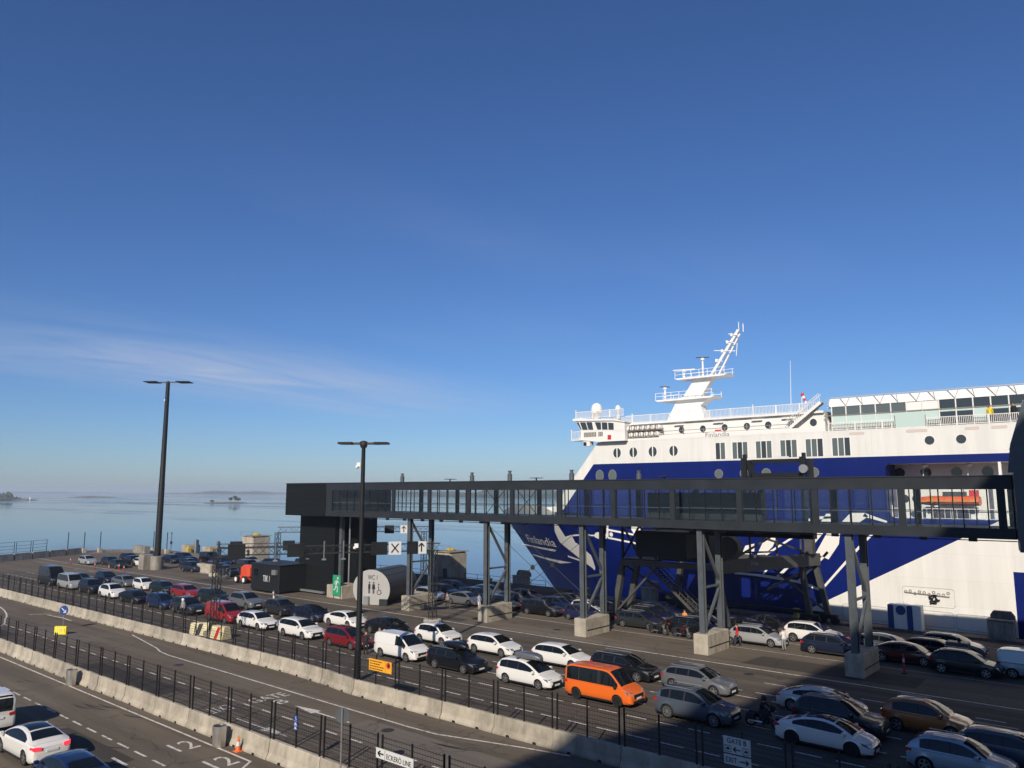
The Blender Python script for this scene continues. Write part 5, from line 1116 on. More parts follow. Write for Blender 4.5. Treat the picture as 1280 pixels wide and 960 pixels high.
# boom lift by the hut
bl = thing('boom_lift', 'orange red boom lift with white wheels beside the black hut', 'lift', (-100.9, 60.4, 0))
for x in (-1.0, 1.0):
    for y in (-0.9, 0.9):
        w_ = MB().lathe([(0.2, -0.18), (0.5, -0.18), (0.52, 0), (0.5, 0.18), (0.2, 0.18)], (x, y, 0.52), 16, 'y').build('wheel', 'tyre', bl, smooth=40); MB().lathe([(0.02, -0.2), (0.3, -0.2), (0.3, 0.2), (0.02, 0.2)], (x, y, 0.52), 14, 'y').build('rim', 'white_paint', w_)
MB().bbox(-1.3, 1.3, -0.6, 0.6, 0.45, 0.95, 0.08).build('chassis', 'lift_red', bl); MB().bbox(-0.6, 1.6, -0.75, 0.75, 1.0, 2.5, 0.3).build('turret', 'lift_red', bl, smooth=30)
g = MB(); g.bar((0.6, 0, 2.35), (-4.5, 0, 1.9), 0.3, 0.35); g.bar((-4.5, 0, 1.9), (-5.6, 0, 0.9), 0.2, 0.2); g.build('boom', 'anthracite', bl)
g = MB(); g.box(-6.6, -5.4, -0.6, 0.6, 0.45, 0.52)
for x in (-6.58, -5.46): 
    for y in (-0.58, 0.54): g.box(x, x + 0.05, y, y + 0.05, 0.5, 1.55)
g.box(-6.6, -5.4, -0.6, -0.55, 1.5, 1.55); g.box(-6.6, -5.4, 0.55, 0.6, 1.5, 1.55); g.build('basket', 'galvanised', bl)
# power cabinet in the shaded car park
pc = thing('power_cabinet', 'dark grey power cabinet standing among cars in the shaded car park', 'cabinet', (-13.4, 67.3, 0)); MB().bbox(-0.75, 0.75, -0.5, 0.5, 0.05, 1.6, 0.05).build('box', 'steel_grey', pc); MB().box(-0.01, 0.01, -0.508, -0.5, 0.1, 1.55).build('door_gap', 'black', pc); MB().lathe([(0.1, 1.6), (0.13, 1.75), (0.05, 1.9)], (0.1, 0, 0), 10).build('vent', 'black', pc)

# ------------------------------------------------------------------ cars
def interp(pts, x):
    if x <= pts[0][0]: return pts[0][1]
    for (a, b_), (c, d) in zip(pts, pts[1:]):
        if x <= c: return b_ + (d - b_) * (x - a) / (c - a)
    return pts[-1][1]
CT = {}
def car_type(key, L, W, top, roof, wheels, r, zb, pillars, wr, rails=False, panel=False, nose=1.0):
    """lofted body shell; x runs from the tail (0) to the nose (L); parts are separate meshes shared by all copies"""
    xr, xf = wheels; P = {}
    def hw(x):
        d = abs(x - L / 2) / (L / 2); k = max(0, (d - 0.72) / 0.28)
        f = 0.17 * nose if x > L / 2 else 0.11
        return W * (1 - f * k * k - 0.25 * max(0, (d - 0.955) / 0.045) ** 2 * 0.6)
    ra = r + 0.055
    def bot(x):
        z = zb + 0.06 * max(0, (x - L + 0.4) / 0.4) + 0.08 * max(0, (0.4 - x) / 0.4)
        for xw in (xr, xf):
            d = abs(x - xw)
            if d < ra: z = max(z, r + math.sqrt(ra * ra - d * d))
        return z
    xs = set([0, 0.015, 0.05, L, L - 0.015, L - 0.05, L - 0.11])
    for i in range(25): xs.add(round(L * i / 24, 3))
    for xw in (xr, xf):
        for a in range(0, 181, 18): xs.add(round(xw + ra * math.cos(R(a)), 3))
        xs.add(round(xw - ra - 0.004, 3)); xs.add(round(xw + ra + 0.004, 3))
    xs = sorted(x for x in xs if 0 <= x <= L)
    g = MB(); ring_n = 15; vs_ = []
    for x in xs:
        w, b0, t = hw(x), bot(x), interp(top, x); sill = min(b0, t - 0.05); h = t - zb
        half = [(w * 0.90, sill), (w * 0.985, max(sill, zb + 0.16 * h)), (w, max(sill, zb + 0.42 * h)), (w * 0.985, max(sill, zb + 0.70 * h)), (w * 0.965, max(sill, t - 0.09)), (w * 0.90, t - 0.022), (w * 0.5, t + 0.012)]
        vs_ += [(x - L / 2, -y, z) for y, z in half] + [(x - L / 2, 0, t + 0.02)] + [(x - L / 2, y, z) for y, z in reversed(half)]
    fs = []
    for k in range(len(xs) - 1):
        for i in range(ring_n - 1): fs.append((k * ring_n + i, (k + 1) * ring_n + i, (k + 1) * ring_n + i + 1, k * ring_n + i + 1))
    fs.append(tuple(range(ring_n))); e = (len(xs) - 1) * ring_n; fs.append(tuple(e + i for i in range(ring_n - 1, -1, -1)))
    g.add(vs_, fs)
    # greenhouse
    rx0, rx1 = roof[0][0], roof[-1][0]; rmax = max(z for _, z in roof)
    gx = sorted(set([x for x, _ in roof] + [rx0 + (rx1 - rx0) * i / 22 for i in range(23)]))
    belt = lambda x: interp(top, x) - 0.03
    def smooth_roof(x):
        return 0.25 * interp(roof, x - 0.09) + 0.5 * interp(roof, x) + 0.25 * interp(roof, x + 0.09) if rx0 + 0.1 < x < rx1 - 0.1 else interp(roof, x)
    def side_y(x, z):
        wb = hw(x) * 0.955; f = max(0, min(1, (z - belt(x)) / (rmax - belt(x)))); return wb + (wr - wb) * f ** 1.15
    vs_ = []
    for x in gx:
        zr = max(smooth_roof(x), belt(x) + 0.01); b0 = belt(x); half = [(side_y(x, b0), b0), (side_y(x, b0 + 0.5 * (zr - b0)), b0 + 0.5 * (zr - b0)), (side_y(x, zr - 0.05), max(b0, zr - 0.06)), (side_y(x, zr) * 0.93, zr - 0.008), (side_y(x, zr) * 0.6, zr + 0.018)]
        vs_ += [(x - L / 2, -y, z) for y, z in half] + [(x - L / 2, 0, zr + 0.026)] + [(x - L / 2, y, z) for y, z in reversed(half)]
    rn = 11; fs = []
    for k in range(len(gx) - 1):
        for i in range(rn - 1): fs.append((k * rn + i, (k + 1) * rn + i, (k + 1) * rn + i + 1, k * rn + i + 1))
    fs.append(tuple(range(rn))); e = (len(gx) - 1) * rn; fs.append(tuple(e + i for i in range(rn - 1, -1, -1)))
    g.add(vs_, fs)
    P['body'] = g.mesh('body', 32)
    # side windows
    wins = []
    for (x0, x1) in pillars:
        for sg in (-1, 1):
            q = MB(); vv = []; n = 9
            for i in range(n + 1):
                x = x0 + (x1 - x0) * i / n; zl = belt(x) + 0.075; zh = max(zl + 0.004, smooth_roof(x) - 0.095)
                for f in (0, 0.5, 1): z = zl + (zh - zl) * f; vv.append((x - L / 2, sg * (side_y(x, z) + 0.007), z))
            q.add(vv, [(i * 3 + j, (i + 1) * 3 + j, (i + 1) * 3 + j + 1, i * 3 + j + 1) for i in range(n) for j in (0, 1)]); wins.append(q.mesh('side_window', 60))
    P['side_window'] = wins; P['window_trim'] = []
    for sg in (-1, 1):
        q = MB(); vv = []; n = 16; x0, x1 = pillars[0][0] - 0.03, pillars[-1][1] + 0.04
        for i in range(n + 1):
            x = x0 + (x1 - x0) * i / n; zl = belt(x) + 0.055; zh = max(zl + 0.004, smooth_roof(x) - 0.078)
            for f in (0, 0.5, 1): z = zl + (zh - zl) * f; vv.append((x - L / 2, sg * (side_y(x, z) + 0.0035), z))
        q.add(vv, [(i * 3 + j, (i + 1) * 3 + j, (i + 1) * 3 + j + 1, i * 3 + j + 1) for i in range(n) for j in (0, 1)]); P['window_trim'].append(q.mesh('window_trim', 60))
    def screen(xa, xb, marg):
        q = MB(); vv = []; n = 6
        for i in range(n + 1):
            x = xa + (xb - xa) * i / n; zr = smooth_roof(x); wy = (side_y(x, zr) * 0.93) * (1 - marg)
            for f in (-1, -0.6, 0, 0.6, 1): vv.append((x - L / 2 + (0.006 if xb > L * 0.55 else -0.014), f * wy, zr + {1: -0.004, -1: -0.004, 0.6: 0.02, -0.6: 0.02, 0: 0.028}[f] + 0.012))
        q.add(vv, [(i * 5 + j, (i + 1) * 5 + j, (i + 1) * 5 + j + 1, i * 5 + j + 1) for i in range(n) for j in range(4)]); return q.mesh('screen', 60)
    # windscreen slope = last roof segment(s), rear window = first
    wa = [x for x, z in roof if z > rmax - 0.13 and x > L * 0.3][-1]; P['windscreen'] = screen(wa + 0.04, rx1 - 0.09, 0.03)
    wb_ = [x for x, z in roof if z > rmax - 0.16][0]
    xa_ = rx0
    while smooth_roof(xa_) < belt(xa_) + 0.14 and xa_ < wb_: xa_ += 0.004
    P['rear_window'] = None if panel else screen(xa_, max(wb_ - 0.03, xa_ + 0.06), 0.08)
    P['roof_glass'] = screen(wb_ + 0.1, wa - 0.05, 0.12)
    # lamps, grille, plates, mirrors, bumper
    zt = interp(top, L - 0.2)
    hl, tl = [], []
    for sg in (-1, 1):
        q = MB(); T = lambda x: interp(top, x)
        cols = [((L - 0.035, hw(L - 0.035) * 0.52, T(L - 0.035) + 0.018), (L - 0.15, hw(L - 0.15) * 0.52, T(L - 0.15) + 0.02)),
                ((L - 0.055, hw(L - 0.055) * 0.84, T(L - 0.055) + 0.0), (L - 0.20, hw(L - 0.20) * 0.84, T(L - 0.20) + 0.004)),
                ((L - 0.14, hw(L - 0.14) * 0.985 + 0.012, T(L - 0.14) - 0.12), (L - 0.30, hw(L - 0.30) * 0.965 + 0.008, T(L - 0.30) - 0.03)),
                ((L - 0.40, hw(L - 0.40) * 0.985 + 0.012, T(L - 0.40) - 0.13), (L - 0.52, hw(L - 0.52) * 0.975 + 0.010, T(L - 0.52) - 0.06))]
        q.add([(p[0] - L / 2, sg * p[1], p[2]) for c_ in cols for p in c_], [(2 * i, 2 * i + 2, 2 * i + 3, 2 * i + 1) for i in range(3)])
        hl.append(q.mesh('headlight')); q = MB()
        zc = interp(top, 0.12) - 0.12; y0, y1 = sg * hw(0.05) * 0.62, sg * hw(0.25) * 1.006
        q.add([(-L / 2 - 0.012, y0, zc - 0.09), (-L / 2 - 0.012, y0, zc + 0.04), (-L / 2 + 0.03, sg * hw(0.05) * 0.985, zc + 0.07), (-L / 2 + 0.03, sg * hw(0.05) * 0.985, zc - 0.11), (-L / 2 + 0.3, y1, zc + 0.05), (-L / 2 + 0.3, y1, zc - 0.05),
               (-L / 2 + 0.08, y0, zc - 0.09), (-L / 2 + 0.08, y0, zc + 0.04), (-L / 2 + 0.3, y1 * 0.9, zc + 0.05), (-L / 2 + 0.3, y1 * 0.9, zc - 0.05)],
              [(0, 1, 2, 3), (3, 2, 4, 5), (0, 6, 7, 1), (1, 7, 8, 4, 2), (0, 3, 5, 9, 6), (4, 8, 9, 5)]); tl.append(q.mesh('tail_light'))
    P['headlight'] = hl; P['tail_light'] = tl
    q = MB(); wg = W * 0.52; q.box(L / 2 - 0.05, L / 2 + 0.008, -wg, wg, zt - 0.37, zt - 0.15); q.box(L / 2 - 0.06, L / 2 + 0.006, -W * 0.66, W * 0.66, zb + 0.05, zb + 0.19); P['grille'] = q.mesh('grille')
    q = MB(); q.box(L / 2 + 0.006, L / 2 + 0.016, -0.26, 0.26, zt - 0.42, zt - 0.31); P['plate_front'] = q.mesh('licence_plate')
    q = MB(); q.box(-L / 2 - 0.016, -L / 2 + 0.01, -0.26, 0.26, interp(top, .1) - 0.34, interp(top, .1) - 0.23); P['plate_rear'] = q.mesh('licence_plate')
    mr_ = []
    for sg in (-1, 1):
        q = MB(); x = roof[-1][0] - L / 2 - 0.45; z = belt(roof[-1][0] - 0.45) + 0.11; q.bbox(x - 0.06, x + 0.1, min(sg * W * 0.97, sg * (W * 0.97 + 0.2)), max(sg * W * 0.97, sg * (W * 0.97 + 0.2)), z - 0.07, z + 0.08, 0.025); mr_.append(q.mesh('mirror'))
    P['mirror'] = mr_
    q = MB(); q.box(-L / 2 + 0.12, L / 2 - 0.12, -W * 0.86, W * 0.86, zb - 0.02, zb + 0.38)
    q.box(xr - L / 2 - ra - 0.02, xr - L / 2 + ra + 0.02, -W * 0.80, W * 0.80, zb + 0.1, zb + 0.55); q.box(xf - L / 2 - ra - 0.02, xf - L / 2 + ra + 0.02, -W * 0.80, W * 0.80, zb + 0.1, zb + 0.5); P['chassis'] = q.mesh('chassis')
    P['sill'] = MB().bar((xr - L / 2 + ra + 0.02, 0, zb + 0.05), (xf - L / 2 - ra - 0.02, 0, zb + 0.05), 0.05, 0.09).mesh('sill')
    if rails:
        P['rails'] = MB().bar((wb_ + 0.1 - L / 2, 0, rmax + 0.045), (wa - 0.1 - L / 2, 0, rmax + 0.045), 0.04, 0.035).mesh('roof_rail'); P['rail_y'] = wr * 0.93
    w = 0.225
    q = MB(); q.lathe([(0.02, -w / 2 + 0.07), (r * 0.70, -w / 2 + 0.06), (r * 0.73, -w / 2), (r * 0.93, -w / 2), (r, -w / 2 + 0.03), (r, w / 2 - 0.03), (r * 0.93, w / 2), (r * 0.73, w / 2), (r * 0.70, w / 2 - 0.06), (0.02, w / 2 - 0.07)], (0, 0, 0), 20, 'y'); P['tyre'] = q.mesh('tyre', 35)
    for nm, nsp, wd in (('rim', 5, 0.075), ('rim10', 10, 0.038)):
        q = MB()
        for s1 in (-1, 1):
            yo = s1 * (w / 2 - 0.035)
            q.lathe([(r * 0.63, -0.012), (r * 0.72, -0.012), (r * 0.72, 0.012), (r * 0.63, 0.012)], (0, yo, 0), 20, 'y', True); q.lathe([(0.01, -0.015), (0.07, -0.015), (0.07, 0.015), (0.01, 0.015)], (0, yo, 0), 10, 'y')
            for k in range(nsp): a = 2 * math.pi * k / nsp + 0.3; q.bar((0.05 * math.cos(a), yo, 0.05 * math.sin(a)), (r * 0.66 * math.cos(a), yo, r * 0.66 * math.sin(a)), wd, 0.02, up=(0, 1, 0))
        P[nm] = q.mesh('rim')
    P['wheels'] = [(xw - L / 2, sg * (W - w / 2 - 0.012), r) for xw in (xr, xf) for sg in (-1, 1)]
    P['dim'] = (L, W, rmax)
    for k in ('body', 'windscreen', 'rear_window', 'roof_glass', 'plate_front', 'plate_rear', 'grille', 'chassis', 'sill', 'rails', 'tyre', 'rim', 'rim10'):
        me = P.get(k)
        if me: me.materials.append(M({'body': 'paint_white', 'windscreen': 'car_glass', 'rear_window': 'car_glass', 'roof_glass': 'car_glass', 'plate_front': 'plate', 'plate_rear': 'plate', 'grille': 'trim', 'chassis': 'chassis', 'sill': 'trim', 'rails': 'galvanised', 'tyre': 'tyre', 'rim': 'rim', 'rim10': 'rim'}[k]))
    for me in P['side_window']: me.materials.append(M('car_glass'))
    for me in P['window_trim']: me.materials.append(M('trim'))
    for me in P['headlight']: me.materials.append(M('headlight'))
    for me in P['tail_light']: me.materials.append(M('tail_light'))
    for me in P['mirror']: me.materials.append(M('paint_white'))
    CT[key] = P

car_type('estate', 4.78, 0.915, [(0, .52), (.05, .80), (.14, .97), (3.0, .955), (3.55, .97), (3.75, .93), (4.35, .80), (4.62, .69), (4.78, .50)],
         [(.10, .97), (.22, 1.12), (.62, 1.40), (1.1, 1.455), (2.1, 1.475), (2.65, 1.43), (3.05, 1.28), (3.68, .95)], (.93, 3.82), .335, .20, [(.50, 1.12), (1.18, 2.02), (2.10, 3.38)], .60, rails=True)
car_type('hatch', 4.15, 0.885, [(0, .52), (.04, .82), (.12, .98), (2.6, .96), (3.1, .97), (3.25, .94), (3.8, .82), (4.02, .70), (4.15, .50)],
         [(.08, .98), (.20, 1.15), (.50, 1.40), (.9, 1.47), (1.7, 1.49), (2.2, 1.44), (2.6, 1.29), (3.2, .96)], (.72, 3.32), .315, .19, [(.48, .86), (.92, 1.68), (1.76, 2.95)], .60)
car_type('mpv', 4.62, 0.89, [(0, .55), (.04, .85), (.12, 1.02), (2.9, .98), (3.5, .97), (3.75, .93), (4.25, .79), (4.5, .66), (4.62, .50)],
         [(.08, 1.02), (.18, 1.25), (.42, 1.50), (.9, 1.57), (1.9, 1.585), (2.45, 1.52), (2.95, 1.36), (3.78, .96)], (.93, 3.71), .32, .19, [(.42, .98), (1.05, 1.92), (2.0, 3.36)], .61)
car_type('saloon', 4.72, 0.925, [(0, .56), (.04, .84), (.10, .99), (.5, 1.01), (2.9, .94), (3.6, .95), (3.85, .90), (4.35, .76), (4.6, .63), (4.72, .48)],
         [(.30, 1.0), (.75, 1.17), (1.35, 1.36), (1.95, 1.435), (2.45, 1.44), (2.95, 1.36), (3.4, 1.2), (3.92, .93)], (.92, 3.80), .345, .18, [(.98, 1.50), (1.58, 2.22), (2.30, 3.42)], .57)
car_type('suv', 4.72, 0.955, [(0, .62), (.05, .95), (.14, 1.10), (3.0, 1.07), (3.5, 1.09), (3.7, 1.06), (4.35, .96), (4.6, .84), (4.72, .58)],
         [(.10, 1.10), (.20, 1.28), (.52, 1.58), (1.0, 1.66), (2.0, 1.68), (2.5, 1.64), (2.9, 1.49), (3.62, 1.08)], (.93, 3.80), .375, .25, [(.50, 1.02), (1.10, 1.95), (2.03, 3.30)], .63, rails=True, nose=0.8)
car_type('minibus', 4.98, 0.95, [(0, .55), (.03, .95), (.07, 1.10), (3.9, 1.08), (4.25, 1.12), (4.5, 1.06), (4.8, .90), (4.92, .76), (4.98, .52)],
         [(.03, 1.10), (.10, 1.75), (.28, 1.92), (.7, 1.965), (3.0, 1.97), (3.35, 1.91), (3.6, 1.75), (4.35, 1.10)], (.99, 4.0), .345, .24, [(.25, 1.10), (1.2, 2.55), (2.75, 4.0)], .76, nose=0.6)
car_type('van', 4.88, 0.92, [(0, .55), (.03, .95), (.07, 1.08), (3.7, 1.06), (4.05, 1.10), (4.3, 1.03), (4.65, .88), (4.8, .74), (4.88, .52)],
         [(.03, 1.08), (.09, 1.68), (.25, 1.82), (.7, 1.86), (2.7, 1.87), (3.1, 1.80), (3.35, 1.64), (4.15, 1.08)], (.95, 3.90), .335, .22, [(2.65, 3.80)], .74, panel=True, nose=0.6)
car_type('bigvan', 5.6, 1.0, [(0, .6), (.03, 1.1), (.07, 1.25), (4.3, 1.2), (4.75, 1.22), (5.0, 1.14), (5.4, .98), (5.53, .8), (5.6, .55)],
         [(.03, 1.25), (.08, 2.3), (.25, 2.46), (.7, 2.5), (3.2, 2.5), (3.7, 2.42), (4.0, 2.2), (4.85, 1.2)], (1.1, 4.6), .36, .26, [(3.3, 4.4)], .80, panel=True, nose=0.6)

car_type('compact', 3.75, 0.85, [(0, .52), (.04, .85), (.10, 1.0), (2.4, .97), (2.85, .98), (3.0, .95), (3.45, .84), (3.65, .70), (3.75, .50)],
         [(.06, 1.0), (.13, 1.22), (.34, 1.45), (.7, 1.52), (1.5, 1.535), (1.95, 1.48), (2.35, 1.32), (2.95, .97)], (.60, 3.02), .30, .19, [(.40, .72), (.80, 1.50), (1.58, 2.72)], .61)
car_type('crossover', 4.42, 0.92, [(0, .58), (.05, .92), (.13, 1.06), (2.8, 1.02), (3.3, 1.04), (3.5, 1.0), (4.1, .88), (4.32, .76), (4.42, .55)],
         [(.10, 1.06), (.25, 1.28), (.70, 1.52), (1.1, 1.58), (1.9, 1.60), (2.4, 1.55), (2.8, 1.40), (3.42, 1.03)], (.82, 3.50), .35, .23, [(.68, 1.02), (1.08, 1.88), (1.96, 3.12)], .60, rails=True)
car_type('fastback', 4.92, 0.945, [(0, .55), (.04, .84), (.12, .97), (.5, .99), (3.1, .93), (3.8, .94), (4.0, .89), (4.55, .76), (4.8, .64), (4.92, .48)],
         [(.22, .97), (.7, 1.13), (1.4, 1.33), (2.1, 1.405), (2.6, 1.41), (3.1, 1.33), (3.55, 1.17), (4.02, .92)], (.98, 3.92), .35, .17, [(1.10, 1.66), (1.74, 2.40), (2.48, 3.58)], .55)
car_type('wagon', 4.86, 0.925, [(0, .56), (.04, .88), (.10, 1.02), (3.0, .98), (3.6, .98), (3.8, .94), (4.5, .84), (4.74, .72), (4.86, .50)],
         [(.08, 1.02), (.14, 1.20), (.36, 1.43), (.8, 1.505), (2.0, 1.52), (2.7, 1.46), (3.1, 1.31), (3.72, .96)], (1.0, 3.86), .335, .20, [(.34, 1.06), (1.14, 2.02), (2.10, 3.40)], .64, rails=True)
def make_car(kind, col, x, y, label, name=None, rz=0.0, cat='car', group=None, lod=0, rim='rim', box=None, dark_roof=False, lit=False, rimmat=None):
    P = CT[kind]; L_, W_, H_ = P['dim']
    nm = name or {'estate': 'estate_car', 'hatch': 'hatchback_car', 'mpv': 'people_carrier', 'saloon': 'saloon_car', 'suv': 'sport_utility_car', 'compact': 'hatchback_car', 'crossover': 'sport_utility_car', 'fastback': 'saloon_car', 'wagon': 'estate_car', 'minibus': 'minibus', 'van': 'panel_van', 'bigvan': 'panel_van'}[kind]
    t = thing(nm, label, cat, (x, y, 0.004 if 33.3 < y < 55.6 else 0.0), rz, group)
    paint = M('paint_' + col); k_ = random.uniform(.97, 1.03); t.scale = (random.uniform(.98, 1.03), 1.0, k_)
    def part(nme, me, m_=None):
        o = link(nme, me, None, t)
        if m_ is not None: o.material_slots[0].link = 'OBJECT'; o.material_slots[0].material = m_
        return o
    part('body', P['body'], paint); part('windscreen', P['windscreen'])
    if P['rear_window']: part('rear_window', P['rear_window'])
    if dark_roof: part('roof_glass', P['roof_glass'])
    for me in P['side_window']: part('side_window', me)
    for me in P['window_trim']: part('window_trim', me)
    for me in P['headlight']: part('headlight', me)
    part('chassis', P['chassis'])
    for me in P['tail_light']: part('tail_light', me, M('tail_light_lit') if lit else None)
    if lod == 0:
        for me in P['mirror']: part('mirror', me, paint if kind not in ('van', 'bigvan', 'minibus') else M('trim'))
        part('grille', P['grille']); part('licence_plate', P['plate_front']); part('licence_plate', P['plate_rear'])
        for sg in (-1, 1): part('sill', P['sill']).location = (0, sg * W_ * 0.985, 0)
        if P.get('rails') and col not in ('white',) and kind != 'hatch':
            for sg in (-1, 1): part('roof_rail', P['rails']).location = (0, sg * P['rail_y'], 0)
    for (wx, wy, wz) in P['wheels']:
        w_ = bpy.data.objects.new('wheel', None); 
        w_ = link('wheel', P['tyre'], None, t, (wx, wy, wz)); r_ = link('rim', P[rim], None, w_)
        if rimmat: r_.material_slots[0].link = 'OBJECT'; r_.material_slots[0].material = M(rimmat)
    if box:
        g = MB(); n = 7; vv = []
        for i, (bx, k, h) in enumerate(((-1.1, 0.55, 0.20), (-1.0, 0.85, 0.32), (-0.4, 1.0, 0.38), (0.4, 1.0, 0.36), (0.85, 0.8, 0.26), (1.05, 0.4, 0.12))):
            vv += [(bx, 0.42 * k * c, H_ + 0.10 + z) for c, z in ((-0.9, 0.0), (-1, h * 0.4), (-0.85, h * 0.9), (0, h), (0.85, h * 0.9), (1, h * 0.4), (0.9, 0.0))]
        fs = [(k * 7 + i, (k + 1) * 7 + i, (k + 1) * 7 + (i + 1) % 7, k * 7 + (i + 1) % 7) for k in range(5) for i in range(7)] + [tuple(range(7)), tuple(35 + i for i in range(6, -1, -1))]
        g.add(vv, fs); rb_ = g.build('roof_box', 'paint_' + box, t, smooth=40)
        g = MB(); 
        for bx in (-0.6, 0.5): g.box(bx - 0.03, bx + 0.03, -0.58, 0.58, H_ + 0.03, H_ + 0.1)
        g.build('roof_bar', 'trim', rb_)
    return t
LA, LA2, LB = 41.62, 44.6, 47.55
G1 = 'cars waiting in the queue lanes'
for row in (
    ('bigvan', 'black', -119.4, LA, 'tall black panel van at the tail of the nearest queue lane', {}),
    ('minibus', 'silver', -112.6, LA, 'pale silver minibus queuing right ahead of the tall black van', {}),
    ('suv', 'black', -105.9, LA, 'black sport utility car with bright headlights ahead of the silver minibus', {}),
    ('crossover', 'white', -99.3, LA, 'small white hatchback between two black cars in the nearest queue lane', {}),
    ('fastback', 'black', -93.3, LA, 'black hatchback queuing behind the dark blue people carrier', {}),
    ('mpv', 'blue', -86.7, LA, 'dark blue people carrier queuing behind a grey black boxy car', {}),
    ('suv', 'dkgrey', -80.6, LA, 'boxy grey black sport utility car queuing behind the red van', {'box': None}),
    ('van', 'vred', -73.0, LA, 'bright red panel van beside the gantry leg', {'cat': 'van'}),
    ('estate', 'white', -67.3, LA, 'white estate car queuing just ahead of the red van', {}),
    ('wagon', 'white', -60.2, LA, 'long white estate car queuing behind the wine red car', {'name': None}),
    ('mpv', 'red', -53.5, LA, 'wine red people carrier beside the lamp mast and bikers', {}),
    ('van', 'white', -46.8, LA, 'white panel van with blank sides behind the orange notice board', {'cat': 'van'}),
    ('wagon', 'black', -40.7, LA, 'black estate car with a black roof box in the nearest queue lane', {'box': 'black'}),
    ('mpv', 'white', -34.0, LA, 'white people carrier with a grey roof box queuing behind the orange minibus', {'box': 'grey'}),
    ('minibus', 'orange', -27.85, LA, 'bright orange minibus with black wheels in the nearest queue lane', {'cat': 'minibus', 'rimmat': 'rim_dark'}),
    ('suv', 'bluegrey', -21.7, LA, 'blue grey sport utility car half in shade ahead of the orange minibus', {'rim': 'rim10'}),
    ('saloon', 'white', -14.5, LA, 'white saloon with a dark glass roof parked in the shade', {'dark_roof': True, 'rimmat': 'rim_dark'}),
    ('crossover', 'ltblue', -8.4, LA, 'pale blue sport utility car in the shade ahead of the white saloon', {}),
    ('estate', 'teal', -117.3, LA2, 'dark teal estate car mostly hidden behind the silver minibus', {}),
    ('suv', 'dkgrey', -14.7, LA2, 'dark grey sport utility car squeezed between two white cars in shade', {}),
    ('estate', 'bluegrey', -6.9, LA2, 'pale grey blue estate car beyond the pale blue car in shade', {}),
    ('mpv', 'navy', -115.8, LB, 'navy people carrier at the tail of the farther queue lane', {}),
    ('saloon', 'grey', -110.3, LB, 'mid grey saloon queuing behind the white hatchback in the farther lane', {}),
    ('compact', 'white', -104.3, LB, 'white hatchback with a black bonnet vent in the farther queue lane', {}),
    ('estate', 'green', -98.8, LB, 'green black estate car queuing behind the crimson estate', {}),
    ('wagon', 'vred', -93.0, LB, 'crimson estate car in the farther queue lane behind a green one', {}),
    ('estate', 'green', -86.6, LB, 'deep green estate car beyond the red van', {}),
    ('suv', 'grey', -79.2, LB, 'grey sport utility car queuing beyond the red van', {}),
    ('crossover', 'dkgrey', -72.4, LB, 'charcoal sport utility car queuing beyond the white estate', {}),
    ('fastback', 'navy', -67.2, LB, 'navy saloon with a rounded roof queuing behind a white saloon', {}),
    ('fastback', 'white', -61.7, LB, 'sleek white saloon in the farther lane partly behind the lamp mast', {}),
    ('saloon', 'black', -55.4, LB, 'black saloon queuing beyond the white panel van', {}),
    ('crossover', 'white', -48.9, LB, 'white hatchback queuing directly beyond the white panel van nose', {}),
    ('estate', 'white', -42.45, LB, 'white estate car with shiny wheels beyond the black car with roof box', {'rim': 'rim10'}),
    ('estate', 'white', -35.7, LB, 'white estate car beyond the people carrier with grey roof box', {}),
    ('wagon', 'black', -30.3, LB, 'shiny black estate car directly beyond the orange minibus', {}),
    ('estate', 'grey', -24.5, LB, 'grey estate car beyond the blue grey sport utility car', {}),
    ('fastback', 'pearl', -16.8, LB, 'white fastback car farthest from the fence in the shade', {'rim': 'rim10'}),
    ('crossover', 'bronze', -11.1, LB, 'copper brown sport utility car standing in the shade', {}),
):
    kind, col, x, y, lab, kw = row; kw = {k: v for k, v in kw.items() if v is not None}
    make_car(kind, col, x + random.uniform(-.1, .1), y + random.uniform(-.08, .08), lab, rz=random.uniform(-.012, .012), group=G1, lod=0 if x > -90 else 1, **kw)
LD, LE, LF = 65.3, 68.3, 71.3
G2 = 'cars parked between walkway and ferry'
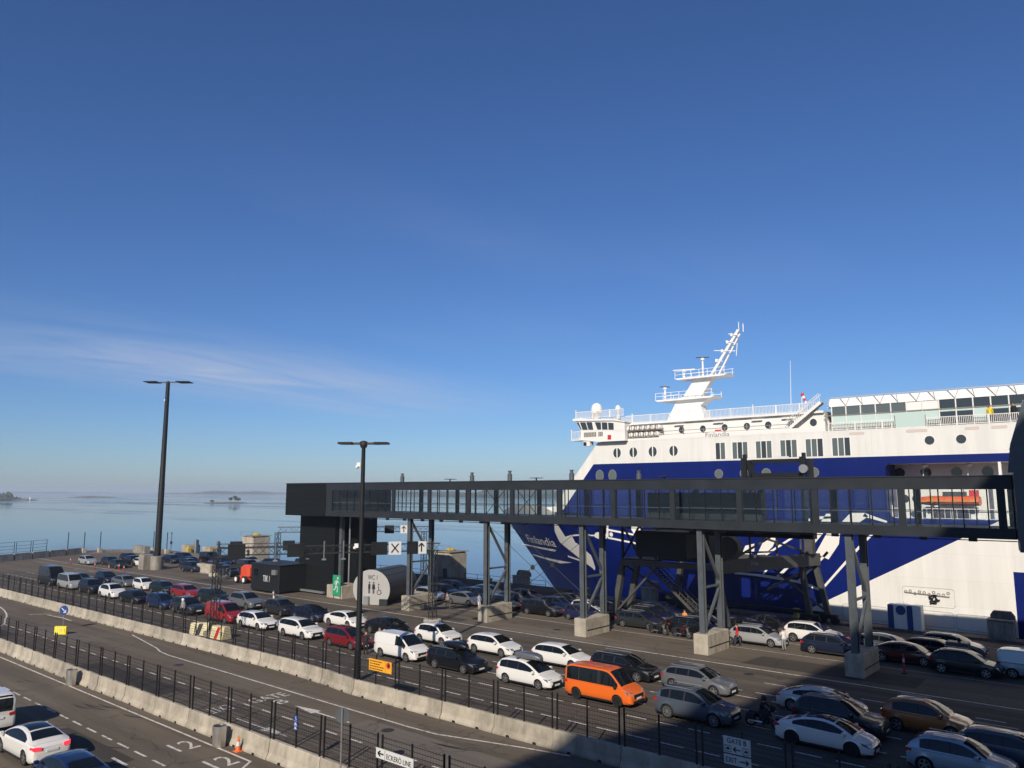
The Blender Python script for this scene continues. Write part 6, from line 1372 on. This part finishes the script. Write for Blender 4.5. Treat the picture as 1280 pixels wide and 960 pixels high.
for row in (
    ('saloon', 'grey', -62.8, LD, 'mid grey saloon parked beside a man in a blue shirt', {}),
    ('hatch', 'silver', -68.6, LD, 'silver hatchback parked behind the second trestle footing', {}),
    ('estate', 'black', -57.3, LD, 'black estate car hidden partly by a trestle footing', {}),
    ('wagon', 'black', -51.5, LD, 'long black estate car parked between two trestle footings', {}),
    ('hatch', 'dkblue', -46.2, LD, 'dark blue hatchback parked right behind a trestle footing', {}),
    ('estate', 'dkgrey', -39.7, LD, 'charcoal estate car parked below the gangway stair', {}),
    ('estate', 'black', -34.0, LD, 'black estate car by the motorcycles under the gangway', {}),
    ('estate', 'silver', -27.9, 64.9, 'silver estate car with a man in red standing behind it', {}),
    ('estate', 'navy', -21.6, 64.7, 'navy estate car passing behind the shaded trestle footing', {}),
    ('saloon', 'dkred', -16.6, LD, 'dark maroon saloon parked in the shade by a red post', {}),
    ('van', 'ltblue', -8.1, LD, 'pale blue white small van in the shaded car park', {'cat': 'van'}),
    ('mpv', 'dkgrey', -70.6, LF, 'dark grey people carrier parked beyond the silver hatchback', {}),
    ('estate', 'bluegrey', -64.5, LF, 'blue grey estate car parked in the row nearest the bank', {}),
    ('crossover', 'navy', -63.6, LE, 'navy hatchback parked directly beyond the mid grey saloon', {}),
    ('hatch', 'black', -57.9, LE, 'black hatchback parked in the middle row behind a trestle', {}),
    ('estate', 'blue', -51.6, LE, 'bright blue estate car beyond the long black estate', {}),
    ('hatch', 'dkgrey', -52.3, LF, 'charcoal hatchback beyond the bright blue estate car', {}),
    ('compact', 'pearl', -47.6, LE, 'pale hatchback glinting beside the tall trestle', {}),
    ('wagon', 'black', -40.4, LE, 'black estate car parked beyond the charcoal one under the gangway', {}),
    ('hatch', 'black', -34.6, LE, 'black hatchback behind the man in an orange vest', {}),
    ('saloon', 'black', -30.3, LE, 'black saloon parked beyond the silver estate car', {}),
    ('suv', 'white', -24.6, 68.6, 'big white sport utility car in the middle row beneath the gangway', {}),
    ('fastback', 'bluegrey', -19.0, LE, 'steel blue saloon emerging behind the shaded trestle', {}),
    ('estate', 'black', -15.0, LE, 'black estate car beyond the dark maroon saloon', {}),
    ('estate', 'grey', -14.6, LF, 'grey estate car with gleaming roof nearest the white plating', {}),
    ('estate', 'ltblue', -8.6, LE, 'pale blue estate car beyond the small van in the shade', {}),
):
    kind, col, x, y, lab, kw = row
    make_car(kind, col, x, y + random.uniform(-.1, .1), lab, rz=random.uniform(-.015, .015), group=G2, lod=0 if x > -45 else 1, **kw)
G3 = 'cars parked at the far end of the pier'
for row in (
    ('hatch', 'silver', -147.3, 57.0, 'silver hatchback parked at the far left of the pier cars'),
    ('estate', 'black', -142.6, 59.0, 'black estate car beside the silver hatchback at the pier end'),
    ('suv', 'black', -139.5, 61.6, 'black sport utility car behind the black estate at the pier end'),
    ('saloon', 'green', -137.0, 57.8, 'green black saloon by the red posts at the pier end'),
    ('estate', 'white', -136.0, 61.8, 'white estate car behind the green black saloon at the pier end'),
    ('hatch', 'coral', -132.8, 61.6, 'coral red hatchback beside the concrete block of the tall mast'),
    ('estate', 'navy', -138.5, 68.0, 'navy estate car deep in the far car park'),
    ('saloon', 'dkblue', -133.0, 68.4, 'dark blue saloon behind the tall lamp mast'),
    ('suv', 'dkgrey', -126.0, 65.0, 'charcoal sport utility car just right of the tall mast base'),
    ('estate', 'black', -121.0, 67.0, 'black estate car behind the pale concrete block with lifting eyes'),
    ('hatch', 'dkred', -119.5, 65.6, 'maroon hatchback against the pale concrete block'),
    ('estate', 'navy', -126.5, 70.5, 'navy estate car in the second far row'),
    ('suv', 'black', -120.5, 72.0, 'black sport utility car in the second far row'),
    ('van', 'dkgrey', -114.0, 68.5, 'charcoal panel van under the far signal gantry'),
    ('estate', 'dkblue', -112.0, 73.0, 'dark blue estate car under the far signal gantry'),
    ('hatch', 'black', -108.0, 66.5, 'black hatchback near the boom lift basket'),
    ('estate', 'pearl', -106.0, 70.5, 'pale estate car behind the boom lift'),
    ('suv', 'dkgrey', -102.5, 74.0, 'charcoal sport utility car behind the black hut'),
):
    kind, col, x, y, lab = row; make_car(kind, col, x, y, lab, rz=random.uniform(-.1, .1), group=G3, lod=1, cat='van' if kind == 'van' else 'car')
for row in (
    ('crossover', 'black', -74.0, LD, 'black sport utility car just right of the round toilet cabin'),
    ('estate', 'dkgrey', -75.6, LE, 'charcoal estate car behind the round toilet cabin'),
    ('wagon', 'black', -69.4, LE, 'black estate car directly beyond the silver hatchback'),
    ('hatch', 'dkblue', -58.6, LF, 'dark blue hatchback in the row nearest the bank under the walkway'),
    ('fastback', 'black', -46.0, LF, 'black fastback in the row nearest the quay beyond a pale hatchback'),
    ('compact', 'black', -45.8, 68.9, 'small black hatchback wedged in beside the tall trestle'),
    ('crossover', 'dkgrey', -35.0, LF, 'charcoal sport utility car nearest the quay under the gangway cabin'),
    ('wagon', 'navy', -40.8, LF, 'navy estate car nearest the quay by the gangway leg'),
    ('saloon', 'black', -29.6, LF, 'black saloon nearest the quay under the gangway beam'),
    ('crossover', 'black', -12.3, 63.9, 'black sport utility car right ahead of the dark maroon saloon'),
):
    kind, col, x, y, lab = row; make_car(kind, col, x, y + random.uniform(-.1, .1), lab, rz=random.uniform(-.015, .015), group=G2, lod=0 if x > -45 else 1)
for row in (
    ('estate', 'black', -148.0, 64.5, 'black estate car in the third far row left of the tall mast'),
    ('crossover', 'dkgrey', -143.0, 66.0, 'charcoal crossover in the third far row left of the tall mast'),
    ('wagon', 'navy', -141.0, 71.5, 'navy estate in the last far row left of the tall mast'),
    ('van', 'black', -134.5, 73.0, 'black panel van in the last far row behind the tall mast'),
    ('fastback', 'black', -129.2, 74.0, 'black fastback in the last far row behind the tall mast'),
    ('compact', 'silver', -124.0, 75.0, 'small silver hatchback in the last far row'),
    ('crossover', 'navy', -121.2, 62.9, 'navy crossover just left of the pale concrete block'),
    ('wagon', 'dkgrey', -115.8, 65.2, 'charcoal estate just right of the pale concrete block'),
    ('suv', 'black', -110.6, 63.0, 'black boxy car beside the far gantry leg'),
    ('estate', 'dkblue', -117.6, 75.4, 'dark blue estate in the last far row near the yellow winch tower'),
    ('hatch', 'black', -105.2, 63.6, 'black hatchback between the far gantry leg and boom lift'),
    ('minibus', 'dkgrey', -108.6, 76.0, 'charcoal minibus in the last far row before the black hut'),
):
    kind, col, x, y, lab = row; make_car(kind, col, x, y, lab, rz=random.uniform(-.1, .1), group=G3, lod=1, cat={'van': 'van', 'minibus': 'minibus'}.get(kind, 'car'))
G4 = 'cars on the lower road'
make_car('saloon', 'white', -43.9, 15.05, 'white car with dark rear glass and lit red tail lights on the lower road', rz=math.pi + 0.03, group=G4, dark_roof=True, lit=True)
make_car('minibus', 'white', -51.2, 14.95, 'white van with a black rear window on the lower road', rz=math.pi + 0.0, group=G4, cat='van')
make_car('saloon', 'blue', -37.9, 14.6, 'dark blue car on the lower road behind the white one with lit tail lights', rz=math.pi, group=G4)

# ------------------------------------------------------------------ people and motorcycles
for k, c in {'skin': (0.45, 0.27, 0.19), 'hair': (0.04, 0.025, 0.015), 'jean': (0.03, 0.04, 0.075), 'darkcloth': (0.012, 0.012, 0.014), 'leather': (0.02, 0.016, 0.015),
             'redcloth': (0.50, 0.02, 0.025), 'whitecloth': (0.66, 0.64, 0.60), 'greycloth': (0.24, 0.24, 0.25), 'bluecloth': (0.32, 0.38, 0.50), 'vest': (0.95, 0.28, 0.02), 'pinkcloth': (0.42, 0.30, 0.30), 'khaki': (0.30, 0.25, 0.17), 'yellowcloth': (0.75, 0.55, 0.03)}.items():
    mat('cloth_' + k, c, 0.85)
def person(label, x, y, rz, top, legs, pose='stand', h=1.76, z=0.0, hair='cloth_hair', helmet=None, group=None):
    s = h / 1.76; me = bpy.data.meshes.new('person_skin'); vs_, es, rad = [], [], []
    def v(p, r, link_to=None):
        vs_.append(tuple(c * s for c in p)); rad.append(r * s); i = len(vs_) - 1
        if link_to is not None: es.append((link_to, i))
        return i
    if pose == 'ride': hipz, kn, an = 0.82, (0.42, 0.62), (0.10, 0.20)
    pel = v((0, 0, 0.95 if pose != 'ride' else 0.84), 0.135)
    lean = 0.16 if pose in ('ride', 'lean') else 0.02
    b0 = vs_[pel][2] / s
    wa = v((lean * 0.4, 0, b0 + 0.18), 0.125, pel); ch = v((lean, 0, b0 + 0.40), 0.145, wa); nk = v((lean * 1.25, 0, b0 + 0.54), 0.06, ch); 
    hd = v((lean * 1.3 + 0.015, 0, b0 + 0.63), 0.085, nk); ht = v((lean * 1.3 + 0.02, 0, b0 + 0.74), 0.085, hd); v((lean * 1.3 + 0.11, 0, b0 + 0.655), 0.018, hd)
    for sg in (-1, 1):
        v((lean * 1.3 + 0.01, sg * 0.088, b0 + 0.665), 0.014, hd)
        st_ = 0.10 * sg if pose == 'walk' else 0.0
        if pose == 'ride': hp = v((0.02, sg * 0.11, 0.82), 0.105, pel); kn = v((0.42, sg * 0.22, 0.66), 0.075, hp); an = v((0.14, sg * 0.24, 0.26), 0.05, kn); v((0.30, sg * 0.25, 0.22), 0.04, an)
        else: hp = v((0, sg * 0.10, 0.88), 0.10, pel); kn = v((0.02 + st_ * 1.6, sg * 0.11, 0.49), 0.068, hp); an = v((st_ * 2.2 - (0.06 if st_ < 0 else 0), sg * 0.11, 0.09), 0.045, kn); v((st_ * 2.2 + 0.16, sg * 0.125, 0.035), 0.035, an)
        sh = v((lean, sg * 0.185, b0 + 0.47), 0.062, ch)
        if pose == 'ride': el = v((lean + 0.22, sg * 0.30, b0 + 0.24), 0.045, sh); wr_ = v((lean + 0.44, sg * 0.30, b0 + 0.20), 0.032, el)
        elif pose == 'phone' and sg > 0: el = v((0.12, sg * 0.24, b0 + 0.20), 0.045, sh); wr_ = v((0.30, sg * 0.10, b0 + 0.34), 0.032, el)
        elif pose == 'arms' : el = v((0.1, sg * 0.40, b0 + 0.36), 0.045, sh); wr_ = v((0.2, sg * 0.58, b0 + 0.44), 0.032, el)
        else: el = v((-0.02 - st_ * 0.8, sg * 0.24, b0 + 0.19), 0.045, sh); wr_ = v((0.06 - st_ * 1.5, sg * 0.25, b0 - 0.05), 0.032, el)
        W0 = Vector(vs_[wr_]) / s; E0 = Vector(vs_[el]) / s; d = (W0 - E0).normalized(); sd = d.cross(Vector((0, 1, 0)))
        if sd.length < 0.2: sd = Vector((1, 0, 0))
        sd.normalize(); pm_ = v(tuple(W0 + d * 0.07), 0.026, wr_)
        for k, (o_, ln) in enumerate(((-0.03, 0.075), (-0.01, 0.085), (0.011, 0.08), (0.03, 0.062))):
            f1 = v(tuple(W0 + d * (0.085 + ln * 0.5) + sd * o_), 0.0095, pm_); v(tuple(W0 + d * (0.08 + ln * 0.95) + sd * o_ + Vector((0.012, -0.02 * sg, 0))), 0.008, f1)
        t1 = v(tuple(W0 + d * 0.05 + sd * -0.045), 0.010, wr_); v(tuple(W0 + d * 0.095 + sd * -0.06), 0.009, t1)
    me.from_pydata(vs_, es, []); ob = bpy.data.objects.new('person_skin', me); COL.objects.link(ob)
    ob.modifiers.new('skin', 'SKIN'); ob.modifiers.new('sub', 'SUBSURF').levels = 1
    for i, sv_ in enumerate(me.skin_vertices[0].data): sv_.radius = (rad[i], rad[i]); sv_.use_root = (i == pel)
    dg = bpy.context.evaluated_depsgraph_get(); dg.update(); body = bpy.data.meshes.new_from_object(ob.evaluated_get(dg)); bpy.data.objects.remove(ob); body.name = 'person'
    for m_ in (top, legs, 'cloth_skin', 'cloth_darkcloth'): body.materials.append(M(m_))
    for p in body.polygons:
        c = p.center / s; p.use_smooth = True; d_arm = abs(c.y) > 0.18 
        if c.z > b0 + 0.53: p.material_index = 2
        elif c.z < 0.10 and pose != 'ride' or (pose == 'ride' and c.z < 0.30): p.material_index = 3
        elif c.z < b0 - 0.02 and abs(c.y) < 0.205 and pose != 'ride' or (pose == 'ride' and c.z < b0 + 0.02): p.material_index = 1
        elif c.z < b0 - 0.06: p.material_index = 2
        else: p.material_index = 0
    t = link('person', body, None, loc=(x, y, z), label=label, category='person', group=group); t.rotation_euler = (0, 0, rz)
    hx = (lean * 1.3 + 0.0) * s; hz = (b0 + 0.70) * s
    if helmet: MB().lathe([(0.1, -0.12), (0.145, -0.04), (0.15, 0.06), (0.1, 0.14), (0.01, 0.17)], (hx + 0.01, 0, hz), 12).build('helmet', helmet, t, smooth=50)
    else: MB().lathe([(0.092, -0.05), (0.108, 0.03), (0.09, 0.10), (0.05, 0.13), (0.005, 0.14)], (hx - 0.018, 0, hz), 12).build('hair', hair, t, smooth=50)
    return t
person('man in a red top standing by the silver estate car', -28.9, 62.9, R(200), 'cloth_redcloth', 'cloth_jean', 'walk', 1.8)
person('man dressed in pale clothes standing by the silver estate car nose', -25.2, 63.5, R(150), 'cloth_whitecloth', 'cloth_greycloth', 'phone', 1.8)
person('person in a pink top standing by the round gantry base', -62.2, 61.9, R(240), 'cloth_pinkcloth', 'cloth_khaki', 'walk', 1.72)
person('man in a blue shirt beside the mid grey saloon', -58.3, 62.9, R(180), 'cloth_bluecloth', 'cloth_whitecloth', 'stand', 1.8)
person('worker in an orange vest under the gangway stair', -35.9, 67.0, R(270), 'cloth_vest', 'cloth_darkcloth', 'stand', 1.8)
person('person in white with arms spread beyond the grey queue car', -78.6, 50.6, R(230), 'cloth_whitecloth', 'cloth_whitecloth', 'arms', 1.7)
person('biker in a white helmet standing beside the boxy grey car', -79.0, 40.2, R(290), 'cloth_greycloth', 'cloth_darkcloth', 'stand', 1.78, helmet='white_paint')
person('biker in a brown leather jacket standing next to the lamp mast', -49.9, 40.6, R(330), 'cloth_leather', 'cloth_darkcloth', 'phone', 1.8)
person('biker in black holding a phone by the white panel van tail', -49.2, 41.9, R(215), 'cloth_darkcloth', 'cloth_darkcloth', 'phone', 1.82, hair='cloth_skin')
person('biker in a dark brown jacket against the wine red car', -50.6, 42.6, R(300), 'cloth_leather', 'cloth_jean', 'stand', 1.75)
person('passenger in a yellow jacket at the ferry top deck rail', -12.2, YS + 0.24, R(270), 'cloth_yellowcloth', 'cloth_darkcloth', 'stand', 1.7, z=18.96)
person('passenger in dark clothes at the ferry top deck rail', -10.35, YS + 0.24, R(250), 'cloth_darkcloth', 'cloth_jean', 'stand', 1.75, z=18.96)
def motorcycle(label, x, y, rz, mt='trim', group='motorcycles'):
    t = thing('motorcycle', label, 'motorcycle', (x, y, 0.004 if y < 55 else 0), rz, group)
    for wx in (-0.72, 0.74):
        w_ = MB().lathe([(0.22, -0.06), (0.31, -0.06), (0.325, 0), (0.31, 0.06), (0.22, 0.06)], (0, 0, 0), 18, 'y', True).build('wheel', 'tyre', t, smooth=40, loc=(wx, 0, 0.325)); q = MB(); q.lathe([(0.19, -0.03), (0.225, -0.03), (0.225, 0.03), (0.19, 0.03)], (0, 0, 0), 16, 'y', True)
        for k in range(6): a = k * R(60); q.bar((0, 0, 0), (0.2 * math.cos(a), 0, 0.2 * math.sin(a)), 0.03)
        q.build('rim', 'rim', w_)
    MB().bbox(-0.1, 0.45, -0.17, 0.17, 0.68, 0.98, 0.08).build('tank', mt, t); MB().bbox(-0.8, -0.08, -0.14, 0.14, 0.72, 0.84, 0.05).build('seat', 'trim', t); MB().bbox(-0.2, 0.35, -0.2, 0.2, 0.28, 0.66, 0.06).build('engine', 'rim_dark', t)
    q = MB(); q.bar((0.74, 0.07, 0.33), (0.45, 0.07, 1.02), 0.05); q.bar((0.74, -0.07, 0.33), (0.45, -0.07, 1.02), 0.05); q.bar((0.45, -0.36, 1.08), (0.45, 0.36, 1.08), 0.04); q.build('fork', 'galvanised', t)
    MB().lathe([(0.02, -0.08), (0.1, 0.0), (0.1, 0.04), (0.02, 0.05)], (0, 0, 0), 12).build('headlight', 'headlight', t, loc=(0.66, 0, 0.92)); MB().bbox(0.42, 0.62, -0.2, 0.2, 0.95, 1.3, 0.06).build('windshield', 'trim', t)
    MB().tube((-0.75, -0.2, 0.36), (0.1, -0.2, 0.34), 0.05).build('exhaust', 'stainless', t)
    for s1 in (-1, 1): MB().bbox(-0.85, -0.35, min(s1 * 0.2, s1 * 0.42), max(s1 * 0.2, s1 * 0.42), 0.45, 0.78, 0.05).build('pannier', 'trim', t)
    q = MB(); q.bar((-0.1, 0.1, 0.35), (-0.15, 0.32, 0.0), 0.03); q.build('side_stand', 'dark_metal', t)
motorcycle('black touring motorcycle standing among the bikers by the lamp mast', -49.6, 43.2, R(4))
motorcycle('black motorcycle ridden by a biker in the shade behind the white saloon', -18.2, 42.5, R(2))
person('biker in black sitting on the motorcycle behind the white saloon', -18.35, 42.5, R(2), 'cloth_darkcloth', 'cloth_darkcloth', 'ride', 1.78, z=0.004, helmet='trim')
motorcycle('motorcycle with chrome parts parked at the line under the gangway', -36.6, 63.3, R(-8), 'trim'); motorcycle('second chrome motorcycle ahead of the first under the gangway', -34.2, 63.2, R(-6), 'paint_dkred'); motorcycle('dark motorcycle parked beside the man in red', -30.4, 63.1, R(5), 'trim')
motorcycle('motorcycle of the biker in a white helmet', -80.2, 40.7, R(-2))

# ------------------------------------------------------------------ islands and far shores
m, nt, b = new_mat('foliage'); L = nt.links.new
tc = N(nt, 'ShaderNodeTexCoord'); no = N(nt, 'ShaderNodeTexNoise'); setin(no, Scale=0.12, Detail=5.0); L(tc.outputs['Object'], no.inputs['Vector'])
mx = N(nt, 'ShaderNodeMix', data_type='RGBA'); mx.inputs['A'].default_value = (0.022, 0.038, 0.018, 1); mx.inputs['B'].default_value = (0.055, 0.075, 0.03, 1); L(no.outputs['Fac'], mx.inputs['Factor']); L(mx.outputs['Result'], b.inputs['Base Color']); b.inputs['Roughness'].default_value = 0.9
mat('rock', (0.095, 0.088, 0.08), 0.9, vary=0.3, scale=0.1); mat('bark', (0.06, 0.045, 0.03), 0.9)
def island_base(name, label, pts, c, mt='rock'):
    """low rocky mound: pts = list of (dx, dy, half-width, height) along its spine"""
    g = MB(); n = 10; vv = []
    for (dx, dy, w, h) in pts:
        for i in range(n): a = math.pi * i / (n - 1); vv.append((dx + w * math.cos(a) * 0.55, dy + w * math.cos(a), -1.0 + (h + 1.0) * math.sin(a) * random.uniform(0.85, 1.1)))
    fs = [(k * n + i, (k + 1) * n + i, (k + 1) * n + i + 1, k * n + i + 1) for k in range(len(pts) - 1) for i in range(n - 1)]
    g.add(vv, fs); o = g.build(name, mt, smooth=50, loc=(c[0], c[1], SEA)); o['kind'] = 'structure'; return o
def leaf_clump(g, c, r, n, size):
    for _ in range(n):
        d = Vector((random.gauss(0, 1), random.gauss(0, 1), random.gauss(0, 0.8))).normalized() * r * random.uniform(0.55, 1.05); p = Vector(c) + d
        a = Vector((random.uniform(-1, 1), random.uniform(-1, 1), random.uniform(-1, 1))).normalized(); b_ = a.cross(d.normalized()); b_ = b_.normalized() if b_.length > 1e-3 else Vector((0, 0, 1)); s = size * random.uniform(0.6, 1.3)
        g.add([p - a * s, p + b_ * s * 0.7, p + a * s, p - b_ * s * 0.7], [(0, 1, 2, 3)])
def tree(label, x, y, z, h, spread, kind='pine'):
    t = thing('pine_tree', label, 'tree', (x, y, z), group='pine trees on the islands')
    g = MB(); g.tube((0, 0, -0.5), (0.1 * h * 0.3, 0, h * 0.55), h * 0.03, h * 0.02, 7); g.tube((0.03 * h, 0, h * 0.5), (0, 0.02 * h, h * 0.9), h * 0.02, h * 0.008, 6)
    for k in range(4): a = k * 1.7; g.tube((0.03 * h, 0, h * (0.5 + 0.08 * k)), (0.03 * h + spread * 0.6 * math.cos(a), spread * 0.6 * math.sin(a), h * (0.6 + 0.08 * k)), h * 0.012, h * 0.005, 5)
    g.build('trunk', 'bark', t); g = MB()
    for k in range(7): a = k * 2.4; r_ = spread * random.uniform(0.3, 0.62); leaf_clump(g, (r_ * math.cos(a), r_ * math.sin(a), h * random.uniform(0.58, 0.95)), spread * 0.42, 90, spread * 0.11)
    g.build('crown', 'foliage', t)
def forest(label, c, length, depth, hmin, hmax, n, ang, name='far_wood'):
    g = MB(); d = Vector((math.cos(ang), math.sin(ang), 0)); nv = Vector((-d.y, d.x, 0))
    for k in range(n):
        f = random.uniform(-0.5, 0.5); q = random.uniform(-0.5, 0.5); env = max(0.25, 1 - (2 * abs(f)) ** 3) * (0.7 + 0.3 * math.sin(f * 17 + 1) * math.sin(f * 7))
        h = random.uniform(hmin, hmax) * env; p = d * f * length + nv * q * depth
        r_ = h * random.uniform(0.22, 0.36); w = random.randint(5, 7); z0 = -1
        vv = [(p.x + r_ * math.cos(2 * math.pi * i / w) * random.uniform(.7, 1.2), p.y + r_ * math.sin(2 * math.pi * i / w) * random.uniform(.7, 1.2), z0 + h * random.uniform(.25, .4)) for i in range(w)]
        v2 = [(p.x + 0.7 * r_ * math.cos(2 * math.pi * (i + .5) / w) * random.uniform(.7, 1.2), p.y + 0.7 * r_ * math.sin(2 * math.pi * (i + .5) / w), z0 + h * random.uniform(.6, .82)) for i in range(w)]
        base = [(p.x, p.y, z0)]; tip = [(p.x, p.y, z0 + h * 1.02)]
        g.add(base + vv + v2 + tip, [(0, 1 + (i + 1) % w, 1 + i) for i in range(w)] + [(1 + i, 1 + (i + 1) % w, 1 + w + i) for i in range(w)] + [(1 + (i + 1) % w, 1 + w + (i + 1) % w, 1 + w + i) for i in range(w)] + [(1 + w + i, 1 + w + (i + 1) % w, 1 + 2 * w) for i in range(w)])
    o = g.build(name, 'foliage', loc=(c[0], c[1], SEA + 1), label=label, category='wood', kind='stuff'); return o
random.seed(21)
# direction helper: bearing given as the tangent to the right of the view axis, distance in metres
FW, RT = Vector((-0.6491, 0.7607)), Vector((0.7607, 0.6491))
def far(tan_, dist): p = FW * dist + RT * tan_ * dist; return (p.x, p.y)
island_base('islet_rock', '', [(-24, 0, 2, .3), (-14, 1, 5, 1.0), (0, 0, 8, 1.6), (16, -1, 9, 1.9), (26, 0, 6, 1.2), (34, 0, 2, .2)], far(-0.372, 1000)).rotation_euler = (0, 0, math.atan2(RT.y, RT.x))
c = far(-0.372, 1000)
for k, (o_, h, sp_) in enumerate(((10, 6.0, 3.6), (16, 7.0, 4.2), (20.5, 5.5, 3.5), (-14, 2.0, 3.0))):
    tree(['pine tree with a flat top on the small rocky islet', 'tallest pine tree on the small rocky islet', 'low leaning pine tree at the edge of the small rocky islet', 'scrubby bush like pine on the bare end of the small islet'][k], c[0] + RT.x * o_, c[1] + RT.y * o_, SEA + 1.3, h, sp_)
island_base('islet_rock', '', [(-55, 0, 3, .3), (-30, 1, 14, 2.2), (0, 0, 18, 3.2), (30, -1, 14, 2.6), (60, 0, 3, .3)], far(-0.542, 1900)).rotation_euler = (0, 0, math.atan2(RT.y, RT.x))
forest('low scrub on the flat far islet', far(-0.538, 1900), 62, 14, 2.0, 5.5, 70, math.atan2(RT.y, RT.x))
island_base('headland_rock', '', [(-130, 0, 40, 6), (-60, 0, 40, 7), (0, 0, 34, 5), (30, 0, 18, 3.5), (48, 0, 6, 1)], far(-0.688, 1350)).rotation_euler = (0, 0, math.atan2(RT.y, RT.x))
forest('dark wooded headland at the edge of the bay', far(-0.70, 1350), 165, 50, 17, 29, 480, math.atan2(RT.y, RT.x))
MB().lathe([(1.3, 0), (1.0, 3.2), (1.2, 3.4), (0.8, 4.2), (0.1, 4.8)], (0, 0, 0), 12).build('beacon', 'white_paint', loc=(*far(-0.620, 1330), SEA + 1), label='small white beacon on the skerry off the wooded headland', category='beacon')
island_base('islet_rock', '', [(-26, 0, 2, .3), (-10, 0, 8, 2), (8, 0, 8, 2.2), (24, 0, 2, .2)], far(-0.627, 1340)).rotation_euler = (0, 0, math.atan2(RT.y, RT.x))
forest('long hazy wooded shore on the horizon', far(-0.345, 4600), 1050, 120, 12, 22, 1400, math.atan2(RT.y, RT.x))
forest('pale hazy wooded shore far out beyond the islets', far(-0.60, 6200), 1300, 150, 9, 16, 900, math.atan2(RT.y, RT.x))
forest('dark wooded island seen through the walkway glass', far(0.02, 2300), 520, 160, 20, 34, 1300, math.atan2(RT.y, RT.x))
forest('lower wooded shore seen through the walkway glass', far(-0.10, 3000), 760, 120, 12, 22, 900, math.atan2(RT.y, RT.x))
def sea_mark(label, x, y, h, mt):
    t = thing('sea_mark', label, 'buoy', (x, y, SEA)); MB().lathe([(0.3, -0.5), (0.35, 0.3), (0.08, 0.5), (0.07, h)], (0, 0, 0), 10).build('body', mt, t); MB().lathe([(0.18, h), (0.18, h + 0.35), (0.03, h + 0.5)], (0, 0, 0), 8).build('topmark', 'black', t)
sea_mark('thin black sea mark on the water beyond the tall mast', *far(-0.435, 235), 2.6, 'black'); sea_mark('small red sea mark on the water beyond the dolphins', *far(-0.377, 190), 1.2, 'sign_red')

# ------------------------------------------------------------------ haze over the water
m = bpy.data.materials.new('haze'); m.use_nodes = True; nt = m.node_tree; nt.nodes.clear(); MATS['haze'] = m
out = nt.nodes.new('ShaderNodeOutputMaterial'); pv = nt.nodes.new('ShaderNodeVolumePrincipled')
pv.inputs['Color'].default_value = (0.76, 0.87, 1.0, 1); pv.inputs['Density'].default_value = 2.1e-4; pv.inputs['Anisotropy'].default_value = 0.0
nt.links.new(pv.outputs[0], out.inputs['Volume'])
hz_ = MB().box(-14500, 9500, -9500, 14500, -7.5, 42).build('haze', 'haze', kind='stuff')
for o in list(bpy.data.objects):
    if o.type == 'MESH' and o.data.name == 'person_skin': bpy.data.objects.remove(o)
